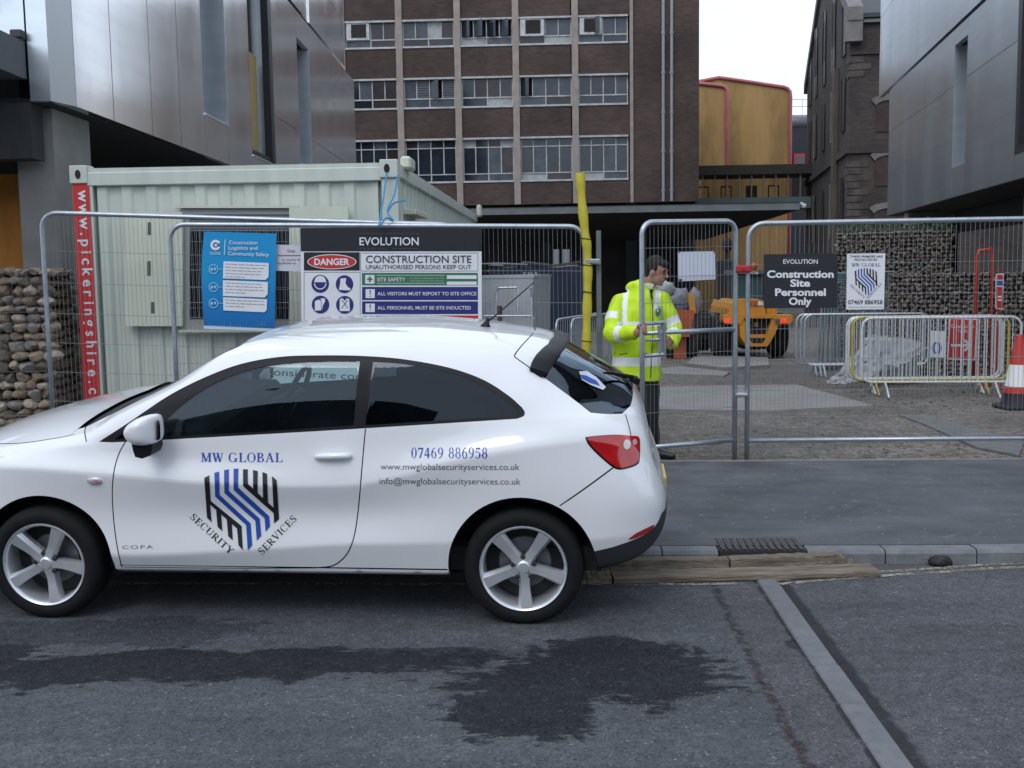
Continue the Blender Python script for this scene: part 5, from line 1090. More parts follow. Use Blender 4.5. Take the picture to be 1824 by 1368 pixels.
# small white notice tucked behind the big board
s = PxFace(ST(0, bF - .008), NV); nt = thing('paper_notice', 'small pale notice tucked between the blue poster and the big board', 'notice', s.pt(514, 484)); s.board('sheet', [(488, 435.5), (541, 437), (541, 484), (488, 482)], .002, mat('notice_paper', (.55, .56, .62), rough=.6), nt)
shp('lettering', nt, m_txt, lambda q: s.word(q, 'Only', 512, 526, 449.5, 5.2, lv=2)); shp('lettering', nt, m_txt, lambda q: s.word(q, 'to access the', 502, 538, 464, 3.4, lv=2)); shp('lettering', nt, m_txt, lambda q: s.word(q, 'scaffold at', 495, 527, 470.5, 3.6, lv=2)); shp('red_line', nt, m_red, lambda q: s.rect(q, 495, 454.4, 536, 456, 2))
# considerate-site banner low on the fence, seen through the car's windows
s = PxFace(ST(0, bF - .03), NV); bn = thing('fence_banner', 'pale lettered banner low on the fence, seen through the car windows', 'banner', s.pt(600, 770)); s.board('sheet', [(440, 640), (536, 645), (536.5, 652), (760, 655), (760, 770), (440, 770)], .003, mat('banner_pale', (.66, .76, .76), rough=.5), bn)
shp('lettering', bn, m_txt, lambda q: s.word(q, 'considerate constructors', 476, 742, 668, 12.5, y1=682, lv=2)); shp('lettering', bn, m_txt, lambda q: s.word(q, 'respected', 462, 640, 700, 17, y1=708, lv=2, bold=.02))
# notice on the gate, black personnel sign, security firm sign
s = PxFace(H0 - gn * .012, gn); nt = thing('paper_notice', 'blank white notice fixed to the gate mesh', 'notice', s.pt(1241, 500)); s.board('sheet', [(1207.5, 448.5), (1273.5, 447.5), (1274.5, 497.5), (1208, 501.5)], .003, mat('notice_white', (.66, .69, .78), rough=.55), nt)
shp('tie', nt, mat('navy_tie', (.02, .03, .10), rough=.5), lambda q: s.rect(q, 1209, 446, 1210.5, 451, 3)); shp('tie', nt, MATS['navy_tie'], lambda q: s.rect(q, 1271, 446, 1272.5, 451, 3)); shp('tie', nt, MATS['navy_tie'], lambda q: s.rect(q, 1208.5, 497, 1214, 500.5, 3))
s = PxFace(ST(0, bF - .035), NV); sg_ = thing('personnel_sign', 'black construction site personnel only sign with white letters', 'sign', s.pt(1426, 548)); s.board('panel', [(1360.5, 453), (1492, 451.5), (1491.5, 548), (1361, 549.5)], .006, mat('sign_black', (.016, .017, .022), rough=.5), sg_)
for tx, x0, x1, y, cap, bd in (('EVOLUTION', 1395, 1456.5, 469.6, 7.6, .012), ('Construction', 1366, 1485, 494.3, 12.2, .035), ('Site', 1407.5, 1443, 510.2, 12.2, .035), ('Personnel', 1380.5, 1471, 526.5, 12.2, .035), ('Only', 1405, 1445.5, 542.6, 12.2, .035)): shp('lettering', sg_, m_white, lambda q: s.word(q, tx, x0, x1, y, cap, lv=2, bold=bd))
shp('small_lettering', sg_, m_dim, lambda q: (s.word(q, 'DEMOLITION', 1425, 1456, 460, 1.8, lv=2, spacing=1.5), s.word(q, 'ENABLING', 1396, 1425, 473.6, 1.8, lv=2, spacing=1.5), s.rect(q, 1396, 458.8, 1420, 459.3, 2), s.rect(q, 1430, 472.4, 1456, 472.9, 2)))
sg_ = thing('security_sign', 'white security firm sign with striped shield on the right-hand fence', 'sign', s.pt(1542, 551)); s.board('panel', [(1509, 452), (1577, 451), (1574.5, 551), (1507.5, 551.5)], .005, m_white, sg_)
for tx, x0, x1, y, cap in (('THESE PREMISES ARE', 1514, 1572, 458.6, 3.6), ('PROTECTED BY', 1522, 1563, 464.5, 3.5)): shp('lettering', sg_, m_txt, lambda q: s.word(q, tx, x0, x1, y, cap, lv=2, bold=.01))
m_slate_ink = mat('print_slate_blue', (.10, .15, .24), rough=.5)
shp('lettering', sg_, m_slate_ink, lambda q: s.word(q, 'MW GLOBAL', 1517, 1569, 474.6, 6.0, lv=2, serif=True)); shp('lettering', sg_, m_slate_ink, lambda q: s.word(q, 'SECURITY', 1513.5, 1539, 508.5, 4.0, y1=532.5, lv=2, serif=True)); shp('lettering', sg_, m_slate_ink, lambda q: s.word(q, 'SERVICES', 1545.5, 1571.5, 533, 4.0, y1=506, lv=2, serif=True))
shp('lettering', sg_, m_txt, lambda q: s.word(q, '07469 886958', 1510.5, 1572, 541.8, 7.4, lv=2, bold=.012)); shp('rule', sg_, m_dim, lambda q: s.rect(q, 1510, 546.6, 1572, 547.2, 2))
m_pblue = mat('print_blue', (.03, .10, .42), rough=.45)
for key, poly in shield2d(): shp('shield_stripe', sg_, m_pblue if key == 'blue' else m_ink, lambda q: s.poly(q, [(1522 + a * 41, 477.5 - b * 45) for a, b in poly], 2 if key == 'blue' else 2.3))
# ================================================================== things in the yard and on the road
m_alu = mat('barrier_galv', (.55, .58, .62), rough=.4, metal=.6, var=.15, vscale=10)
ayel = mat('barrier_yellow', (.45, .38, .06), rough=.5, var=.2, vscale=8); awhite = mat('barrier_white', (.66, .68, .70), rough=.4, metal=.2, var=.12, vscale=8)
def barrier(label, A, ax, W=2.25, H=1.08, m_=None, feet=True, name='pedestrian_barrier'):
    """A: ground point under the left end"""
    A = Vector(A); ax = Vector(ax).normalized(); nn = Vector((-ax.y, ax.x, 0)); t = thing(name, label, 'barrier', A + ax * W / 2, 'steel pedestrian barriers in the yard'); m_ = m_ or m_alu
    z0, r = .20, .13
    loop = [A + ax * x + EZ * z for x, z in rrect(0, z0, W, H, r, 5)]; mb = MB(); mb.tube(loop, .018, 8, closed=True); build('frame', mb, m_, t, smooth=True)
    mb = MB(); n_ = int(W / .105)
    for i in range(1, n_): x = W * i / n_; mb.tube([A + ax * x + EZ * z0, A + ax * x + EZ * H], .006, 5, caps=False)
    build('upright_bars', mb, awhite if m_ is ayel else m_, t)['kind'] = 'stuff'
    for x in (.32, W - .32):
        for s_ in (-1, 1): mb = MB(); mb.tube([A + ax * x + EZ * z0, A + ax * (x) + nn * (.26 * s_) + EZ * .012], .014, 6); build('leg', mb, m_, t)
    return t
def bar_px(label, px0, px1, py, Y0, Y1, m_=None, H=1.08):
    a = P(px0, py, Y0); b = P(px1, py, Y1); a.z = site_z(a.y) + .01; b.z = site_z(b.y); ax = b - a; W = Vector((ax.x, ax.y, 0)).length
    return barrier(label, a, Vector((ax.x, ax.y, 0)), W, H, m_)
bar_px('nearest white barrier of the stack, in front of the red arrow sign', 1534, 1816, 690, 15.0, 14.75, awhite)
bar_px('yellow barrier second in the stack in front of the red arrow sign', 1517, 1794, 690, 15.35, 15.2, ayel)
bar_px('third white barrier in the stack, behind the yellow one', 1511, 1783, 690, 15.55, 15.4, awhite)
bar_px('rearmost white barrier of the near stack beside the plastic sheeting', 1507, 1778, 690, 15.75, 15.6, awhite)
for k, (x0, x1, Y) in enumerate(((1433, 1652, 19.0), (1426, 1645, 19.2), (1418, 1638, 19.4))): bar_px('%s barrier of the further stack left of the plastic sheeting' % ('front', 'middle', 'rear')[k], x0, x1, 660, Y, Y - .2)
bar_px('grey barrier standing just left of the yellow padded post', 991, 1072, 640, 15.0, 17.2, m_galv, 1.12); bar_px('grey barrier close behind the yellow padded post', 1018, 1086, 640, 14.8, 16.9, m_galv, 1.12)
# leaning stack of fence panels
for k in range(6):
    Y = 20.6 + .10 * k; a = P(1458 + 8 * k, 600, Y); b = P(1590 + 5 * k, 600, Y - .15); a.z = site_z(a.y); b.z = site_z(b.y)
    fence_panel('stacked_fence_panel', 'spare mesh fence panel %s in the stack leaning against the stone wall' % ('first', 'second', 'third', 'fourth', 'fifth', 'last')[k], a, b, 1.82 - .03 * k, 1.84 - .02 * k, cat='fence panel', group='spare fence panels leaning together', rail=.10, nv=24, wires=[.4, .7, 1.0, 1.3, 1.6], lean=Vector((.10 - .02 * k, .20, 0)), corner=.08, frame_m=mat('teal_tube', (.14, .22, .24), rough=.5, metal=.4), mesh_m=mat('teal_wire', (.10, .15, .165), rough=.5, metal=.3))
# pallet of grey boards under plastic sheeting
p0 = site_pt(1560, 690); bx0 = P(1552, 640, 17.2); bx1 = P(1640, 640, 17.0); zb = site_z(17.2)
crate = thing('board_stack', 'grey stack of boards on bearers under the plastic sheeting', 'boards', (bx0.x + .4, 17.4, zb)); topz = P(1600, 606, 17.1).z
for k in range(3): mb = MB(); mb.cbox((bx0.x + .1 + .33 * k, 17.55, zb + .05), (.1, 0, 0), (0, .9, 0), (0, 0, .10)); build('bearer', mb, mat('old_timber', (.10, .08, .06), rough=.9), crate)
nb_ = 6; hb = (topz - zb - .1) / nb_
for k in range(nb_): mb = MB(); mb.cbox(((bx0.x + bx1.x) / 2 + random.uniform(-.01, .01), 17.55, zb + .1 + hb * (k + .5)), (bx1.x - bx0.x, 0, 0), (0, .8, 0), (0, 0, hb - .008), .004); build('board', mb, mat('grey_board', (.17, .20, .21), rough=.7, var=.2, vscale=6), crate)
mp_ = bpy.data.materials.new('clear_polythene'); mp_.use_nodes = True; nd_, lk_ = mp_.node_tree.nodes, mp_.node_tree.links; nd_.clear()
o_ = nd_.new('ShaderNodeOutputMaterial'); t1 = nd_.new('ShaderNodeBsdfTransparent'); g1 = nd_.new('ShaderNodeBsdfPrincipled'); g1.inputs['Base Color'].default_value = (.55, .58, .62, 1); g1.inputs['Roughness'].default_value = .2; x1_ = nd_.new('ShaderNodeMixShader'); lw = nd_.new('ShaderNodeLayerWeight'); lw.inputs['Blend'].default_value = .45
mr = nd_.new('ShaderNodeMapRange'); mr.inputs['To Min'].default_value = .30; mr.inputs['To Max'].default_value = .9; lk_.new(lw.outputs['Facing'], mr.inputs['Value']); lk_.new(mr.outputs['Result'], x1_.inputs['Fac']); lk_.new(t1.outputs[0], x1_.inputs[1]); lk_.new(g1.outputs[0], x1_.inputs[2]); lk_.new(x1_.outputs[0], o_.inputs['Surface'])
rnd = random.Random(6)
def crumple(px_top, px_bot, Y0, Y1, nu, nv_, amp):
    """sheet hanging from a top line of pixels to a bottom line on the ground"""
    T = [P(x, y, Y0) for x, y in px_top]; Bm = [P(x, y, Y1) for x, y in px_bot]; mb = MB(); n_ = len(T); vs = []
    off = [[Vector((rnd.gauss(0, amp), rnd.gauss(0, amp), rnd.gauss(0, amp * .8))) for _ in range(nu + 1)] for _ in range(nv_ + 1)]
    for j in range(nv_ + 1):
        for i in range(nu + 1):
            u = i / nu * (n_ - 1); k = min(int(u), n_ - 2); f = u - k; a = T[k].lerp(T[k + 1], f); b = Bm[k].lerp(Bm[k + 1], f); w = j / nv_; p = a.lerp(b, w); p.z -= .12 * math.sin(math.pi * w) * (Y1 < Y0); p += off[j][i]; p.z = max(p.z, site_z(p.y) + .015); vs.append(p)
    mb.add(vs, [(j * (nu + 1) + i, j * (nu + 1) + i + 1, (j + 1) * (nu + 1) + i + 1, (j + 1) * (nu + 1) + i) for j in range(nv_) for i in range(nu)]); return mb
mb = crumple([(1538, 602), (1560, 597), (1590, 602), (1625, 607), (1650, 618)], [(1466, 682), (1500, 684), (1528, 680), (1550, 668), (1575, 650)], 17.1, 16.35, 26, 16, .022)
o = solo('plastic_sheeting', mb, mp_, 'crumpled clear plastic sheeting trailing off the board stack', 'sheeting', smooth=True)
# red arrow board, its red stand, small red sign and the blue and white sign
def flat_sign(name, label, pts, Y, m_, th=.012, cat='sign', yaw=0.0):
    o_ = P(pts[0][0], pts[0][1], Y); s_ = PxFace(o_, Vector((math.sin(yaw), -math.cos(yaw), 0))); t = thing(name, label, cat, s_.pt(sum(p[0] for p in pts) / len(pts), max(p[1] for p in pts))); s_.board('panel', pts, th, m_, t); return t, s_
t, s = flat_sign('traffic_sign_board', 'red construction traffic board with a white arrow pointing right', [(1691, 566), (1741, 568), (1737, 642), (1687, 640)], 15.9, m_white)
shp('red_field', t, m_red, lambda q: s.poly(q, [(1693, 568), (1739, 570), (1735.3, 640), (1689.3, 638)], 2)); shp('arrow', t, m_white, lambda q: (s.rect(q, 1694, 613, 1722, 617, 4), s.poly(q, [(1716, 605), (1720, 605), (1731, 615), (1720, 625.5), (1716, 625.5), (1722, 617), (1722, 613)], 4.4)))
shp('lettering', t, m_white, lambda q: s.word(q, 'Construction', 1694, 1734, 584, 6, lv=4)); shp('lettering', t, m_white, lambda q: s.word(q, 'Traffic', 1705, 1724, 592.5, 5.5, lv=4))
m_rtube = mat('red_tube', (.40, .035, .022), rough=.5, var=.15)
st = thing('sign_stand', 'tall red tubular stand behind the construction traffic board', 'stand', site_pt(1752, 690)); gz_ = site_z(16.2)
a, b = P(1741, 447, 16.2), P(1768, 443, 16.2); fa, fb_ = P(1733, 690, 16.2), P(1763, 690, 16.2); fa.z = fb_.z = gz_ + .01
mb = MB(); mb.tube([fa, a - EZ * .08] + [a + (b - a) * .1 + EZ * .0, b - (b - a) * .1, b - EZ * .08, fb_], .024, 8); build('frame', mb, m_rtube, st, smooth=True)
for x_, dy in ((1733, .45), (1763, .45)):
    f_ = P(x_, 690, 16.2); f_.z = gz_ + .01; mb = MB(); mb.tube([f_ + EZ * .55, f_ + Vector((.05, -dy * .6, .0))], .018, 6); build('prop', mb, m_rtube, st)
mb = MB(); mb.tube([(fa + EZ * .95), (fb_ + EZ * .95)], .018, 6); build('crossbar', mb, m_rtube, st)
t, s = flat_sign('safety_sign', 'narrow red and white sign right of the red stand', [(1774, 488), (1788.5, 487), (1786, 551), (1773, 550)], 16.4, m_white)
shp('red_field', t, m_red, lambda q: (s.rect(q, 1775.5, 489.5, 1787, 498, 2), s.rect(q, 1774.5, 511, 1786, 549, 2))); shp('blue_field', t, m_pblue, lambda q: s.rect(q, 1775, 500, 1786.5, 508.5, 2)); shp('symbol', t, m_white, lambda q: (s.rect(q, 1777, 527, 1784, 530, 4), s.rect(q, 1777, 533, 1784, 536, 4)))
mb = MB(); tp = P(1780, 551, 16.42); bt = Vector((tp.x, tp.y + .03, site_z(16.4))); mb.tube([bt, tp + Vector((0, .03, .6))], .016, 6); build('post', mb, m_rtube, t)
t, s = flat_sign('mandatory_sign', 'white board with a blue disc leaning by the red arrow board', [(1658, 589), (1684, 590), (1682, 638), (1656, 636)], 17.2, m_white)
shp('disc', t, m_pblue, lambda q: s.poly(q, ellipse(1668.5, 620, 9, 11), 2)); shp('symbol', t, m_white, lambda q: s.poly(q, [(1666, 613), (1671, 613), (1672, 620), (1671, 628), (1666, 628), (1665, 620)], 4))
mb = MB(); bt = s.pt(1669, 638, -.02); mb.tube([Vector((bt.x, bt.y + .1, site_z(17.3))), bt + EZ * .3], .014, 6); build('post', mb, m_galv, t)
# traffic cones
def cone(px, py_base, label, H=.90):
    p = site_pt(px, py_base); t = thing('traffic_cone', label, 'cone', p, 'traffic cones in the yard'); k = H
    mb = MB(); mb.cbox(p + EZ * .03 * k, (.50 * k, 0, 0), (0, .50 * k, 0), (0, 0, .06 * k), .02); mb.lathe([(.23 * k, .06 * k), (.20 * k, .10 * k), (.185 * k, .22 * k)], p, EZ, 28); build('base', mb, mat('cone_black', (.014, .016, .02), rough=.7), t, smooth=True, angle=40)
    for nm, z0, z1, m_ in (('lower_band', .22, .31, 'r'), ('reflective_sleeve', .31, .60, 'w'), ('upper_cone', .60, .985, 'r')):
        r = lambda z: .185 - (z - .22) * .172; mb = MB(); mb.lathe([(r(z0) * k, z0 * k), (r(z1) * k, z1 * k)] + ([(.035 * k, 1.0 * k), (.0, 1.0 * k)] if nm == 'upper_cone' else []), p, EZ, 28); build(nm, mb, mat('cone_red', (.48, .035, .025), rough=.5) if m_ == 'r' else mat('cone_reflective', (.80, .80, .80), rough=.35), t, smooth=True, angle=40)
cone(1812, 728, 'red and white traffic cone at the right edge by the barriers')
# orange machine bin with sacks
bp = site_pt(1212, 640); by = bp.y; s_ = F / by
bn_ = thing('site_dumper', 'orange dumper skip piled with grey sacks beyond the man', 'dumper', bp)
m_or = mat('machine_orange', (.62, .26, .02), rough=.45, var=.12, vscale=4); m_ord = mat('rusty_orange', (.40, .09, .02), rough=.6, var=.3, vscale=4)
def dq(px, py, dy=0.0): return P(px, py, by + dy)
A4 = [dq(1190, 550), dq(1238, 553), dq(1228, 600), dq(1196, 600)]; mb = MB(); nn = [p + Vector((0, 1.0, 0)) for p in A4]
mb.add(A4 + nn, [(3, 2, 1, 0), (4, 5, 6, 7), (0, 1, 5, 4), (1, 2, 6, 5), (2, 3, 7, 6), (3, 0, 4, 7)]); build('skip', mb, m_ord, bn_)
mb = MB(); q4 = [dq(1226, 524, .1), dq(1236, 524, .1), dq(1240, 558, .1), dq(1228, 558, .1)]; mb.add(q4 + [p + Vector((0, .8, 0)) for p in q4], [(3, 2, 1, 0), (4, 5, 6, 7), (0, 1, 5, 4), (1, 2, 6, 5), (2, 3, 7, 6), (3, 0, 4, 7)]); build('side_plate', mb, m_or, bn_)
mb = MB(); mb.box(Vector((dq(1203, 600).x, by + .2, bp.z)), (dq(1224, 600).x - dq(1203, 600).x, 0, 0), (0, .6, 0), (0, 0, dq(1203, 598).z - bp.z)); build('frame', mb, m_ord, bn_)
for x_ in (1196, 1232): mb = MB(); c_ = dq(x_, 622, .5); c_.z = bp.z + .28; mb.lathe([(.0, -.14), (.2, -.14), (.28, -.10), (.28, .10), (.2, .14), (0, .14)], c_, (1, 0, 0), 20); build('wheel', mb, m_tyre if 'm_tyre' in globals() else m_dark, bn_)
rr_ = random.Random(2)
def sack(label, px, py, rx, rz, Y, m_, yaw=.3):
    bm = bmesh.new(); bmesh.ops.create_icosphere(bm, subdivisions=3, radius=1); q = MB(); ph = [rr_.uniform(0, 6) for _ in range(6)]
    vs = []
    for v in bm.verts: k = 1 + .10 * math.sin(5 * v.co.x + ph[0]) * math.sin(6 * v.co.z + ph[1]) + .06 * math.sin(11 * v.co.y + 9 * v.co.x + ph[2]) + .05 * math.sin(13 * v.co.z + ph[3]); vs.append(v.co * k)
    c_ = P(px, py, Y); q.add([Vector((v.x * rx, v.y * rx * .8, v.z * rz)) + c_ for v in vs], [[w.index for w in f.verts] for f in bm.faces]); bm.free()
    solo('rubble_sack', q, m_, label, 'sack', 'sacks piled on the orange dumper', smooth=True)
sack('pale sack on top of the orange dumper pile', 1180, 514, .30, .20, by + .4, mat('pale_sack', (.40, .42, .45), rough=.5, var=.2, vscale=5)); sack('large grey sack in the middle of the orange dumper', 1206, 534, .36, .30, by + .5, mat('grey_sack', (.19, .20, .24), rough=.5, var=.25, vscale=5)); sack('grey sack slumped over the dumper side', 1238, 538, .17, .34, by + .6, mat('mid_sack', (.22, .22, .24), rough=.6, var=.2, vscale=5)); sack('dark blue sack low in the dumper', 1214, 550, .30, .13, by + .3, mat('navy_sack', (.03, .035, .08), rough=.5))
# ---- orange telehandler seen from behind
tp = site_pt(1349, 640); TY = tp.y; tz = tp.z
th = thing('telehandler', 'orange telescopic handler parked facing away in the yard', 'vehicle', tp)
def tq(px, py, d=0.0): return P(px, py, TY + d)
def tpoly(name, pts, d0, d1, m_, parent=None, bev=0): 
    A_ = [tq(x, y, d0) for x, y in pts]; n_ = len(A_); B_ = [p + Vector((0, d1 - d0, 0)) for p in A_]; ar = sum(pts[i - 1][0] * pts[i][1] - pts[i][0] * pts[i - 1][1] for i in range(n_)); f0 = tuple(range(n_)) if ar < 0 else tuple(range(n_ - 1, -1, -1))
    mb = MB(); sd = [(i, n_ + i, n_ + (i + 1) % n_, (i + 1) % n_) for i in range(n_)]; mb.add(A_ + B_, [f0, tuple(n_ + i for i in f0[::-1])] + (sd if ar < 0 else [q[::-1] for q in sd])); return build(name, mb, m_, parent or th)
m_mt = mat('machine_tyre', (.016, .016, .017), rough=.85, var=.3, vscale=12)
for x_ in (1296, 1400):
    for d in (.9, 3.2):
        c_ = tq(x_, 612, 0); c_ = Vector((c_.x, TY + d, tz + .50)); mb = MB(); mb.lathe([(.0, -.15), (.30, -.16), (.44, -.18), (.50, -.12), (.50, .12), (.44, .18), (.30, .16), (0, .15)], c_, (1, 0, 0), 28)
        for k in range(18):
            a_ = k * .349; e = Vector((0, math.cos(a_), math.sin(a_))); g_ = Vector((0, -math.sin(a_), math.cos(a_))); mb.cbox(c_ + e * .50, (.22, 0, 0), g_ * .05, e * .04)
        w_ = build('wheel', mb, m_mt, th)
        mb = MB(); mb.lathe([(0, -.165), (.22, -.165), (.24, -.13)], c_, (1 if x_ > 1349 else -1, 0, 0), 20); build('rim', mb, m_or, w_)
tpoly('chassis', [(1322, 575), (1380, 575), (1378, 622), (1324, 622)], .55, 3.9, mat('machine_black', (.02, .02, .022), rough=.7))
tpoly('light_bar', [(1288, 561), (1412, 561), (1412.5, 570), (1408, 577), (1383, 577.5), (1379, 567), (1325, 567), (1320, 577), (1292, 577), (1287.5, 570)], -.05, .35, m_or)
tpoly('counterweight', [(1315, 567), (1325, 567), (1334, 596), (1366, 596), (1376, 567), (1392, 567), (1379, 598), (1367, 617), (1330, 617), (1319, 600)], -.02, .8, m_or)
tpoly('grille', [(1324, 566), (1377, 566), (1368, 598), (1332, 598)], .15, .5, m_dark); tpoly('lower_grille', [(1334, 602), (1364, 602), (1358, 611), (1340, 611)], -.03, .2, m_dark)
tpoly('badge', [(1343, 574), (1351, 574), (1351, 582), (1343, 582)], .12, .15, mat('badge_yellow', (.32, .17, .04), rough=.5))
tpoly('engine_cover', [(1298, 561), (1299, 550), (1303, 540), (1311, 534), (1352, 533), (1362, 540), (1364, 561)], .1, 2.4, m_or); tpoly('engine_hatch', [(1337, 536), (1350, 536), (1350, 544), (1337, 544)], .06, .12, m_ord); tpoly('data_plate', [(1349, 537), (1359, 537), (1359, 544), (1349, 544)], .07, .11, m_white)
tpoly('boom', [(1366, 545), (1384, 545), (1384, 561), (1366, 561)], .4, 4.5, m_or)
cab = tpoly('cab_frame', [(1306, 486), (1362, 486), (1364, 490), (1364, 534), (1358, 534), (1358, 492), (1312, 492), (1311, 534), (1305, 534), (1305, 490)], .9, 2.2, MATS['machine_black'])
tpoly('cab_window', [(1312, 493), (1357, 493), (1357, 533), (1312, 533)], .95, .98, mat('sky_tinted_cab_glass', (.05, .10, .115), rough=.12, spec=.8), cab); tpoly('cab_roof', [(1304, 481), (1364, 481), (1366, 488), (1303, 488)], .85, 2.3, m_dim, cab)  # teal base colour holds the sky mirrored in the cab window
s = PxFace(tq(1340, 487, .845), Vector((0, -1, 0))); shp('lettering', cab, m_white, lambda q: s.word(q, 'JCB', 1334, 1351, 488, 4, lv=2, bold=.02))
tpoly('seat', [(1338, 522), (1350, 522), (1352, 534), (1336, 534)], 1.3, 1.5, m_dark, cab)
mb = MB(); bc = tq(1343, 481, 1.0); mb.lathe([(.05, 0), (.055, .03), (.07, .04), (.07, .12), (.05, .16), (0, .17)], bc, EZ, 14); build('beacon', mb, mat('amber_beacon', (.45, .10, .02), rough=.2), th, smooth=True)
for x_ in (1296, 1397): tpoly('tail_lamp', [(x_ - 4, 568), (x_ + 4, 568), (x_ + 4, 575), (x_ - 4, 575)], -.08, -.03, mat('lit_tail_lamp', (.6, .02, .02), rough=.3, emit=(1, .03, .03), estr=.7))
tpoly('reverse_lamp', [(1381, 568), (1389, 568), (1389, 575), (1381, 575)], -.08, -.03, m_dim)
# dark upright shape behind the gate notice: box, mast and rounded head
mz = site_z(27); mt = thing('dark_mast', 'dark mast with a rounded head behind the white gate notice', 'tower', (P(1297, 560, 27).x, 27, mz)); mb = MB(); mb.cbox(Vector((P(1292, 480, 27).x, 27, mz + (P(1292, 462, 27).z - mz) / 2)), (.42, 0, 0), (0, .5, 0), (0, 0, P(1292, 462, 27).z - mz), .05); build('cabinet', mb, MATS['machine_black'], mt)
mb = MB(); mb.tube([P(1296, 470, 27), P(1296, 440, 27)], .05, 8); build('mast', mb, m_dark, mt); mb = MB(); mb.lathe([(0, -.16), (.10, -.13), (.13, -.02), (.12, .08), (.06, .16), (0, .17)], P(1296, 436, 26.95), EZ, 16); build('mast_head', mb, m_dark, mt, smooth=True)
# ---- grey store, dark blue skip and leaning frames behind the middle panel
cY = 16.5; g0 = site_z(cY); a, b = P(850, 491, cY), P(947, 491, cY); zt = a.z
cab2 = thing('steel_store', 'pale grey ribbed steel store behind the middle fence panel', 'store', (a.x + .5, cY + .5, g0)); m_pg = mat('pale_grey_paint', (.42, .44, .47), rough=.55, var=.12, vscale=4)
mb = MB(); corr(mb, b.x - a.x + .002, .085, .012, g0 + .1, zt - .05, lambda x, d, z: Vector((a.x + x, cY + d, z))); build('front_wall', mb, m_pg, cab2)
c_ = P(979, 497, cY + 1.6); mb = MB(); corr(mb, 1.6, .3, .02, g0 + .1, zt - .05, lambda x, d, z: Vector((b.x + (c_.x - b.x) * x / 1.6 - d * .5, cY + x, z))); build('side_wall', mb, m_pg, cab2)
mb = MB(); mb.box8([Vector((a.x, cY + .03, g0)), Vector((b.x - .03, cY + .03, g0)), Vector((c_.x - .03, cY + 1.6, g0)), Vector((a.x, cY + 1.6, g0)), Vector((a.x, cY - .03, zt - .045)), Vector((b.x + .02, cY - .03, zt - .045)), Vector((c_.x + .02, cY + 1.62, zt - .045)), Vector((a.x, cY + 1.6, zt - .045))]); build('body', mb, m_pg, cab2)
mb = MB(); mb.box8([Vector((a.x - .02, cY - .04, zt - .044)), Vector((b.x + .03, cY - .04, zt - .044)), Vector((c_.x + .03, cY + 1.64, zt - .044)), Vector((a.x - .02, cY + 1.64, zt - .044)), Vector((a.x - .02, cY - .04, zt)), Vector((b.x + .03, cY - .04, zt)), Vector((c_.x + .03, cY + 1.64, zt)), Vector((a.x - .02, cY + 1.64, zt))]); build('lid', mb, m_pg, cab2)
eY = 25.0; e0, e1 = P(870, 478, eY), P(1046, 482, eY); gs = site_z(eY); sk = thing('scrap_skip', 'dark blue skip with white letters and scrap heaped on top', 'skip', ((e0.x + e1.x) / 2, eY + 1, gs))
mb = MB(); mb.box8([Vector((e0.x + .2, eY, gs)), Vector((e1.x - .2, eY, gs)), Vector((e1.x - .2, eY + 2, gs)), Vector((e0.x + .2, eY + 2, gs)), Vector((e0.x, eY, e0.z)), Vector((e1.x, eY, e0.z)), Vector((e1.x, eY + 2.2, e0.z)), Vector((e0.x, eY + 2.2, e0.z))]); build('body', mb, mat('skip_navy', (.012, .022, .05), rough=.6, var=.3, vscale=2), sk)
s = PxFace(Vector((0, eY - .02, 0)), Vector((0, -1, 0))); shp('lettering', sk, mat('worn_white', (.45, .45, .45), rough=.7), lambda q: s.word(q, 'EMR', 932, 959, 492, 7, lv=2, bold=.02, spacing=1.4))
rr_ = random.Random(14)
for k in range(14):
    p_ = P(rr_.uniform(880, 1035), 478, eY + rr_.uniform(.3, 1.8)); p_.z = e0.z + rr_.uniform(-.02, .12); ang = rr_.uniform(-.5, .5); d_ = Vector((math.cos(ang), math.sin(ang), rr_.uniform(-.12, .15))); mb = MB(); L_ = rr_.uniform(.5, 1.1)
    mb.cbox(p_, d_ * L_, Vector((-d_.y, d_.x, 0)) * rr_.uniform(.05, .35), EZ * rr_.uniform(.02, .06)); solo('scrap_piece', mb, mat('scrap_%d' % (k % 3), ((.35, .36, .37), (.07, .06, .055), (.16, .15, .15))[k % 3], rough=.6), 'piece of scrap metal lying on the dark blue skip', 'scrap', 'scrap heaped on the skip')
for k, (x, y0, y1, w) in enumerate(((988, 448, 476, 6), (1004, 448, 474, 9))):
    a_, b_ = P(x, y0, 26.4), P(x + w, y1, 26.4); mb = MB(); mb.lathe([(0, 0), (.07 + .02 * k, .0), (.07 + .02 * k, a_.z - e0.z - .0), (0, a_.z - e0.z)], Vector(((a_.x + b_.x) / 2, 26.4, e0.z + .05)), EZ, 14); solo('paint_drum', mb, mat('pale_drum', (.32, .35, .36), rough=.5), '%s pale drum standing on the skip' % ('thinner' if k == 0 else 'wider'), 'drum')
def lean_frame(label, pts, Y, r=.016, m_=None):
    mb = MB(); mb.tube([P(x, y, Y + d) for x, y, d in pts], r, 8); return solo('leaning_frame', mb, m_ or m_galv, label, 'frame')
lean_frame('bent tube frame leaning on the grey store', [(879, 640, -.5), (884, 520, -.2), (888, 513, -.2), (920, 512, -.2), (923, 518, -.2), (918, 640, -.5)], 16.2); lean_frame('taller tube frame leaning on the corner of the store', [(949, 640, -.6), (947, 530, -.1), (946, 512, -.1), (942, 512, -.1)], 16.2)
lean_frame('straight tube lying across the frames at the store', [(862, 563, -.4), (945, 563, -.4), (951, 568, -.4), (951, 640, -.4)], 16.0)
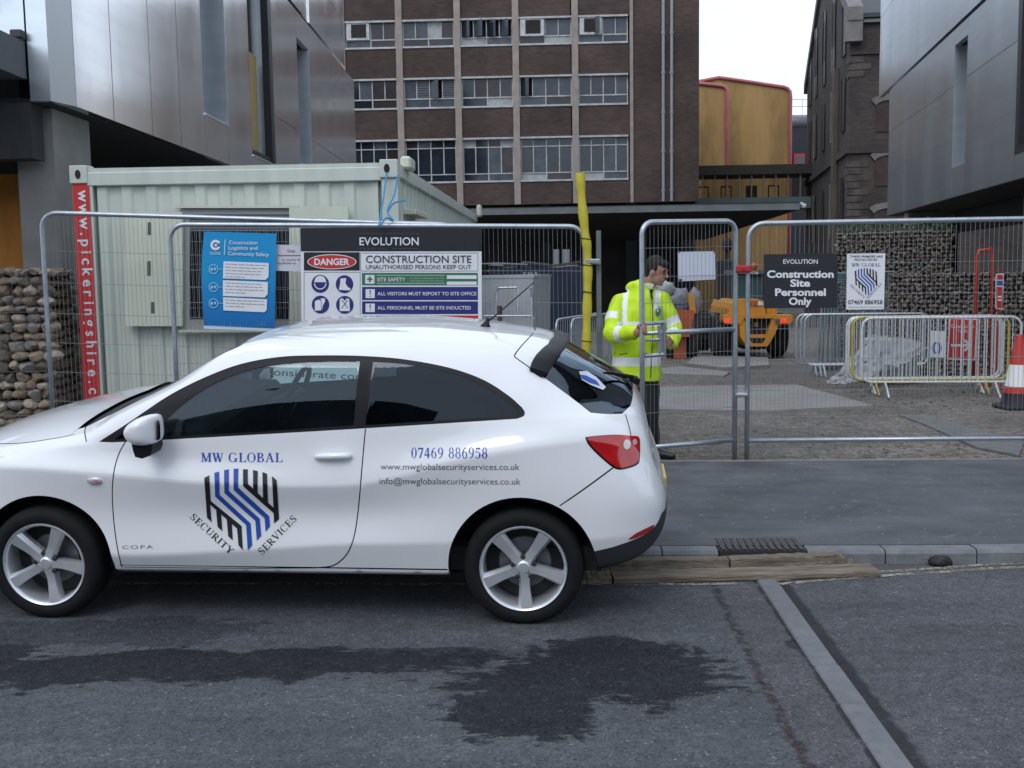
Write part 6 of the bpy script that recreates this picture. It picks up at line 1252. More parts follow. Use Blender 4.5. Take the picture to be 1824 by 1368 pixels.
p_ = P(890, 545, 15.9); mb = MB(); mb.cbox(Vector((p_.x, 15.95, site_z(16) + (p_.z - site_z(16)) / 2)), (.07, 0, 0), (0, .05, 0), (0, 0, p_.z - site_z(16)), .004); solo('brown_post', mb, mat('rust_brown', (.10, .04, .025), rough=.8), 'short rust brown post leaning by the grey store', 'post')
# ---- on the road and pavement
m_wood = mat('weathered_plank', (.27, .215, .155), rough=.85, var=.6, vscale=2.2, stretch=(1.6, 22, 22), bump=.8, bscale=9, coords='obj', var2=.25, v2scale=.9, tint=(.16, .14, .115)); 
def plank(label, p0, p1, w, h, z, seed, ragged=0.0):
    rr = random.Random(seed); p0 = Vector((*p0, 0)); p1 = Vector((*p1, 0)); ax = (p1 - p0); L = ax.length; ax.normalize(); nn = Vector((-ax.y, ax.x, 0)); n_ = 26; rows_ = []
    o = bpy.data.objects.new
    mb = MB()
    for i in range(n_ + 1):
        f = i / n_; e1 = rr.gauss(0, .0025); e2 = rr.gauss(0, .0025); e3 = rr.gauss(0, .002); cut = 1.0
        if ragged and f > .86: cut = 1 - (f - .86) / .14 * ragged * rr.uniform(.6, 1.2)
        ww, hh = w * (.5 + .5 * cut), h * max(.25, cut); b = .006
        x = L * f + (rr.uniform(-.02, .02) if ragged and f == 1 else 0)
        sec = [(-ww / 2 + e1, b), (-ww / 2 + b, 0), (ww / 2 - b, 0), (ww / 2 + e2, b), (ww / 2 + e2, hh - b + e3), (ww / 2 - b, hh + e3), (-ww / 2 + b, hh + e3), (-ww / 2 + e1, hh - b + e3)]
        mb.v += [tuple(Vector((x - L / 2, y_, z_))) for y_, z_ in sec]
    for i in range(n_):
        for k in range(8): l = (k + 1) % 8; mb.f.append((i * 8 + k, (i + 1) * 8 + k, (i + 1) * 8 + l, i * 8 + l)); mb.mi.append(0)
    mb.f.append(tuple(range(8))); mb.f.append(tuple(n_ * 8 + 7 - k for k in range(8))); mb.mi += [0, 0]
    ob = build('timber_plank', mb, m_wood); ob.location = (p0 + p1) / 2 + EZ * z; ob.rotation_euler = (0, 0, math.atan2(ax.y, ax.x)); tag(ob, label, 'plank', 'old planks laid in the gutter as a ramp'); return ob
plank('long front plank in the gutter with a worn right end', (.55, 6.05), (2.06, 6.125), .17, .035, .002, 1); plank('short front plank end beside the car wheel', (.12, 6.05), (.54, 6.05), .16, .040, .002, 2)
plank('rear plank with a splintered end in front of the drain grate', (1.245, 6.225), (1.98, 6.29), .085, .08, .002, 3, .8); plank('rear plank running under the back of the car', (.20, 6.235), (1.235, 6.215), .09, .080, .002, 4)
# gully grate let into the kerb line
gr = thing('drain_grate', 'dark iron drain grate set in the kerb line behind the planks', 'drain', ST(1.475, .14, .0)); m_iron = mat('cast_iron', (.030, .027, .028), rough=.7, var=.3, vscale=30)
mb = MB(); mb.box(ST(1.22, .0, -.04), E1 * .51, E2 * .30, EZ * .122); build('frame', mb, m_iron, gr)
m_iron2 = mat('cast_iron_worn', (.055, .045, .046), rough=.6, var=.3, vscale=30); st_ = None
for i in range(12):
    for j in range(6):
        M_ = ST(1.245 + i * .0418, .03 + j * .046, .0825)
        if st_ is None: q = MB(); q.cbox(M_ + EZ * .006, E1 * .030, E2 * .034, EZ * .012, .003); st_ = build('stud', q, m_iron2, gr); base_ = M_
        else: share(st_, 'stud', gr, Matrix.Translation(M_ - base_) if True else None)
mb = MB(); mb.cbox(ST(1.475, -.004, .045), E1 * .40, E2 * .012, EZ * .035, .004); build('inlet_slot', mb, m_dark, gr)
vs, fs = rock(77, 2); p_ = Vector((2.50, 6.27, 0)); mb = MB(); mb.add([p_ + Vector((v.x * .075, v.y * .05, max(v.z, -.6) * .042 + .024)) for v in vs], fs); solo('black_stone', mb, mat('black_lump', (.012, .012, .013), rough=.6, bump=.3), 'rounded black lump lying in the gutter to the right', 'stone', smooth=True)
# ================================================================== the white hatchback
YAW = math.atan2(.215, 2.459); TILT = math.asin(.094 / 1.46)
c_ax = Vector((math.cos(YAW), -math.sin(YAW), 0)); _ayh = Vector((-math.sin(YAW), -math.cos(YAW), 0))
c_ay = _ayh * math.cos(TILT) - EZ * math.sin(TILT); c_az = _ayh * math.sin(TILT) + EZ * math.cos(TILT)
c_O = Vector((-2.417, 5.499, .289)) - c_ay * .815 - c_az * .289
CARM = Matrix((c_ax, c_ay, c_az)).transposed().to_4x4(); CARM.translation = c_O     # local: x to the rear, y to the camera's side, z up
def CW(p): return c_O + c_ax * p[0] + c_ay * p[1] + c_az * p[2]
def car_ray(px, py):                        # ray in the car's own axes
    d = ray(px, py); o = CAM - c_O
    return Vector((o.dot(c_ax), o.dot(c_ay), o.dot(c_az))), Vector((d.dot(c_ax), d.dot(c_ay), d.dot(c_az)))

def pchip(xk, yk, x):
    xk = np.array(xk, float); yk = np.array(yk, float); h = np.diff(xk); d = np.diff(yk) / h; n = len(xk); m = np.zeros(n)
    for i in range(1, n - 1):
        if d[i - 1] * d[i] > 0:
            w1 = 2 * h[i] + h[i - 1]; w2 = h[i] + 2 * h[i - 1]; m[i] = (w1 + w2) / (w1 / d[i - 1] + w2 / d[i])
    m[0], m[-1] = d[0], d[-1]
    x = np.clip(x, xk[0], xk[-1]); k = np.clip(np.searchsorted(xk, x) - 1, 0, n - 2); t = (x - xk[k]) / h[k]
    return (1 + 2 * t) * (1 - t) ** 2 * yk[k] + t * (1 - t) ** 2 * h[k] * m[k] + t * t * (3 - 2 * t) * yk[k + 1] + t * t * (t - 1) * h[k] * m[k + 1]
# lengthwise lines of the half body: (x, y, z), from the sill up to the middle of the roof
RAILS = [
    [(-.83, .15, .34), (-.78, .40, .24), (-.6, .60, .20), (-.3, .70, .20), (.4, .72, .22), (2.1, .72, .22), (2.8, .70, .25), (3.0, .62, .28), (3.12, .50, .35), (3.185, .30, .45), (3.2, .10, .50)],
    [(-.83, .25, .38), (-.78, .50, .28), (-.6, .69, .24), (-.3, .79, .25), (.4, .802, .262), (2.1, .802, .252), (2.8, .785, .285), (3.0, .735, .315), (3.12, .64, .375), (3.185, .47, .46), (3.2, .27, .503)],
    [(-.83, .28, .44), (-.78, .54, .38), (-.6, .73, .35), (-.3, .82, .345), (.45, .838, .346), (1.08, .842, .380), (1.6, .842, .417), (2.02, .838, .425), (2.8, .825, .44), (3.0, .765, .45), (3.12, .675, .47), (3.185, .50, .49), (3.2, .28, .508)],
    [(-.83, .28, .52), (-.78, .54, .53), (-.6, .735, .56), (-.3, .815, .575), (.45, .812, .55), (1.6, .811, .555), (2.02, .818, .58), (2.5, .84, .63), (2.8, .818, .64), (3.0, .768, .63), (3.12, .68, .59), (3.185, .51, .535), (3.2, .28, .515)],
    [(-.83, .24, .60), (-.78, .50, .68), (-.6, .70, .775), (-.17, .812, .812), (.4, .838, .777), (.887, .845, .737), (1.3, .844, .72), (1.6, .843, .725), (1.85, .842, .765), (2.1, .842, .838), (2.4, .834, .90), (2.8, .765, .945), (2.98, .70, .905), (3.08, .64, .80), (3.13, .60, .71), (3.185, .49, .575), (3.2, .28, .523)],
    [(-.83, .22, .62), (-.78, .47, .71), (-.6, .665, .80), (-.17, .785, .838), (.3, .798, .86), (.887, .802, .855), (1.5, .804, .875), (2.1, .800, .935), (2.4, .794, .973), (2.8, .735, .995), (2.98, .665, .945), (3.08, .61, .835), (3.13, .57, .735), (3.185, .46, .59), (3.2, .27, .53)],
    [(-.83, .20, .63), (-.78, .44, .725), (-.6, .62, .812), (-.21, .752, .846), (.03, .765, .884), (.25, .776, .921), (.665, .787, .938), (1.1, .790, .965), (1.697, .788, .998), (2.1, .780, 1.018), (2.447, .765, 1.036), (2.8, .700, 1.03), (2.98, .62, .985), (3.085, .56, .90), (3.112, .52, .80), (3.138, .46, .70), (3.185, .36, .61), (3.2, .12, .535)],
    [(-.83, .18, .635), (-.78, .40, .732), (-.6, .585, .825), (-.21, .725, .862), (.03, .745, .898), (.25, .762, .936), (.40, .768, .985), (.665, .760, 1.045), (1.1, .752, 1.13), (1.697, .748, 1.17), (2.1, .735, 1.165), (2.447, .715, 1.14), (2.62, .675, 1.105), (2.8, .63, 1.062), (2.98, .565, 1.012), (3.085, .51, .92), (3.112, .47, .815), (3.138, .42, .71), (3.185, .33, .615), (3.2, .11, .54)],
    [(-.83, .16, .638), (-.78, .36, .738), (-.6, .54, .836), (-.21, .69, .882), (.03, .715, .915), (.25, .735, .955), (.40, .735, 1.035), (.665, .703, 1.158), (1.059, .682, 1.298), (1.263, .675, 1.340), (1.676, .672, 1.345), (2.1, .650, 1.322), (2.4, .618, 1.268), (2.62, .59, 1.185), (2.8, .555, 1.088), (2.98, .50, 1.028), (3.085, .45, .932), (3.112, .42, .825), (3.138, .38, .715), (3.185, .30, .62), (3.2, .10, .543)],
    [(-.83, .13, .64), (-.78, .28, .742), (-.6, .46, .845), (-.21, .62, .905), (.03, .655, .94), (.25, .68, .98), (.40, .675, 1.062), (.665, .635, 1.185), (1.0, .60, 1.352), (1.25, .575, 1.396), (1.676, .565, 1.404), (2.1, .545, 1.378), (2.4, .525, 1.335), (2.62, .50, 1.258), (2.8, .475, 1.128), (2.98, .42, 1.05), (3.085, .38, .942), (3.112, .36, .832), (3.138, .33, .718), (3.185, .26, .625), (3.2, .09, .546)],
    [(-.83, .07, .645), (-.78, .15, .745), (-.6, .25, .848), (-.21, .36, .955), (.03, .38, 1.003), (.25, .40, 1.040), (.40, .40, 1.085), (.60, .38, 1.174), (.85, .36, 1.305), (1.0, .35, 1.383), (1.25, .33, 1.424), (1.676, .32, 1.432), (2.1, .31, 1.406), (2.422, .30, 1.370), (2.56, .29, 1.343), (2.72, .28, 1.250), (2.88, .27, 1.160), (3.0, .25, 1.085), (3.085, .22, .957), (3.112, .21, .84), (3.138, .20, .722), (3.185, .15, .628), (3.2, .05, .55)],
    [(-.83, 0, .648), (-.78, 0, .748), (-.6, 0, .850), (-.465, 0, .904), (-.153, 0, .982), (.052, 0, 1.024), (.25, 0, 1.054), (.36, 0, 1.070), (.45, 0, 1.10), (.60, 0, 1.177), (.797, 0, 1.279), (.932, 0, 1.366), (1.064, 0, 1.410), (1.322, 0, 1.436), (1.577, 0, 1.440), (1.892, 0, 1.430), (2.173, 0, 1.406), (2.422, 0, 1.378), (2.57, 0, 1.350), (2.72, 0, 1.262), (2.882, 0, 1.170), (3.01, 0, 1.09), (3.085, 0, .965), (3.112, 0, .845), (3.138, 0, .725), (3.185, 0, .63), (3.2, 0, .552)],
]
KINK = {1, 2, 4, 6}
def car_section_grid():
    xs = np.concatenate([np.linspace(-.83, -.6, 16)[:-1], np.linspace(-.6, 2.95, 190)[:-1], np.linspace(2.95, 3.2, 34)])
    ctrl = np.zeros((len(xs), len(RAILS), 3))
    for k, r in enumerate(RAILS):
        a = np.array(r); ctrl[:, k, 0] = xs; ctrl[:, k, 1] = pchip(a[:, 0], a[:, 1], xs); ctrl[:, k, 2] = pchip(a[:, 0], a[:, 2], xs)
    for it in range(3):                      # settle the lengthwise lines so that highlights run clean (not the sharp tail)
        c = ctrl.copy(); ctrl[1:-1, :, 1:] = 0.25 * c[:-2, :, 1:] + 0.5 * c[1:-1, :, 1:] + 0.25 * c[2:, :, 1:]
    K = len(RAILS); M = 10; rows = []; vpar = []
    D = np.linalg.norm(np.diff(ctrl, axis=1), axis=2) + 1e-4
    tang = np.zeros_like(ctrl); tl_ = np.zeros_like(ctrl); tr_ = np.zeros_like(ctrl)
    for k in range(K):
        if k == 0: t = (ctrl[:, 1] - ctrl[:, 0]) / D[:, :1]; tl_[:, k] = tr_[:, k] = t
        elif k == K - 1:
            t = np.zeros_like(ctrl[:, 0]); t[:, 1] = -1; tl_[:, k] = tr_[:, k] = t
        else:
            a = (ctrl[:, k] - ctrl[:, k - 1]) / D[:, k - 1:k]; b = (ctrl[:, k + 1] - ctrl[:, k]) / D[:, k:k + 1]
            t = (a * D[:, k:k + 1] + b * D[:, k - 1:k]) / (D[:, k:k + 1] + D[:, k - 1:k])
            if k in KINK: s = .97; tl_[:, k] = a * s + t * (1 - s); tr_[:, k] = b * s + t * (1 - s)
            else: tl_[:, k] = tr_[:, k] = t
    cols = []; vv = []; v0 = 0.0; lens = D.mean(axis=0)
    for k in range(K - 1):
        for j in range(M):
            t = j / M; d = D[:, k:k + 1]
            cols.append((1 + 2 * t) * (1 - t) ** 2 * ctrl[:, k] + t * (1 - t) ** 2 * d * tr_[:, k] + t * t * (3 - 2 * t) * ctrl[:, k + 1] + t * t * (t - 1) * d * tl_[:, k + 1])
            vv.append(v0 + lens[k] * t)
        v0 += lens[k]
    cols.append(ctrl[:, -1]); vv.append(v0)
    Gd = np.stack(cols, axis=1)              # (nx, nv, 3)
    # lengthwise parameter: path length of the middle line, so the steep tail is not squeezed
    seg = np.linalg.norm(np.diff(Gd, axis=0), axis=2).mean(axis=1); uu = np.concatenate([[0], np.cumsum(seg)])
    return Gd, uu, np.array(vv)
CG, CU_, CV_ = car_section_grid()
_du = np.gradient(CG, CU_, axis=0); _dv = np.gradient(CG, CV_, axis=1)
CN = np.cross(_dv, _du); CN /= (np.linalg.norm(CN, axis=2, keepdims=True) + 1e-9)
if CN[100, 50, 1] < 0: CN = -CN
def car_eval(u, v, A):
    u = np.asarray(u); v = np.asarray(v)
    i = np.clip(np.searchsorted(CU_, u) - 1, 0, len(CU_) - 2); j = np.clip(np.searchsorted(CV_, v) - 1, 0, len(CV_) - 2)
    a = np.clip((u - CU_[i]) / (CU_[i + 1] - CU_[i]), 0, 1)[:, None]; b = np.clip((v - CV_[j]) / (CV_[j + 1] - CV_[j]), 0, 1)[:, None]
    return (1 - a) * (1 - b) * A[i, j] + a * (1 - b) * A[i + 1, j] + (1 - a) * b * A[i, j + 1] + a * b * A[i + 1, j + 1]
_nu, _nv = len(CU_), len(CV_)
_tri = []; 
for i in range(_nu - 1):
    for j in range(_nv - 1):
        q = i * _nv + j; _tri += [(q, q + _nv, q + _nv + 1), (q, q + _nv + 1, q + 1)]
_cv = [tuple(p) for p in CG.reshape(-1, 3)]
CBVH = BVHTree.FromPolygons(_cv, _tri)
def uv_of_hit(loc, idx):
    q = idx // 2; i, j = divmod(q, _nv - 1); t = _tri[idx]
    A, B, C_ = (Vector(_cv[k]) for k in t); n = (B - A).cross(C_ - A); ar = n.dot(n)
    w0 = (B - loc).cross(C_ - loc).dot(n) / ar; w1 = (C_ - loc).cross(A - loc).dot(n) / ar; w2 = 1 - w0 - w1
    P2 = [(CU_[k // _nv], CV_[k % _nv]) for k in t]
    return (w0 * P2[0][0] + w1 * P2[1][0] + w2 * P2[2][0], w0 * P2[0][1] + w1 * P2[1][1] + w2 * P2[2][1])
def px_uv(px, py):
    o, d = car_ray(px, py); h = CBVH.ray_cast(o, d)
    return uv_of_hit(h[0], h[2]) if h[0] is not None else None
def side_uv(x, z):
    h = CBVH.ray_cast(Vector((x, 3, z)), Vector((0, -1, 0))); return uv_of_hit(h[0], h[2]) if h[0] is not None else None
def top_uv(x, y):
    h = CBVH.ray_cast(Vector((x, y, 3)), Vector((0, 0, -1))); return uv_of_hit(h[0], h[2]) if h[0] is not None else None
def pxs(pts, m=5, closed=False, smooth=True):
    pts = spline2(pts, m, closed) if smooth else pts
    return [q for q in (px_uv(*p) for p in pts) if q]
def inside(poly, p):
    x, y = p; c = False; n = len(poly); j = n - 1
    for i in range(n):
        if (poly[i][1] > y) != (poly[j][1] > y) and x < (poly[j][0] - poly[i][0]) * (y - poly[i][1]) / (poly[j][1] - poly[i][1]) + poly[i][0]: c = not c
        j = i
    return c
def strip(path, w):                          # a thin band about a line in the parameter plane
    L, Rr = [], []
    for i, p in enumerate(path):
        a = path[max(i - 1, 0)]; b = path[min(i + 1, len(path) - 1)]; dx, dy = b[0] - a[0], b[1] - a[1]; l = math.hypot(dx, dy) or 1
        nx, ny = -dy / l * w / 2, dx / l * w / 2; L.append((p[0] + nx, p[1] + ny)); Rr.append((p[0] - nx, p[1] - ny))
    return L + Rr[::-1]
def circ(xc, zc, r, a0, a1, n): return [q for q in (side_uv(xc + r * math.cos(math.radians(a0 + (a1 - a0) * i / n)), zc + r * math.sin(math.radians(a0 + (a1 - a0) * i / n))) for i in range(n + 1)) if q]
vmin = CV_[0] - .02
REG = []                                     # (name, polygon) later ones win
f_arch = circ(.012, .290, .366, -8, 188, 40); r_arch = circ(2.462, .292, .368, -8, 188, 40)
def close_arch(a): return a + [(a[-1][0], vmin), (a[0][0], vmin)]
# bonnet: from the nose to the cowl
bon = [top_uv(x, y) for x, y in spline2([(-.70, .02), (-.66, .30), (-.50, .52), (-.21, .665), (.05, .700), (.14, .705)], 5)] + [top_uv(x, y) for x, y in spline2([(.165, .66), (.205, .50), (.25, .30), (.27, .01)], 5)]
bon = [q for q in bon if q]; bon_c = bon + [(bon[-1][0], CV_[-1] + .02), (bon[0][0], CV_[-1] + .02)]
REG.append(('bonnet', bon_c)); 
cowl = [top_uv(x, y) for x, y in spline2([(.165, .66), (.205, .50), (.25, .30), (.27, .01)], 5)] + [top_uv(x, y) for x, y in spline2([(.47, .01), (.45, .30), (.40, .50), (.335, .635)], 5)]
cowl = [q for q in cowl if q]
REG.append(('cowl', cowl[:len(cowl) // 2] + [(cowl[len(cowl) // 2 - 1][0], CV_[-1] + .02), (cowl[len(cowl) // 2][0], CV_[-1] + .02)] + cowl[len(cowl) // 2:]))
ws = [top_uv(x, y) for x, y in spline2([(.47, .01), (.45, .30), (.40, .50), (.335, .635)], 5)] + [top_uv(x, y) for x, y in spline2([(.50, .645), (.75, .60), (.97, .562), (1.01, .535)], 5)] + [top_uv(x, y) for x, y in spline2([(.985, .40), (.955, .2), (.945, .01)], 5)]
ws = [q for q in ws if q]
REG.append(('windscreen', ws + [(ws[-1][0], CV_[-1] + .02), (ws[0][0], CV_[-1] + .02)]))
# tailgate glass and spoiler sides
gl_near = pxs([(950, 659), (985, 684), (1020, 710), (1052, 735)], 4)
gl_bot = pxs([(1052, 735), (1080, 737.5), (1108, 737)], 4)
gl_bot += [q for q in (top_uv(x, y) for x, y in spline2([(3.005, .42), (3.02, .28), (3.025, .01)], 5)) if q]
gl_top = [q for q in (top_uv(x, y) for x, y in spline2([(2.60, .01), (2.59, .3), (2.56, .48), (2.53, .53)], 4)) if q]
rg = gl_near + gl_bot + [(gl_bot[-1][0], CV_[-1] + .02), (gl_top[0][0], CV_[-1] + .02)] + gl_top
REG.append(('rear_window', rg))
# side glass: the black surround, then the panes
dlo = spline2([(176, 787), (230, 752), (300, 705), (365, 672), (430, 648), (500, 635.5), (570, 633), (645, 634), (720, 640), (800, 655), (860, 676), (905, 704), (930, 726)], 5) + spline2([(935, 734), (933, 741), (921, 746)], 3) + spline2([(850, 750.5), (650, 763), (470, 773.5), (290, 783.5), (200, 788)], 4)
REG.append(('window_trim', [q for q in (px_uv(*p) for p in dlo) if q]))
w1 = spline2([(291, 779), (296, 748), (345, 705), (400, 674), (460, 655), (520, 646.5), (580, 643.5), (641, 643)], 4) + spline2([(634, 700), (630, 757.5)], 3) + spline2([(470, 769)], 1)
REG.append(('door_window', [q for q in (px_uv(*p) for p in w1) if q]))
w0 = [(203, 783), (262, 741), (283, 727), (279, 779)]
REG.append(('corner_window', [q for q in (px_uv(*p) for p in w0) if q]))
w2 = spline2([(664, 643.5), (720, 648), (795, 662), (850, 682), (895, 709), (918, 728)], 4) + spline2([(922, 735), (916, 740), (905, 741.5)], 3) + spline2([(780, 749.5), (651, 757.5)], 3)
REG.append(('quarter_window', [q for q in (px_uv(*p) for p in w2) if q]))
# lamps, reflector, dark lower bumper
TL = pxs([(1046, 781), (1052, 778.5), (1064, 777), (1100, 775.5), (1128, 777), (1136, 780), (1138, 790), (1137, 817), (1133, 824), (1123, 829), (1106, 833), (1094, 830), (1074, 814), (1054, 794)], 3, True)
_tc = (sum(p[0] for p in TL) / len(TL), sum(p[1] for p in TL) / len(TL))
REG.append(('lamp_surround', [(_tc[0] + (p[0] - _tc[0]) * 1.045 + math.copysign(.003, p[0] - _tc[0]), _tc[1] + (p[1] - _tc[1]) * 1.06 + math.copysign(.002, p[1] - _tc[1])) for p in TL]))
REG.append(('tail_light', TL))
blk = [q for q in [px_uv(1049, 984)] + [px_uv(*p) for p in spline2([(1090, 975), (1125, 963), (1150, 951), (1168, 936), (1178, 915)], 4)] if q]
REG.append(('lower_bumper', blk + [(CU_[-1] + .02, blk[-1][1]), (CU_[-1] + .02, vmin), (blk[0][0], vmin)]))
REG.append(('rear_reflector', pxs([(1119, 960.5), (1133, 950), (1150, 941.5), (1165, 934.5), (1163.5, 941), (1150, 950), (1136, 956.5), (1122, 960.8)], 1, smooth=False)))
# panel gaps
door_f = pxs([(224, 786), (212, 808), (203, 840), (200, 880), (203, 930), (209, 975), (217, 1010)], 5)
door_b = pxs([(217, 1010), (330, 1011.5), (470, 1012), (560, 1011.5)], 4)
door_r = pxs([(560, 1011.5), (590, 1008.5), (608, 998), (622, 980), (632, 950), (639, 900), (645, 830), (651, 764)], 5)
GAPS = [door_f, door_b, door_r, pxs([(1095, 831), (1060, 857), (1025, 882), (997, 901)], 3), pxs([(154, 787), (151, 770), (153, 760)], 3), pxs([(950, 593.5), (930, 615), (917, 632), (920, 638), (934, 648), (945, 656)], 4),
        pxs([(1124, 776), (1120, 758), (1114, 738)], 3)]
GAPS.append([q for q in (top_uv(x, y) for x, y in spline2([(-.50, .52), (-.21, .665), (.05, .700), (.17, .705)], 5)) if q])
GAPS.append([q for q in (side_uv(x, z) for x, z in spline2([(.40, .292), (1.2, .287), (2.09, .280)], 6)) if q])   # the step above the sill
door_poly = door_f + door_b + door_r
# ---- one triangulation of the half body with every outline as an edge
gu = np.concatenate([np.linspace(CU_[0], CU_[-1], 116)]); gv = np.linspace(CV_[0], CV_[-1], 60)
pts = [(float(a), float(b)) for a in gu for b in gv]; edges = []
nb = len(gv)
edges += [(j, j + 1) for j in range(nb - 1)] + [((len(gu) - 1) * nb + j, (len(gu) - 1) * nb + j + 1) for j in range(nb - 1)]
edges += [(i * nb, (i + 1) * nb) for i in range(len(gu) - 1)] + [(i * nb + nb - 1, (i + 1) * nb + nb - 1) for i in range(len(gu) - 1)]
def add_loop(poly):
    k = len(pts); cl = [(min(max(p[0], CU_[0]), CU_[-1]), min(max(p[1], CV_[0]), CV_[-1])) for p in poly]
    pts.extend(cl); n = len(cl); edges.extend([(k + i, k + (i + 1) % n) for i in range(n) if cl[i] != cl[(i + 1) % n]])
gap_polys = [strip(g, .006) for g in GAPS if len(g) > 1]
for n_, p_ in REG: add_loop(p_)
for p_ in (close_arch(f_arch), close_arch(r_arch)): add_loop(p_)
for p_ in gap_polys: add_loop(p_)
cdt = delaunay_2d_cdt([Vector(p) for p in pts], edges, [], 0, 1e-5)
cvs = np.array([(p.x, p.y) for p in cdt[0]]); tris = [tuple(t) for t in cdt[2] if len(t) == 3]
pos = car_eval(cvs[:, 0], cvs[:, 1], CG); nor = car_eval(cvs[:, 0], cvs[:, 1], CN); nor /= (np.linalg.norm(nor, axis=1, keepdims=True) + 1e-9)
pos[cvs[:, 1] > CV_[-1] - 1e-4, 1] = 0.0
bb = lambda poly: (min(p[0] for p in poly), max(p[0] for p in poly), min(p[1] for p in poly), max(p[1] for p in poly))
ALLR = [('arch', close_arch(f_arch)), ('arch', close_arch(r_arch))] + [('panel_gap%d' % k, g) for k, g in enumerate(gap_polys)] + REG[::-1]
ALLR = [(n, p, bb(p)) for n, p in ALLR]; DB = bb(door_poly)
def classify(c):
    for n, p, b in ALLR:
        if b[0] <= c[0] <= b[1] and b[2] <= c[1] <= b[3] and inside(p, c): return n
    return 'door' if DB[0] <= c[0] <= DB[1] and DB[2] <= c[1] <= DB[3] and inside(door_poly, c) else 'body'
groups = {}
for t in tris:
    c = ((cvs[t[0], 0] + cvs[t[1], 0] + cvs[t[2], 0]) / 3, (cvs[t[0], 1] + cvs[t[1], 1] + cvs[t[2], 1]) / 3)
    groups.setdefault(classify(c), []).append(t)
m_paint = mat('white_car_paint', (.77, .78, .80), rough=.32, coat=1.0, spec=.5, var2=.015, v2scale=1.5)
m_black = mat('black_trim', (.009, .009, .011), rough=.5, var=.1, vscale=40, spec=.25)
m_gloss = mat('gloss_black', (.008, .008, .01), rough=.08)
m_gap = mat('panel_gap_dark', (.03, .03, .032), rough=.8)
m_plas = mat('textured_plastic', (.022, .023, .026), rough=.6, bump=.15, bscale=400)
m_glassd = glass_mat('door_glass', (.62, .72, .72), 1.52, extra=.02)
m_glassq = glass_mat('privacy_glass', (.08, .10, .12), 1.5, extra=.0)
m_glassr = glass_mat('rear_glass', (.16, .18, .19), 1.6, extra=.03)
m_glassw = glass_mat('windscreen_glass', (.62, .70, .70), 1.52)
m_tail = mat('tail_lamp_red', (.42, .005, .006), rough=.06, coat=1.0, var=.25, vscale=22)
m_refl = mat('reflector_red', (.40, .01, .015), rough=.15, coat=.6)
m_inside = mat('cabin_dark', (.018, .019, .021), rough=.8, var=.2, vscale=20)
m_front = None
car = thing('parked_car', 'white three-door hatchback with security firm lettering parked half on the pavement', 'car', M=CARM)
car_inv = CARM.inverted()
def car_region(name, tri_list, sign, m, off=0.0, parent=None, obname=None, flip=False, label=None):
    ids = sorted({i for t in tri_list for i in t}); mp = {i: k for k, i in enumerate(ids)}
    p = pos[ids] + nor[ids] * off; n = nor[ids].copy()
    if sign < 0: p = p * np.array([1, -1, 1]); n = n * np.array([1, -1, 1])
    fs = [tuple(mp[i] for i in (t if (sign > 0) != flip else t[::-1])) for t in tri_list]
    me = bpy.data.meshes.new(obname or name); me.from_pydata(p.tolist(), [], fs); me.materials.append(m)
    # orient outward
    if len(fs):
        f0 = fs[len(fs) // 2]; a, b, c = (Vector(p[i]) for i in f0); nn = Vector(n[f0[0]])
        if ((b - a).cross(c - a).dot(nn) < 0) != flip: me.flip_normals()
    me.polygons.foreach_set('use_smooth', [True] * len(me.polygons)); me.update()
    me.normals_split_custom_set_from_vertices((n if not flip else -n).tolist())
    o = bpy.data.objects.new(obname or name, me); col.objects.link(o); o.parent = parent or car; INV[o.name] = car_inv
    if label: o['label'] = label
    return o
REGM = {'body': (m_paint, 0), 'bonnet': (m_paint, .001), 'cowl': (m_plas, -.016), 'windscreen': (m_glassw, -.003), 'rear_window': (m_glassr, -.003),         'window_trim': (m_black, -.002), 'quarter_window': (m_glassq, -.004), 'corner_window': (m_glassq, -.004), 'tail_light': (m_tail, .004), 'lamp_surround': (m_gloss, .001), 'lower_bumper': (m_plas, .003),
        'rear_reflector': (m_refl, .003), 'panel_gap': (m_gap, -.007)}
car_doors = {}
for sg in (1, -1):
    car_doors[sg] = car_region('door', groups['door'], sg, m_paint)
    car_region('door_window', groups['door_window'], sg, m_glassd, -.005, car_doors[sg], 'window')
    for n_, (m_, off_) in REGM.items():
        if n_ == 'panel_gap': continue
        if n_ in groups: car_region(n_, groups[n_], sg, m_, off_, obname={'body': 'body_side'}.get(n_, n_))
    for gk in sorted(k for k in groups if k.startswith('panel_gap')): car_region('panel_gap', groups[gk], sg, m_gap, -.007)
    # inner lining so that nothing pale shows through the glass
    lin = [t for k in ('body', 'door', 'spoiler_trim', 'lower_bumper', 'tail_light', 'lamp_surround', 'rear_reflector', 'window_trim', 'cowl', 'bonnet') for t in groups.get(k, [])] + [t for k in groups if k.startswith('panel_gap') for t in groups[k]]
    car_region('cabin_lining', lin, sg, m_inside, -.03, flip=True)
def car_part(name, mb, m, parent=None, smooth=False, angle=None, label=None):
    """mb in the car's own axes"""
    mb.v = [tuple(CW(v)) for v in mb.v]
    o = build(name, mb, m, parent or car, smooth, angle)
    if label: o['label'] = label
    return o
def XYZ(x, y, z): return Vector((x, y, z))
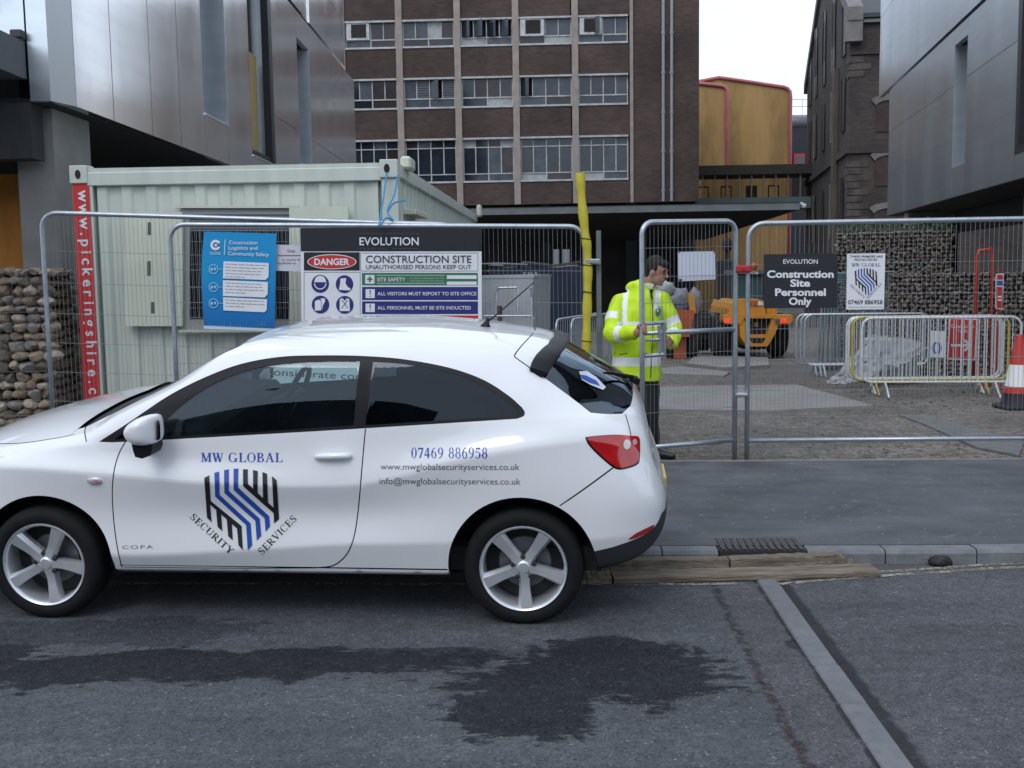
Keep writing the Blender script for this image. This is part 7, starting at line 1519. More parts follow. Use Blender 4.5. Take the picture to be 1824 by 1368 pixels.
# floor pan and wheel housings
mb = MB(); mb.cbox((1.2, 0, .30), (3.3, 0, 0), (0, 1.38, 0), (0, 0, .12)); mb.cbox((1.235, 0, .27), (1.7, 0, 0), (0, 1.50, 0), (0, 0, .08)); mb.cbox((2.95, 0, .38), (.3, 0, 0), (0, 1.0, 0), (0, 0, .10))
car_part('floor_pan', mb, m_inside)
for xc, zc in ((.012, .29), (2.462, .292)):
    for sg in (1, -1):
        mb = MB(); A = [(xc + .372 * math.cos(math.radians(a)), zc + .372 * math.sin(math.radians(a))) for a in range(-10, 191, 8)]
        n = len(A); vs = [(x, sg * .80, z) for x, z in A] + [(x, sg * .48, z) for x, z in A]
        mb.add(vs, [(i, i + 1, n + i + 1, n + i) for i in range(n - 1)] + [tuple(n + i for i in range(n))])
        car_part('wheel_housing', mb, m_inside)
# ---- wheels
m_tyre = mat('tyre_rubber', (.009, .009, .010), spec=.25, rough=.8, var=.25, vscale=30, bump=.1, bscale=200)
m_alloy = mat('alloy', (.66, .68, .71), rough=.34, metal=.6, var=.06, vscale=25)
m_alloyd = mat('alloy_inner', (.20, .20, .21), rough=.5, metal=.6, var=.2, vscale=25)
m_disc = mat('brake_dark', (.035, .034, .034), rough=.6, metal=.3)
def wheel(xc, sg, zc=.289, spin=0.0):
    c = XYZ(xc, 0, zc); ax = XYZ(0, sg, 0)
    w = MB(); R_ = .299
    prof = [(.205, .60), (.235, .598), (.262, .604), (.285, .625), (.296, .65), (R_, .69), (R_, .76), (.296, .79), (.286, .808), (.266, .822), (.245, .824), (.226, .818), (.213, .805)]
    t = MB().lathe(prof, c, ax, 64)
    t.v = [(v[0], v[1], max(v[2], .004)) for v in t.v]
    ty = car_part('wheel', t, m_tyre, smooth=True, angle=60)
    r = MB().lathe([(.205, .61), (.20, .66), (.197, .74), (.2, .795), (.2065, .814), (.2155, .8195), (.219, .815), (.219, .800)], c, ax, 64)
    rim = car_part('rim', r, m_alloy, ty, smooth=True, angle=40)
    b = MB().lathe([(.0, .68), (.19, .68), (.198, .66)], c, ax, 40); car_part('brake_disc', b, m_disc, ty, smooth=True, angle=30)
    d = MB().lathe([(.02, .70), (.13, .70), (.135, .69)], c, ax, 40); car_part('hub', d, m_alloyd, ty)
    for k in range(5):
        a = math.radians(spin + 72 * k); e = XYZ(math.cos(a), 0, math.sin(a)); g = XYZ(-math.sin(a), 0, math.cos(a))
        s = MB(); secs = []
        # broad blade, twisted: one edge a sharp ridge, the face falling away to the other
        for rr, hw, y0 in ((.035, .034, .795), (.075, .027, .790), (.12, .029, .797), (.165, .034, .806), (.204, .039, .812)):
            secs.append([c + e * rr + g * (-hw) + ax * (y0 - .020), c + e * rr + g * (-hw * .55) + ax * (y0 + .002), c + e * rr + g * (hw * .92) + ax * (y0 + .0), c + e * rr + g * hw + ax * (y0 - .012), c + e * rr + g * (hw * .8) + ax * (y0 - .06), c + e * rr + g * (-hw * .8) + ax * (y0 - .06)])
        m_ = 6; vs = [p for q in secs for p in q]
        fs = [(i * m_ + k2, i * m_ + (k2 + 1) % m_, (i + 1) * m_ + (k2 + 1) % m_, (i + 1) * m_ + k2) for i in range(4) for k2 in range(m_)] + [tuple(range(m_))[::-1], tuple(4 * m_ + q for q in range(m_))]
        s.add(vs, fs); o = car_part('spoke', s, m_alloy, ty, smooth=True, angle=22)
        a2 = a + math.radians(36); q = c + XYZ(math.cos(a2), 0, math.sin(a2)) * .056
        lb = MB().lathe([(.0, .800), (.008, .800), (.0125, .795), (.0125, .74)], q, ax, 10); car_part('wheel_bolt', lb, m_disc, ty)
    cb = MB().lathe([(.042, .75), (.040, .788), (.034, .796), (.031, .797), (.026, .801), (.0, .802)], c, ax, 32); car_part('centre_cap', cb, m_alloy, ty, smooth=True, angle=35)
    return ty
for xc in (0.0, 2.468):
    for sg in (1, -1): wheel(xc, sg, spin=(56 if xc > 1 else 64))
# ---- mirror, handle, repeater, aerial, wipers, spoiler
def px_car(px, py, y):                      # the pixel's ray at a given distance from the car's middle plane
    o, d = car_ray(px, py); return o + d * ((y - o.y) / d.y)
def surf(px, py, off=0.0):
    uv = px_uv(px, py); u = np.array([uv[0]]); v = np.array([uv[1]]); p = car_eval(u, v, CG)[0]; n = car_eval(u, v, CN)[0]; n = n / np.linalg.norm(n)
    return Vector(p) + Vector(n) * off, Vector(n)
for sg in (1, -1):
    prof = [px_car(x, y, .92) for x, y in ((233, 770), (236, 757), (247, 746), (262, 741), (274, 741.5), (277, 752), (278.5, 770), (279, 788), (262, 791), (245, 786))]
    c = sum(prof, Vector()) / len(prof); s = MB(); n = len(prof); rows = []
    for dy, k in ((-.095, .85), (-.06, 1.06), (0, 1.12), (.05, 1.05), (.085, .82), (.10, .4)): rows.append([Vector((c.x + (p.x - c.x) * k + (.012 if dy < 0 else -abs(dy) * .25), (c.y + dy) * 1, c.z + (p.z - c.z) * k)) for p in prof])
    vs = [v for r_ in rows for v in r_]; fs = [(i * n + k, i * n + (k + 1) % n, (i + 1) * n + (k + 1) % n, (i + 1) * n + k) for i in range(5) for k in range(n)] + [tuple(range(n))[::-1], tuple(5 * n + k for k in range(n))]
    s.add([(v.x, v.y * sg, v.z) for v in vs], fs if sg > 0 else [f[::-1] for f in fs]); 
    bm_ = None
    o = car_part('door_mirror', s, m_paint, car_doors[sg], smooth=True)
    sub = o.modifiers.new('s', 'SUBSURF'); sub.levels = 2; sub.render_levels = 2
    s = MB(); low = [px_car(x, y, .89) for x, y in ((243, 784), (262, 790), (279, 787), (280, 797), (276, 807), (262, 812), (250, 809), (246, 798))]
    n = len(low); s.add([(p.x, sg * (p.y - .07), p.z) for p in low] + [(p.x, sg * (p.y + .06), p.z) for p in low], [(k, (k + 1) % n, n + (k + 1) % n, n + k) for k in range(n)] + [tuple(range(n))[::-1], tuple(n + k for k in range(n))])
    car_part('mirror_foot', s, m_black, car_doors[sg], smooth=True, angle=50)
    s = MB(); q = [px_car(x, y, .93) for x, y in ((279, 749), (281.5, 757), (282.5, 783), (279, 785))]
    s.add([(p.x, sg * .905, p.z) for p in q] + [(p.x + .004, sg * .935, p.z) for p in q], [(0, 1, 5, 4), (1, 2, 6, 5), (2, 3, 7, 6), (3, 0, 4, 7), (3, 2, 1, 0), (4, 5, 6, 7)])
    car_part('mirror_glass', s, m_gloss, car_doors[sg])
def ell_blob(path, rads, sg, squash=(1, 1), n=12): 
    s = MB(); s.tube([(p[0], p[1] * sg, p[2]) for p in path], rads, n); return s
for sg in (1, -1):
    h = [surf(x, y, o_)[0] for x, y, o_ in ((562, 814, .004), (566, 813.5, .016), (580, 813, .026), (600, 812.5, .028), (618, 812.2, .024), (626, 812, .010))]
    car_part('door_handle', ell_blob(h, [.008, .014, .0165, .0165, .016, .010], sg), m_paint, car_doors[sg], smooth=True)
    p0, n0 = surf(590, 811, .001); rr = MB(); ring = []
    dish = [(0, 0)] + [(math.cos(a * .3142), math.sin(a * .3142)) for a in range(20)]
    ud = c_ax
    rr.add([tuple(Vector((p0.x + a * .055, (surf(590 + a * 18, 811 - b * 13, .0012)[0].y) * sg, p0.z + b * .036))) for a, b in dish], [(0, 1 + k, 1 + (k + 1) % 20) if sg > 0 else (0, 1 + (k + 1) % 20, 1 + k) for k in range(20)])
    car_part('handle_recess', rr, m_paint, car_doors[sg], smooth=True)
    a0 = surf(169, 856, .0)[0]; q = MB()
    q.add([(a0.x + .037 * math.cos(k * .3142) * (1 - .35 * (j == 2)), sg * (a0.y + (.001, .010, .014)[j]), a0.z + .0165 * math.sin(k * .3142) * (1 - .35 * (j == 2))) for j in range(3) for k in range(20)],
          [(j * 20 + k, j * 20 + (k + 1) % 20, (j + 1) * 20 + (k + 1) % 20, (j + 1) * 20 + k) for j in range(2) for k in range(20)] + [tuple(40 + k for k in range(20))])
    rp = car_part('side_repeater', q, mat('chrome', (.62, .62, .64), rough=.25, metal=.4), smooth=True, angle=50)
    q = MB(); q.add([(a0.x + .012 + .016 * math.cos(k * .628), sg * (a0.y + .0155), a0.z + .007 * math.sin(k * .628)) for k in range(10)], [tuple(range(10))]); car_part('repeater_lens', q, mat('amber_red_lens', (.5, .20, .17), rough=.1, coat=1), rp)
# tail lamp insides: pale round lamp and small reversing lamp, clear cover left flush
for sg in (1, -1):
    for cx_, cy_, ra, rb, m_ in ((1115.5, 792, 6.5, 8.5, mat('lamp_clear', (.62, .58, .58), rough=.12, coat=1)), (1129, 788, 4.0, 5.5, mat('lamp_grey', (.45, .36, .36), rough=.15, coat=1))):
        q = MB(); q.add([Vector((p.x, p.y * sg, p.z)) for p in (surf(cx_ + ra * math.cos(k * .3142), cy_ + rb * math.sin(k * .3142), .0065)[0] for k in range(20))], [tuple(range(20))[::-1] if sg > 0 else tuple(range(20))])
        car_part('lamp_lens', q, m_, smooth=False)
# aerial on the roof
b0 = Vector((2.22, 0, 1.398)); t0 = px_car(951, 503, 0.0)
mb = MB(); mb.lathe([(.030, -.006), (.028, .006), (.016, .022), (.008, .05), (.0, .055)], b0, (t0 - b0).normalized() * .35 + XYZ(0, 0, 1) * .65, 16)
mb.tube([b0 + XYZ(0, 0, .02), b0 + (t0 - b0) * .25 + XYZ(0, 0, .012), t0], [.0055, .004, .0028], 8)
car_part('roof_aerial', mb, m_black, smooth=True, angle=50)
# black spoiler band that crowns the tailgate glass from pillar to pillar, following the body's own curve
def band(y):
    k = abs(y); return np.interp(k, [0, .3, .45, .55, .60], [2.600, 2.580, 2.545, 2.512, 2.50]), np.interp(k, [0, .3, .45, .55, .60], [2.685, 2.668, 2.642, 2.612, 2.585])
def top_z(x, y): h_ = CBVH.ray_cast(Vector((x, y, 3)), Vector((0, 0, -1))); return h_[0].z if h_[0] else 1.2
ys_b = np.linspace(-.595, .595, 61); vs = []
for y in ys_b:
    X0, X1 = band(y); k = abs(y) + 1e-4; z0 = top_z(X0, min(k, .59)); z1 = top_z(X1, min(k, .59)); zm = max(z0 - .20 * (X1 - X0), z1 + .012); ou = .012 if k > .5 else 0; yy = y * (1 + ou / k)
    vs += [(X0, yy, z0 + .008), (X0 + .015, yy, z0 + .012), ((X0 + X1) / 2, yy, (z0 + zm) / 2 + .012), (X1 - .006, yy, zm + .006), (X1, yy, zm - .002), (X1 - .02, yy, zm - .016), (X0 + .02, y * .98, z0 - .05)]
nb2 = len(ys_b); fs = [(i * 7 + k, (i + 1) * 7 + k, (i + 1) * 7 + (k + 1) % 7, i * 7 + (k + 1) % 7) for i in range(nb2 - 1) for k in range(7)] + [tuple(range(7)), tuple((nb2 - 1) * 7 + k for k in range(6, -1, -1))]
mb = MB(); mb.add(vs, [f[::-1] for f in fs]); car_part('roof_spoiler', mb, m_black, smooth=True, angle=40)
q = MB(); st = [surf(x, y, .002)[0] for x, y in ((1031, 662), (1045, 661), (1062, 672), (1079, 690), (1074, 695), (1052, 686), (1036, 677))]; q.add(st, [tuple(range(7))]); stk = car_part('window_sticker', q, mat('sticker_pale', (.55, .60, .68), rough=.3))
q = MB(); st = [surf(x, y, .004)[0] for x, y in ((1033, 668), (1044, 670), (1062, 679), (1068, 688), (1050, 682), (1036, 675))]; q.add(st, [tuple(range(6))]); car_part('sticker_stripe', q, m_lblue if 'm_lblue' in globals() else mat('vinyl_blue', (.016, .070, .36), rough=.35), stk)
# rear wiper, number plate and handle badge on the tail, exhaust is hidden
mb = MB(); w0_ = XYZ(3.03, 0.02, 1.085); mb.lathe([(.032, 0), (.03, .03), (.0, .042)], w0_, (.4, 0, .9), 14); mb.tube([w0_ + XYZ(.0, 0, .03), XYZ(2.90, .30, 1.185), XYZ(2.87, .36, 1.195)], [.012, .009, .006], 8)
car_part('rear_wiper', mb, m_black, smooth=True, angle=40)
mb = MB()
for p in ([XYZ(.37, .60, 1.03), XYZ(.45, .25, 1.09), XYZ(.52, -.25, 1.145)], [XYZ(.36, -.10, 1.075), XYZ(.44, -.45, 1.075), XYZ(.47, -.58, 1.07)]): mb.tube(p, .008, 6)
car_part('windscreen_wiper', mb, m_black)
mb = MB(); mb.cbox((3.198, 0, .535), (.012, 0, 0), (0, .32, 0), (0, 0, .10)); car_part('number_plate', mb, mat('plate_yellow', (.62, .42, .03), rough=.4), label='yellow rear number plate')
# ---- cabin
def car_box(c, a, b, h, bev): return MB().cbox(c, (a, 0, 0), (0, b, 0), (0, 0, h), bev)
m_seat = mat('seat_cloth', (.03, .031, .035), rough=.9, var=.3, vscale=60)
mb = MB(); mb.cbox((.62, 0, .93), (.50, 0, 0), (0, 1.38, 0), (0, 0, .16), .05); car_part('dashboard', mb, m_inside, smooth=True, angle=40)
for sg in (1, -1):
    mb = MB()
    for c_, s_ in (((1.45, .34 * sg, .56), (.50, .48, .14)), ((1.78, .34 * sg, .83), (.16, .48, .58)), ((1.84, .34 * sg, 1.20), (.09, .26, .17))):
        mb.cbox(c_, (s_[0], 0, .10 * s_[0]) if s_[0] > .3 else (s_[0], 0, -.03), (0, s_[1], 0), (.10 * s_[2] / .58 * (1 if s_[2] > .3 else .5), 0, s_[2]), .04)
    car_part('front_seat', mb, m_seat, smooth=True, angle=40)
mb = MB(); mb.cbox((2.38, 0, .58), (.42, 0, 0), (0, 1.25, 0), (0, 0, .14), .04); mb.cbox((2.58, 0, .84), (.16, 0, 0), (0, 1.25, 0), (.04, 0, .50), .04); car_part('rear_seat', mb, m_seat, smooth=True, angle=40)
sw = []; sc = XYZ(1.02, -.36, .96); e_ = XYZ(.42, 0, .90).normalized()
for k in range(28): a = 2 * math.pi * k / 28; sw.append(sc + XYZ(0, 1, 0) * (.185 * math.cos(a)) + e_ * (.185 * math.sin(a)))
mb = MB(); mb.tube(sw, .016, 8, closed=True); mb.tube([sc - XYZ(0, .17, 0), sc + XYZ(0, .17, 0)], .018, 6); mb.tube([sc, sc - e_ * .17], .018, 6); mb.tube([sc, sc + XYZ(-.28, 0, -.10)], .035, 8)
car_part('steering_wheel', mb, m_black, smooth=True, angle=50)
# ---- lettering on the flank, laid on the paint
m_lblue = mat('vinyl_blue', (.016, .070, .36), rough=.35); m_lblack = mat('vinyl_black', (.012, .013, .018), rough=.4); m_lgrey = mat('vinyl_dark_grey', (.035, .037, .045), rough=.4)
def decal(name, v2, f2, m, to_px, parent=None, label=None, lift=.0016):
    mb = MB(); pts = []
    for a, b in v2:
        p, n_ = surf(*to_px(a, b), lift); pts.append(p)
    mb.add(pts, [f if (pts[f[1]] - pts[f[0]]).cross(pts[f[2]] - pts[f[1]]).y > 0 else f[::-1] for f in f2])
    return car_part(name, mb, m, parent, label=label)
def line_px(x0, y0, x1, y1, cap, w, slant=0.0):
    dx, dy = (x1 - x0) / w, (y1 - y0) / w; L = math.hypot(dx, dy); ux, uy = dy / L, -dx / L
    return lambda a, b: (x0 + dx * a + (ux * cap) * b + slant * b * cap, y0 + dy * a + uy * cap * b)
dn = car_doors[1]
v, f, w = serif2d('MW GLOBAL'); decal('lettering', v, f, m_lblue, line_px(358, 823, 504, 823, 16.5, w), dn, 'blue serif lettering MW GLOBAL')
v, f, w = serif2d('SECURITY'); decal('lettering', v, f, m_lblack, line_px(337.5, 922, 410, 988, 12.0, w), dn, 'black serif lettering SECURITY')
v, f, w = serif2d('SERVICES'); decal('lettering', v, f, m_lblack, line_px(467, 989, 530, 925, 12.5, w), dn, 'black serif lettering SERVICES')
for key, poly in shield2d():
    # split long stripes so they follow the flank
    pv = [(x, y) for x, y in poly]
    mmap = lambda a, b: (363 + a * 135.1, 834.6 - b * 135.1)
    tri2 = bpy_tri = None
    from mathutils.geometry import tessellate_polygon
    tt = tessellate_polygon([[Vector((x, y, 0)) for x, y in pv]])
    # refine
    vs2 = list(pv); fs2 = [tuple(t) for t in tt]
    for _ in range(3):
        mid = {}; nf = []
        def mv(i, j):
            k = (min(i, j), max(i, j))
            if k not in mid: mid[k] = len(vs2); vs2.append(((vs2[i][0] + vs2[j][0]) / 2, (vs2[i][1] + vs2[j][1]) / 2))
            return mid[k]
        for a, b, c in fs2: ab, bc, ca = mv(a, b), mv(b, c), mv(c, a); nf += [(a, ab, ca), (ab, b, bc), (ca, bc, c), (ab, bc, ca)]
        fs2 = nf
    decal('shield_stripe', vs2, fs2, m_lblue if key == 'blue' else m_lblack, mmap, dn, lift=.003)
v, f, w = serif2d('07469 886958'); decal('lettering', v, f, m_lblue, line_px(732.5, 816, 869, 816, 18.5, w), None, 'blue serif phone number 07469 886958')
v, f, w = text2d('www.mwglobalsecurityservices.co.uk', -.006); decal('lettering', v, f, m_lgrey, line_px(678, 836.5, 925, 837, 11.0, w), None, 'web address in dark lettering')
v, f, w = text2d('info@mwglobalsecurityservices.co.uk', -.006); decal('lettering', v, f, m_lgrey, line_px(676, 862, 927, 863, 11.0, w), None, 'e-mail address in dark lettering')
v, f, w = text2d('COPA', -.004, 1.25); decal('lettering', v, f, mat('badge_grey', (.30, .31, .33), rough=.3, metal=.6), line_px(218, 978, 273, 977, 6.5, w), dn, 'small grey model lettering')

# closing faces at the nose and tail
for i_, nm_, m_ in ((0, 'front_grille', m_gloss), (len(CU_) - 1, 'bumper_middle', m_paint)):
    e = CG[i_]; mb = MB(); L_ = [tuple(p) for p in e]; Rr = [(p[0], -p[1], p[2]) for p in e]; n_ = len(L_)
    mb.add(L_ + Rr, [(k, k + 1, n_ + k + 1, n_ + k) for k in range(n_ - 1)]); car_part(nm_, mb, m_)
for sg in (1, -1):
    mb = MB(); q = [(-.745, .50, .66), (-.60, .655, .70), (-.42, .745, .80), (-.40, .72, .835), (-.62, .56, .80), (-.76, .40, .72)]; mb.add([(x - .01, (y + .012) * sg, z) for x, y, z in q], [tuple(range(6)) if sg < 0 else tuple(range(5, -1, -1))]); car_part('headlamp', mb, mat('headlamp_lens', (.35, .37, .40), rough=.1, coat=1))
# ================================================================== the guard at the gate
from mathutils import noise as mnoise
def blob(mb, c, rx, ry, rz, rot=None, n=12):
    bm = bmesh.new(); bmesh.ops.create_uvsphere(bm, u_segments=n * 2, v_segments=n, radius=1); R_ = rot or Matrix.Identity(3); c = Vector(c)
    mb.add([R_ @ Vector((v.co.x * rx, v.co.y * ry, v.co.z * rz)) + c for v in bm.verts], [[q.index for q in f.verts] for f in bm.faces]); bm.free(); return mb
def limb(mb, pts, rs, n=14):
    p = spline2([(*q, r) for q, r in zip(pts, rs)], 6); mb.tube([q[:3] for q in p], [q[3] for q in p], n)
    for q, r in ((pts[0], rs[0]), (pts[-1], rs[-1])): blob(mb, q, r, r, r, n=8)
    return mb
def fuse(name, mb, voxel, smooth=4, disp=0.0, dscale=9.0, seed=0.0, fac=.5):
    """one continuous skin grown over overlapping volumes"""
    me = bpy.data.meshes.new('tmp'); me.from_pydata(mb.v, [], mb.f); o = bpy.data.objects.new('tmp', me); col.objects.link(o)
    r = o.modifiers.new('r', 'REMESH'); r.mode = 'VOXEL'; r.voxel_size = voxel
    s = o.modifiers.new('s', 'SMOOTH'); s.iterations = smooth; s.factor = fac
    dg = bpy.context.evaluated_depsgraph_get(); m2 = bpy.data.meshes.new_from_object(o.evaluated_get(dg)); bpy.data.objects.remove(o); bpy.data.meshes.remove(me)
    q = MB(); nrm = [v.normal.copy() for v in m2.vertices]
    for v, n_ in zip(m2.vertices, nrm):
        p = v.co.copy()
        if disp: p += n_ * (disp * (mnoise.noise(p * dscale + Vector((seed, 0, 0))) + .6 * mnoise.noise(Vector((p.x * dscale * 2.2, p.y * dscale * 2.2, p.z * dscale * 1.2)) + Vector((0, seed, 3)))))
        q.v.append(tuple(p))
    q.f = [tuple(f.vertices) for f in m2.polygons]; q.mi = [0] * len(q.f); bpy.data.meshes.remove(m2); return q
PZ = site_z(9.45)
def pp_(px, py, Y): return P(px, py, Y)
Nk = pp_(1150, 512, 9.42); Hd = pp_(1170, 484, 9.36); Ch = pp_(1139, 565, 9.42); Pv = pp_(1133, 668, 9.44)
rS, rE, rW, rH = pp_(1104, 536, 9.42), pp_(1090, 594, 9.24), pp_(1134, 592, 8.97), pp_(1146, 590, 8.885)
lS, lE, lW, lH = pp_(1178, 532, 9.40), pp_(1201, 588, 9.34), pp_(1197, 612, 9.14), pp_(1191, 606, 9.04)
hR, hL = pp_(1116, 676, 9.45), pp_(1150, 676, 9.43)
kR, kL = pp_(1114, 748, 9.44), pp_(1157, 748, 9.38); aR_, aL_ = pp_(1112, 808, 9.50), pp_(1161, 806, 9.46); aR_.z = aL_.z = PZ + .085
tR, tL = aR_ + Vector((.10, -.17, -.04)), aL_ + Vector((.16, -.11, -.045))
guard = thing('person', 'person in a yellow high-visibility jacket and dark trousers holding the gate', 'person', Vector((Pv.x, Pv.y, PZ)))
# body: one continuous figure
fd = Vector((.80, -.55, -.30)).normalized(); fr = Vector((fd.y, -fd.x, 0)).normalized() * -1; fu = fr.cross(fd).normalized()
if fu.z < 0: fu = -fu
HR = Matrix((fr, fd, fu)).transposed()                       # head axes: side, forward, up
b = MB()
limb(b, [Pv, Ch.lerp(Pv, .5), Ch, Nk - EZ * .06], [.14, .12, .13, .075]); limb(b, [Nk - EZ * .08, Nk + EZ * .03, Hd - fu * .05], [.066, .058, .058])
blob(b, Hd + fu * .025 - fd * .012, .073, .092, .098, HR); blob(b, Hd - fu * .045 + fd * .030, .055, .058, .068, HR); blob(b, Hd - fu * .088 + fd * .060, .026, .026, .022, HR)
limb(b, [Hd + fd * .088 + fu * .018, Hd + fd * .108 - fu * .016], [.009, .014], 8); blob(b, Hd + fd * .080 + fu * .036, .046, .012, .010, HR, 6)
for s_ in (-1, 1): blob(b, Hd + fr * (.074 * s_) - fd * .004 - fu * .008, .011, .022, .034, HR, 6); limb(b, [Hd + fr * (.010 * s_) + fd * .092 - fu * .052, Hd + fr * (.022 * s_) + fd * .086 - fu * .052], [.007, .005], 6)
limb(b, [rS, rE, rW], [.044, .042, .031]); limb(b, [lS, lE, lW], [.044, .042, .031]); limb(b, [Nk - EZ * .09, rS], [.055, .044]); limb(b, [Nk - EZ * .09, lS], [.055, .044])
limb(b, [Pv, hR, kR, aR_], [.12, .095, .062, .045]); limb(b, [Pv, hL, kL, aL_], [.12, .095, .062, .045])
# right hand closed round the gate post, left hand loosely on the mesh
post = Vector((H0.x, H0.y, 0)).lerp(Vector((H1.x, H1.y, 0)), 0.0); pcen = Vector((post.x, post.y, rH.z))
out = Vector((-.55, .80, 0)).normalized(); side = Vector((out.y, -out.x, 0))
palm = pcen + out * .050; limb(b, [rW, palm.lerp(rW, .25), palm], [.030, .030, .026])
blob(b, palm, .020, .030, .044, Matrix((out, side, EZ)).transposed(), 8)
def hook(zo, r0, a0, a1, rad, th, n_=6): return [pcen + EZ * (zo + .004 * k) + (out * math.cos(math.radians(a0 + (a1 - a0) * k / n_)) + side * math.sin(math.radians(a0 + (a1 - a0) * k / n_))) * rad for k in range(n_ + 1)]
for zo, a1, th in ((.030, 215, .0085), (.010, 232, .0092), (-.011, 225, .0088), (-.031, 200, .0076)): b.tube(hook(zo, 0, 20, a1, .034, th), th, 8); 
b.tube([palm + EZ * .030 - side * .008] + hook(.045, 0, -25, -120, .034, .009, 4), .0092, 8)
lp = lH; blob(b, lp, .022, .030, .040, None, 8); limb(b, [lW, lp], [.030, .026])
for k in range(4): o_ = Vector((.0 + .006 * k, -.02, .026 - .017 * k)); b.tube([lp + o_, lp + o_ + Vector((-.018, -.035, -.006)), lp + o_ + Vector((-.034, -.045, -.022 - .003 * k)), lp + o_ + Vector((-.030, -.030, -.040))], [.009, .0088, .0082, .007], 8)
b.tube([lp + Vector((-.012, .0, .035)), lp + Vector((-.034, -.020, .042)), lp + Vector((-.050, -.034, .030))], [.010, .0092, .008], 8)
m_skin = mat('skin', (.42, .21, .15), rough=.5, var=.08, vscale=30)
build('body', fuse('body', b, .0075, 3), m_skin, guard, smooth=True)
# hair, brows and eyes
h = MB(); blob(h, Hd + fu * .048 - fd * .030, .080, .088, .086, HR); blob(h, Hd + fu * .080 + fd * .040, .060, .050, .034, HR); [blob(h, Hd + fr * (.060 * s_) + fu * .034 - fd * .022, .024, .055, .050, HR) for s_ in (-1, 1)]; blob(h, Hd - fd * .062 - fu * .015, .066, .045, .065, HR)
hq = fuse('hair', h, .008, 2, .006, 60); build('hair', hq, mat('dark_hair', (.020, .015, .012), rough=.7, var=.4, vscale=120, spec=.25), guard, smooth=True)
for s_ in (-1, 1):
    q = MB(); q.tube([Hd + fr * (.018 * s_) + fd * .094 + fu * .040, Hd + fr * (.034 * s_) + fd * .090 + fu * .044, Hd + fr * (.050 * s_) + fd * .078 + fu * .038], [.004, .005, .003], 6); build('eyebrow', q, MATS['dark_hair'], guard)
    q = MB(); blob(q, Hd + fr * (.032 * s_) + fd * .080 + fu * .018, .014, .008, .006, HR, 6); build('eye', q, mat('eye_dark', (.05, .035, .03), rough=.25), guard, smooth=True)
# shirt collar and tie
q = MB(); q.tube([Nk + Vector((math.cos(a_) * .058, math.sin(a_) * .056, .016 + .010 * math.sin(a_))) for a_ in (2 * math.pi * i / 20 for i in range(20))], .014, 8, closed=True); q.tube([Nk + Vector((.03, -.066, .015)), Nk + Vector((.055, -.085, -.05))], [.014, .008], 6); build('shirt_collar', q, mat('shirt_white', (.60, .62, .66), rough=.7), guard, smooth=True)
q = MB(); tp0 = pp_(1160, 518, 9.25); q.cbox(tp0, (.030, -.004, 0), (0, .018, 0), (0, 0, .030), .006); q.add([tp0 + Vector((-.012, .0, -.014)), tp0 + Vector((.012, .0, -.014)), tp0 + Vector((.014, -.02, -.07)), tp0 + Vector((-.006, -.02, -.07))], [(0, 1, 2, 3)]); build('tie', q, m_ink, guard)
# jacket
j = MB()
def ring_loft(secs, n_=28):
    vs = []
    for c, rx, ry, yaw in secs:
        for k in range(n_):
            a_ = 2 * math.pi * k / n_; x, y = rx * math.copysign(abs(math.cos(a_)) ** .85, math.cos(a_)), ry * math.copysign(abs(math.sin(a_)) ** .85, math.sin(a_)); vs.append(Vector(c) + Vector((x * math.cos(yaw) - y * math.sin(yaw), x * math.sin(yaw) + y * math.cos(yaw), 0)))
    m_ = len(secs); return vs, [(i * n_ + k, i * n_ + (k + 1) % n_, (i + 1) * n_ + (k + 1) % n_, (i + 1) * n_ + k) for i in range(m_ - 1) for k in range(n_)] + [tuple(range(n_ - 1, -1, -1)), tuple((m_ - 1) * n_ + k for k in range(n_))]
yw = -.22
j.add(*ring_loft([(pp_(1133, 676, 9.43), .218, .165, yw), (pp_(1133, 655, 9.43), .216, .165, yw), (pp_(1134, 620, 9.42), .206, .16, yw), (pp_(1136, 580, 9.41), .203, .157, yw), (pp_(1139, 552, 9.41), .195, .15, yw), (pp_(1142, 532, 9.41), .160, .13, yw), (pp_(1146, 517, 9.42), .110, .10, yw), (pp_(1149, 506, 9.42), .092, .088, yw)]))
limb(j, [Nk - EZ * .075, rS + EZ * .0], [.080, .072]); limb(j, [Nk - EZ * .075, lS], [.080, .070])
limb(j, [rS, rS.lerp(rE, .5) + Vector((-.012, 0, 0)), rE, rE.lerp(rW, .55), rE.lerp(rW, .86)], [.074, .076, .074, .066, .058]); limb(j, [lS, lS.lerp(lE, .5) + Vector((.012, 0, 0)), lE, lE.lerp(lW, .92)], [.072, .070, .068, .062])
blob(j, Nk + Vector((-.075, .06, -.005)), .105, .085, .062); blob(j, Nk + Vector((-.06, .0, .0)), .05, .08, .05); limb(j, [Nk + Vector((-.088, -.01, .015)), Nk + Vector((-.05, .085, .025)), Nk + Vector((.05, .085, .015)), Nk + Vector((.088, .0, -.01))], [.030, .036, .034, .028])
jq = fuse('jacket', j, .0065, 4, .014, 7.5, 2.0)
ax_t = Vector((math.cos(yw), math.sin(yw), 0)); ay_t = Vector((-math.sin(yw), math.cos(yw), 0))
def seg_t(p, a, b): d = b - a; t = max(0, min(1, (p - a).dot(d) / d.dot(d))); return t, (p - a - d * t).length
V_ = [Vector(v) for v in jq.v]; mi = []
zb = lambda y: pp_(1135, y, 9.28).z
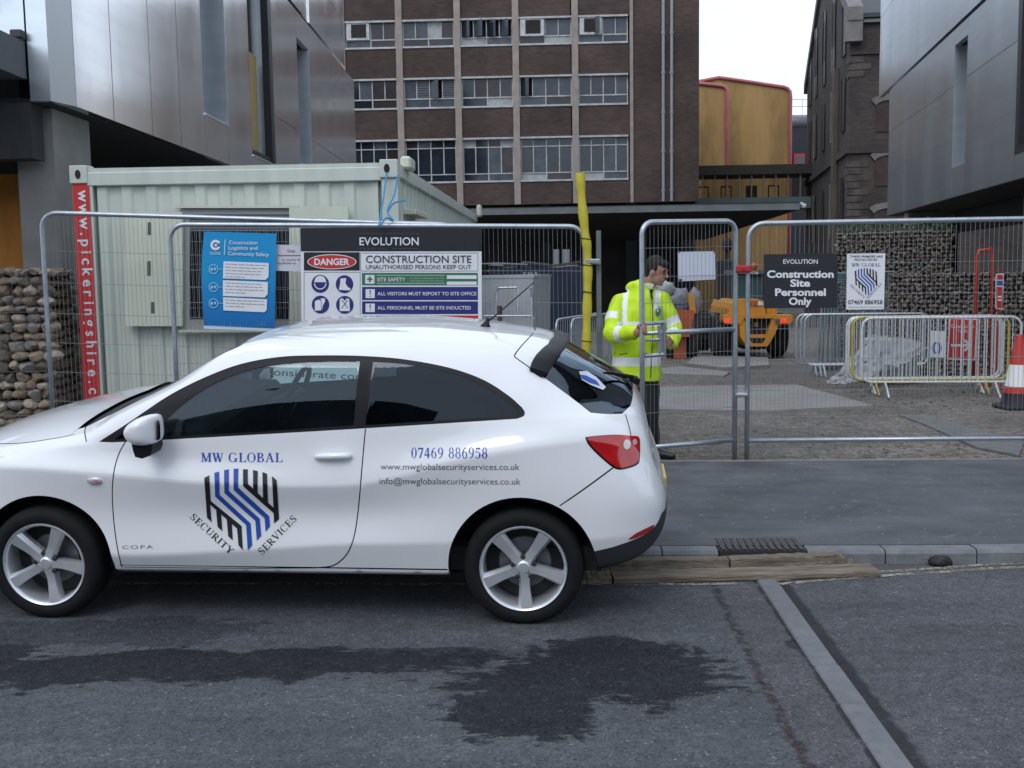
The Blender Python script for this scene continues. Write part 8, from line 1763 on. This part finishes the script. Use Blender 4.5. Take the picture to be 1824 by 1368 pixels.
for f in jq.f:
    c = sum((V_[i] for i in f), Vector()) / len(f); k = 0
    arms = [(seg_t(c, rS, rE), 'ru'), (seg_t(c, rE, rW), 'rf'), (seg_t(c, lS, lE), 'lu'), (seg_t(c, lE, lW), 'lf')]; (t_, d_), nm = min(arms, key=lambda q: q[0][1])
    loc = c - Ch; u_ = loc.dot(ax_t); w_ = loc.dot(ay_t)
    on_arm = d_ < .105 and (nm[1] == 'f' or (t_ > .28 and abs(u_) > .165))
    if on_arm:
        if (nm == 'ru' and .46 < t_ < .66) or (nm == 'rf' and .30 < t_ < .52) or (nm == 'lu' and .62 < t_ < .86) or (nm == 'lf' and .22 < t_ < .50): k = 1
    else:
        if zb(652) < c.z < zb(637): k = 1
        elif zb(582) < c.z < zb(572) and w_ < .05 : k = 1
        elif zb(578) < c.z < zb(514) and w_ < .09 and -.132 < u_ < -.088: k = 1
        elif c.z > zb(555) and .135 < u_ < .178 and w_ < .06: k = 1
    mi.append(k)
jq.mi = mi
m_hv = mat('hi_vis_yellow', (.56, .80, .012), rough=.6, var=.08, vscale=10); m_rfl = mat('reflective_tape', (.86, .87, .88), rough=.35, var=.05, vscale=40)
jk = build('jacket', jq, [m_hv, m_rfl], guard, smooth=True)
jb = BVHTree.FromPolygons(jq.v, jq.f)
def on_jacket(px, py, lift=.004):
    h_ = jb.ray_cast(CAM, ray(px, py).normalized()); return (h_[0] + h_[1] * lift) if h_[0] else None
q = MB(); zl = [on_jacket(x, y, .003) for x, y in ((1161, 533), (1162, 550), (1162.5, 575), (1162, 600), (1161, 625), (1160, 650), (1159, 673))]; q.tube([p for p in zl if p], .0035, 5); build('zip', q, mat('zip_dark', (.02, .03, .01), rough=.6), jk)
def patch(nm, pts, m_, lift):
    q = MB(); v_ = [on_jacket(x, y, lift) for x, y in pts]
    if all(v_): q.add(v_, [tuple(range(len(v_)))[::-1]]); build(nm, q, m_, jk)
patch('dark_lining', [(1147, 505), (1170, 507), (1168, 516), (1164, 524), (1160, 535), (1155, 526), (1149, 515)], mat('navy_lining', (.012, .013, .018), rough=.7), .010)
patch('shirt_front', [(1150, 506), (1163, 507), (1161, 512), (1158, 516), (1153, 511)], MATS['shirt_white'], .013)
q = MB(); bd = [on_jacket(x, y, .004) for x, y in ((1162.5, 546), (1180, 545), (1180.5, 567), (1163, 569))]
if all(bd): q.add(bd, [(3, 2, 1, 0)]); build('badge', q, mat('badge_pale', (.32, .48, .42), rough=.6), jk); q = MB(); bd = [on_jacket(x, y, .006) for x, y in ((1167, 550), (1177, 549.5), (1175, 560), (1171, 565), (1168, 561))]; q.add(bd, [(4, 3, 2, 1, 0)]); build('badge_mark', q, mat('badge_mark_ink', (.06, .12, .15), rough=.6), jk)
for x0, x1, y in ((1095, 1118, 629), (1140, 1152, 629)):
    q = MB(); q.tube([p for p in (on_jacket(x0, y, .003), on_jacket((x0 + x1) / 2, y + 2, .003), on_jacket(x1, y, .003)) if p], .003, 5); build('pocket_edge', q, MATS['zip_dark'], jk)
# trousers and shoes
t = MB(); limb(t, [Pv + EZ * .02, hR, kR, aR_ + EZ * .02], [.145, .115, .084, .072]); limb(t, [Pv + EZ * .02, hL, kL, aL_ + EZ * .02], [.145, .115, .084, .072])
build('trousers', fuse('trousers', t, .010, 3, .008, 8, 5.0), mat('black_trousers', (.010, .010, .013), rough=.8), guard, smooth=True)
for a_, b_ in ((aR_, tR), (aL_, tL)):
    q = MB(); d_ = Vector((b_.x - a_.x, b_.y - a_.y, 0)).normalized(); base_ = Vector((a_.x, a_.y, PZ)); sd_ = Vector((-d_.y, d_.x, 0))
    limb(q, [base_ - d_ * .05 + EZ * .045, base_ + d_ * .06 + EZ * .048, base_ + d_ * .16 + EZ * .036, base_ + d_ * .20 + EZ * .032], [.042, .046, .040, .030]); blob(q, base_ - d_ * .01 + EZ * .07, .045, .045, .05)
    sq = fuse('shoe', q, .008, 3); sq.v = [(v[0], v[1], max(v[2], PZ + .003)) for v in sq.v]; build('shoe', sq, mat('black_leather', (.010, .010, .011), rough=.4), guard, smooth=True)
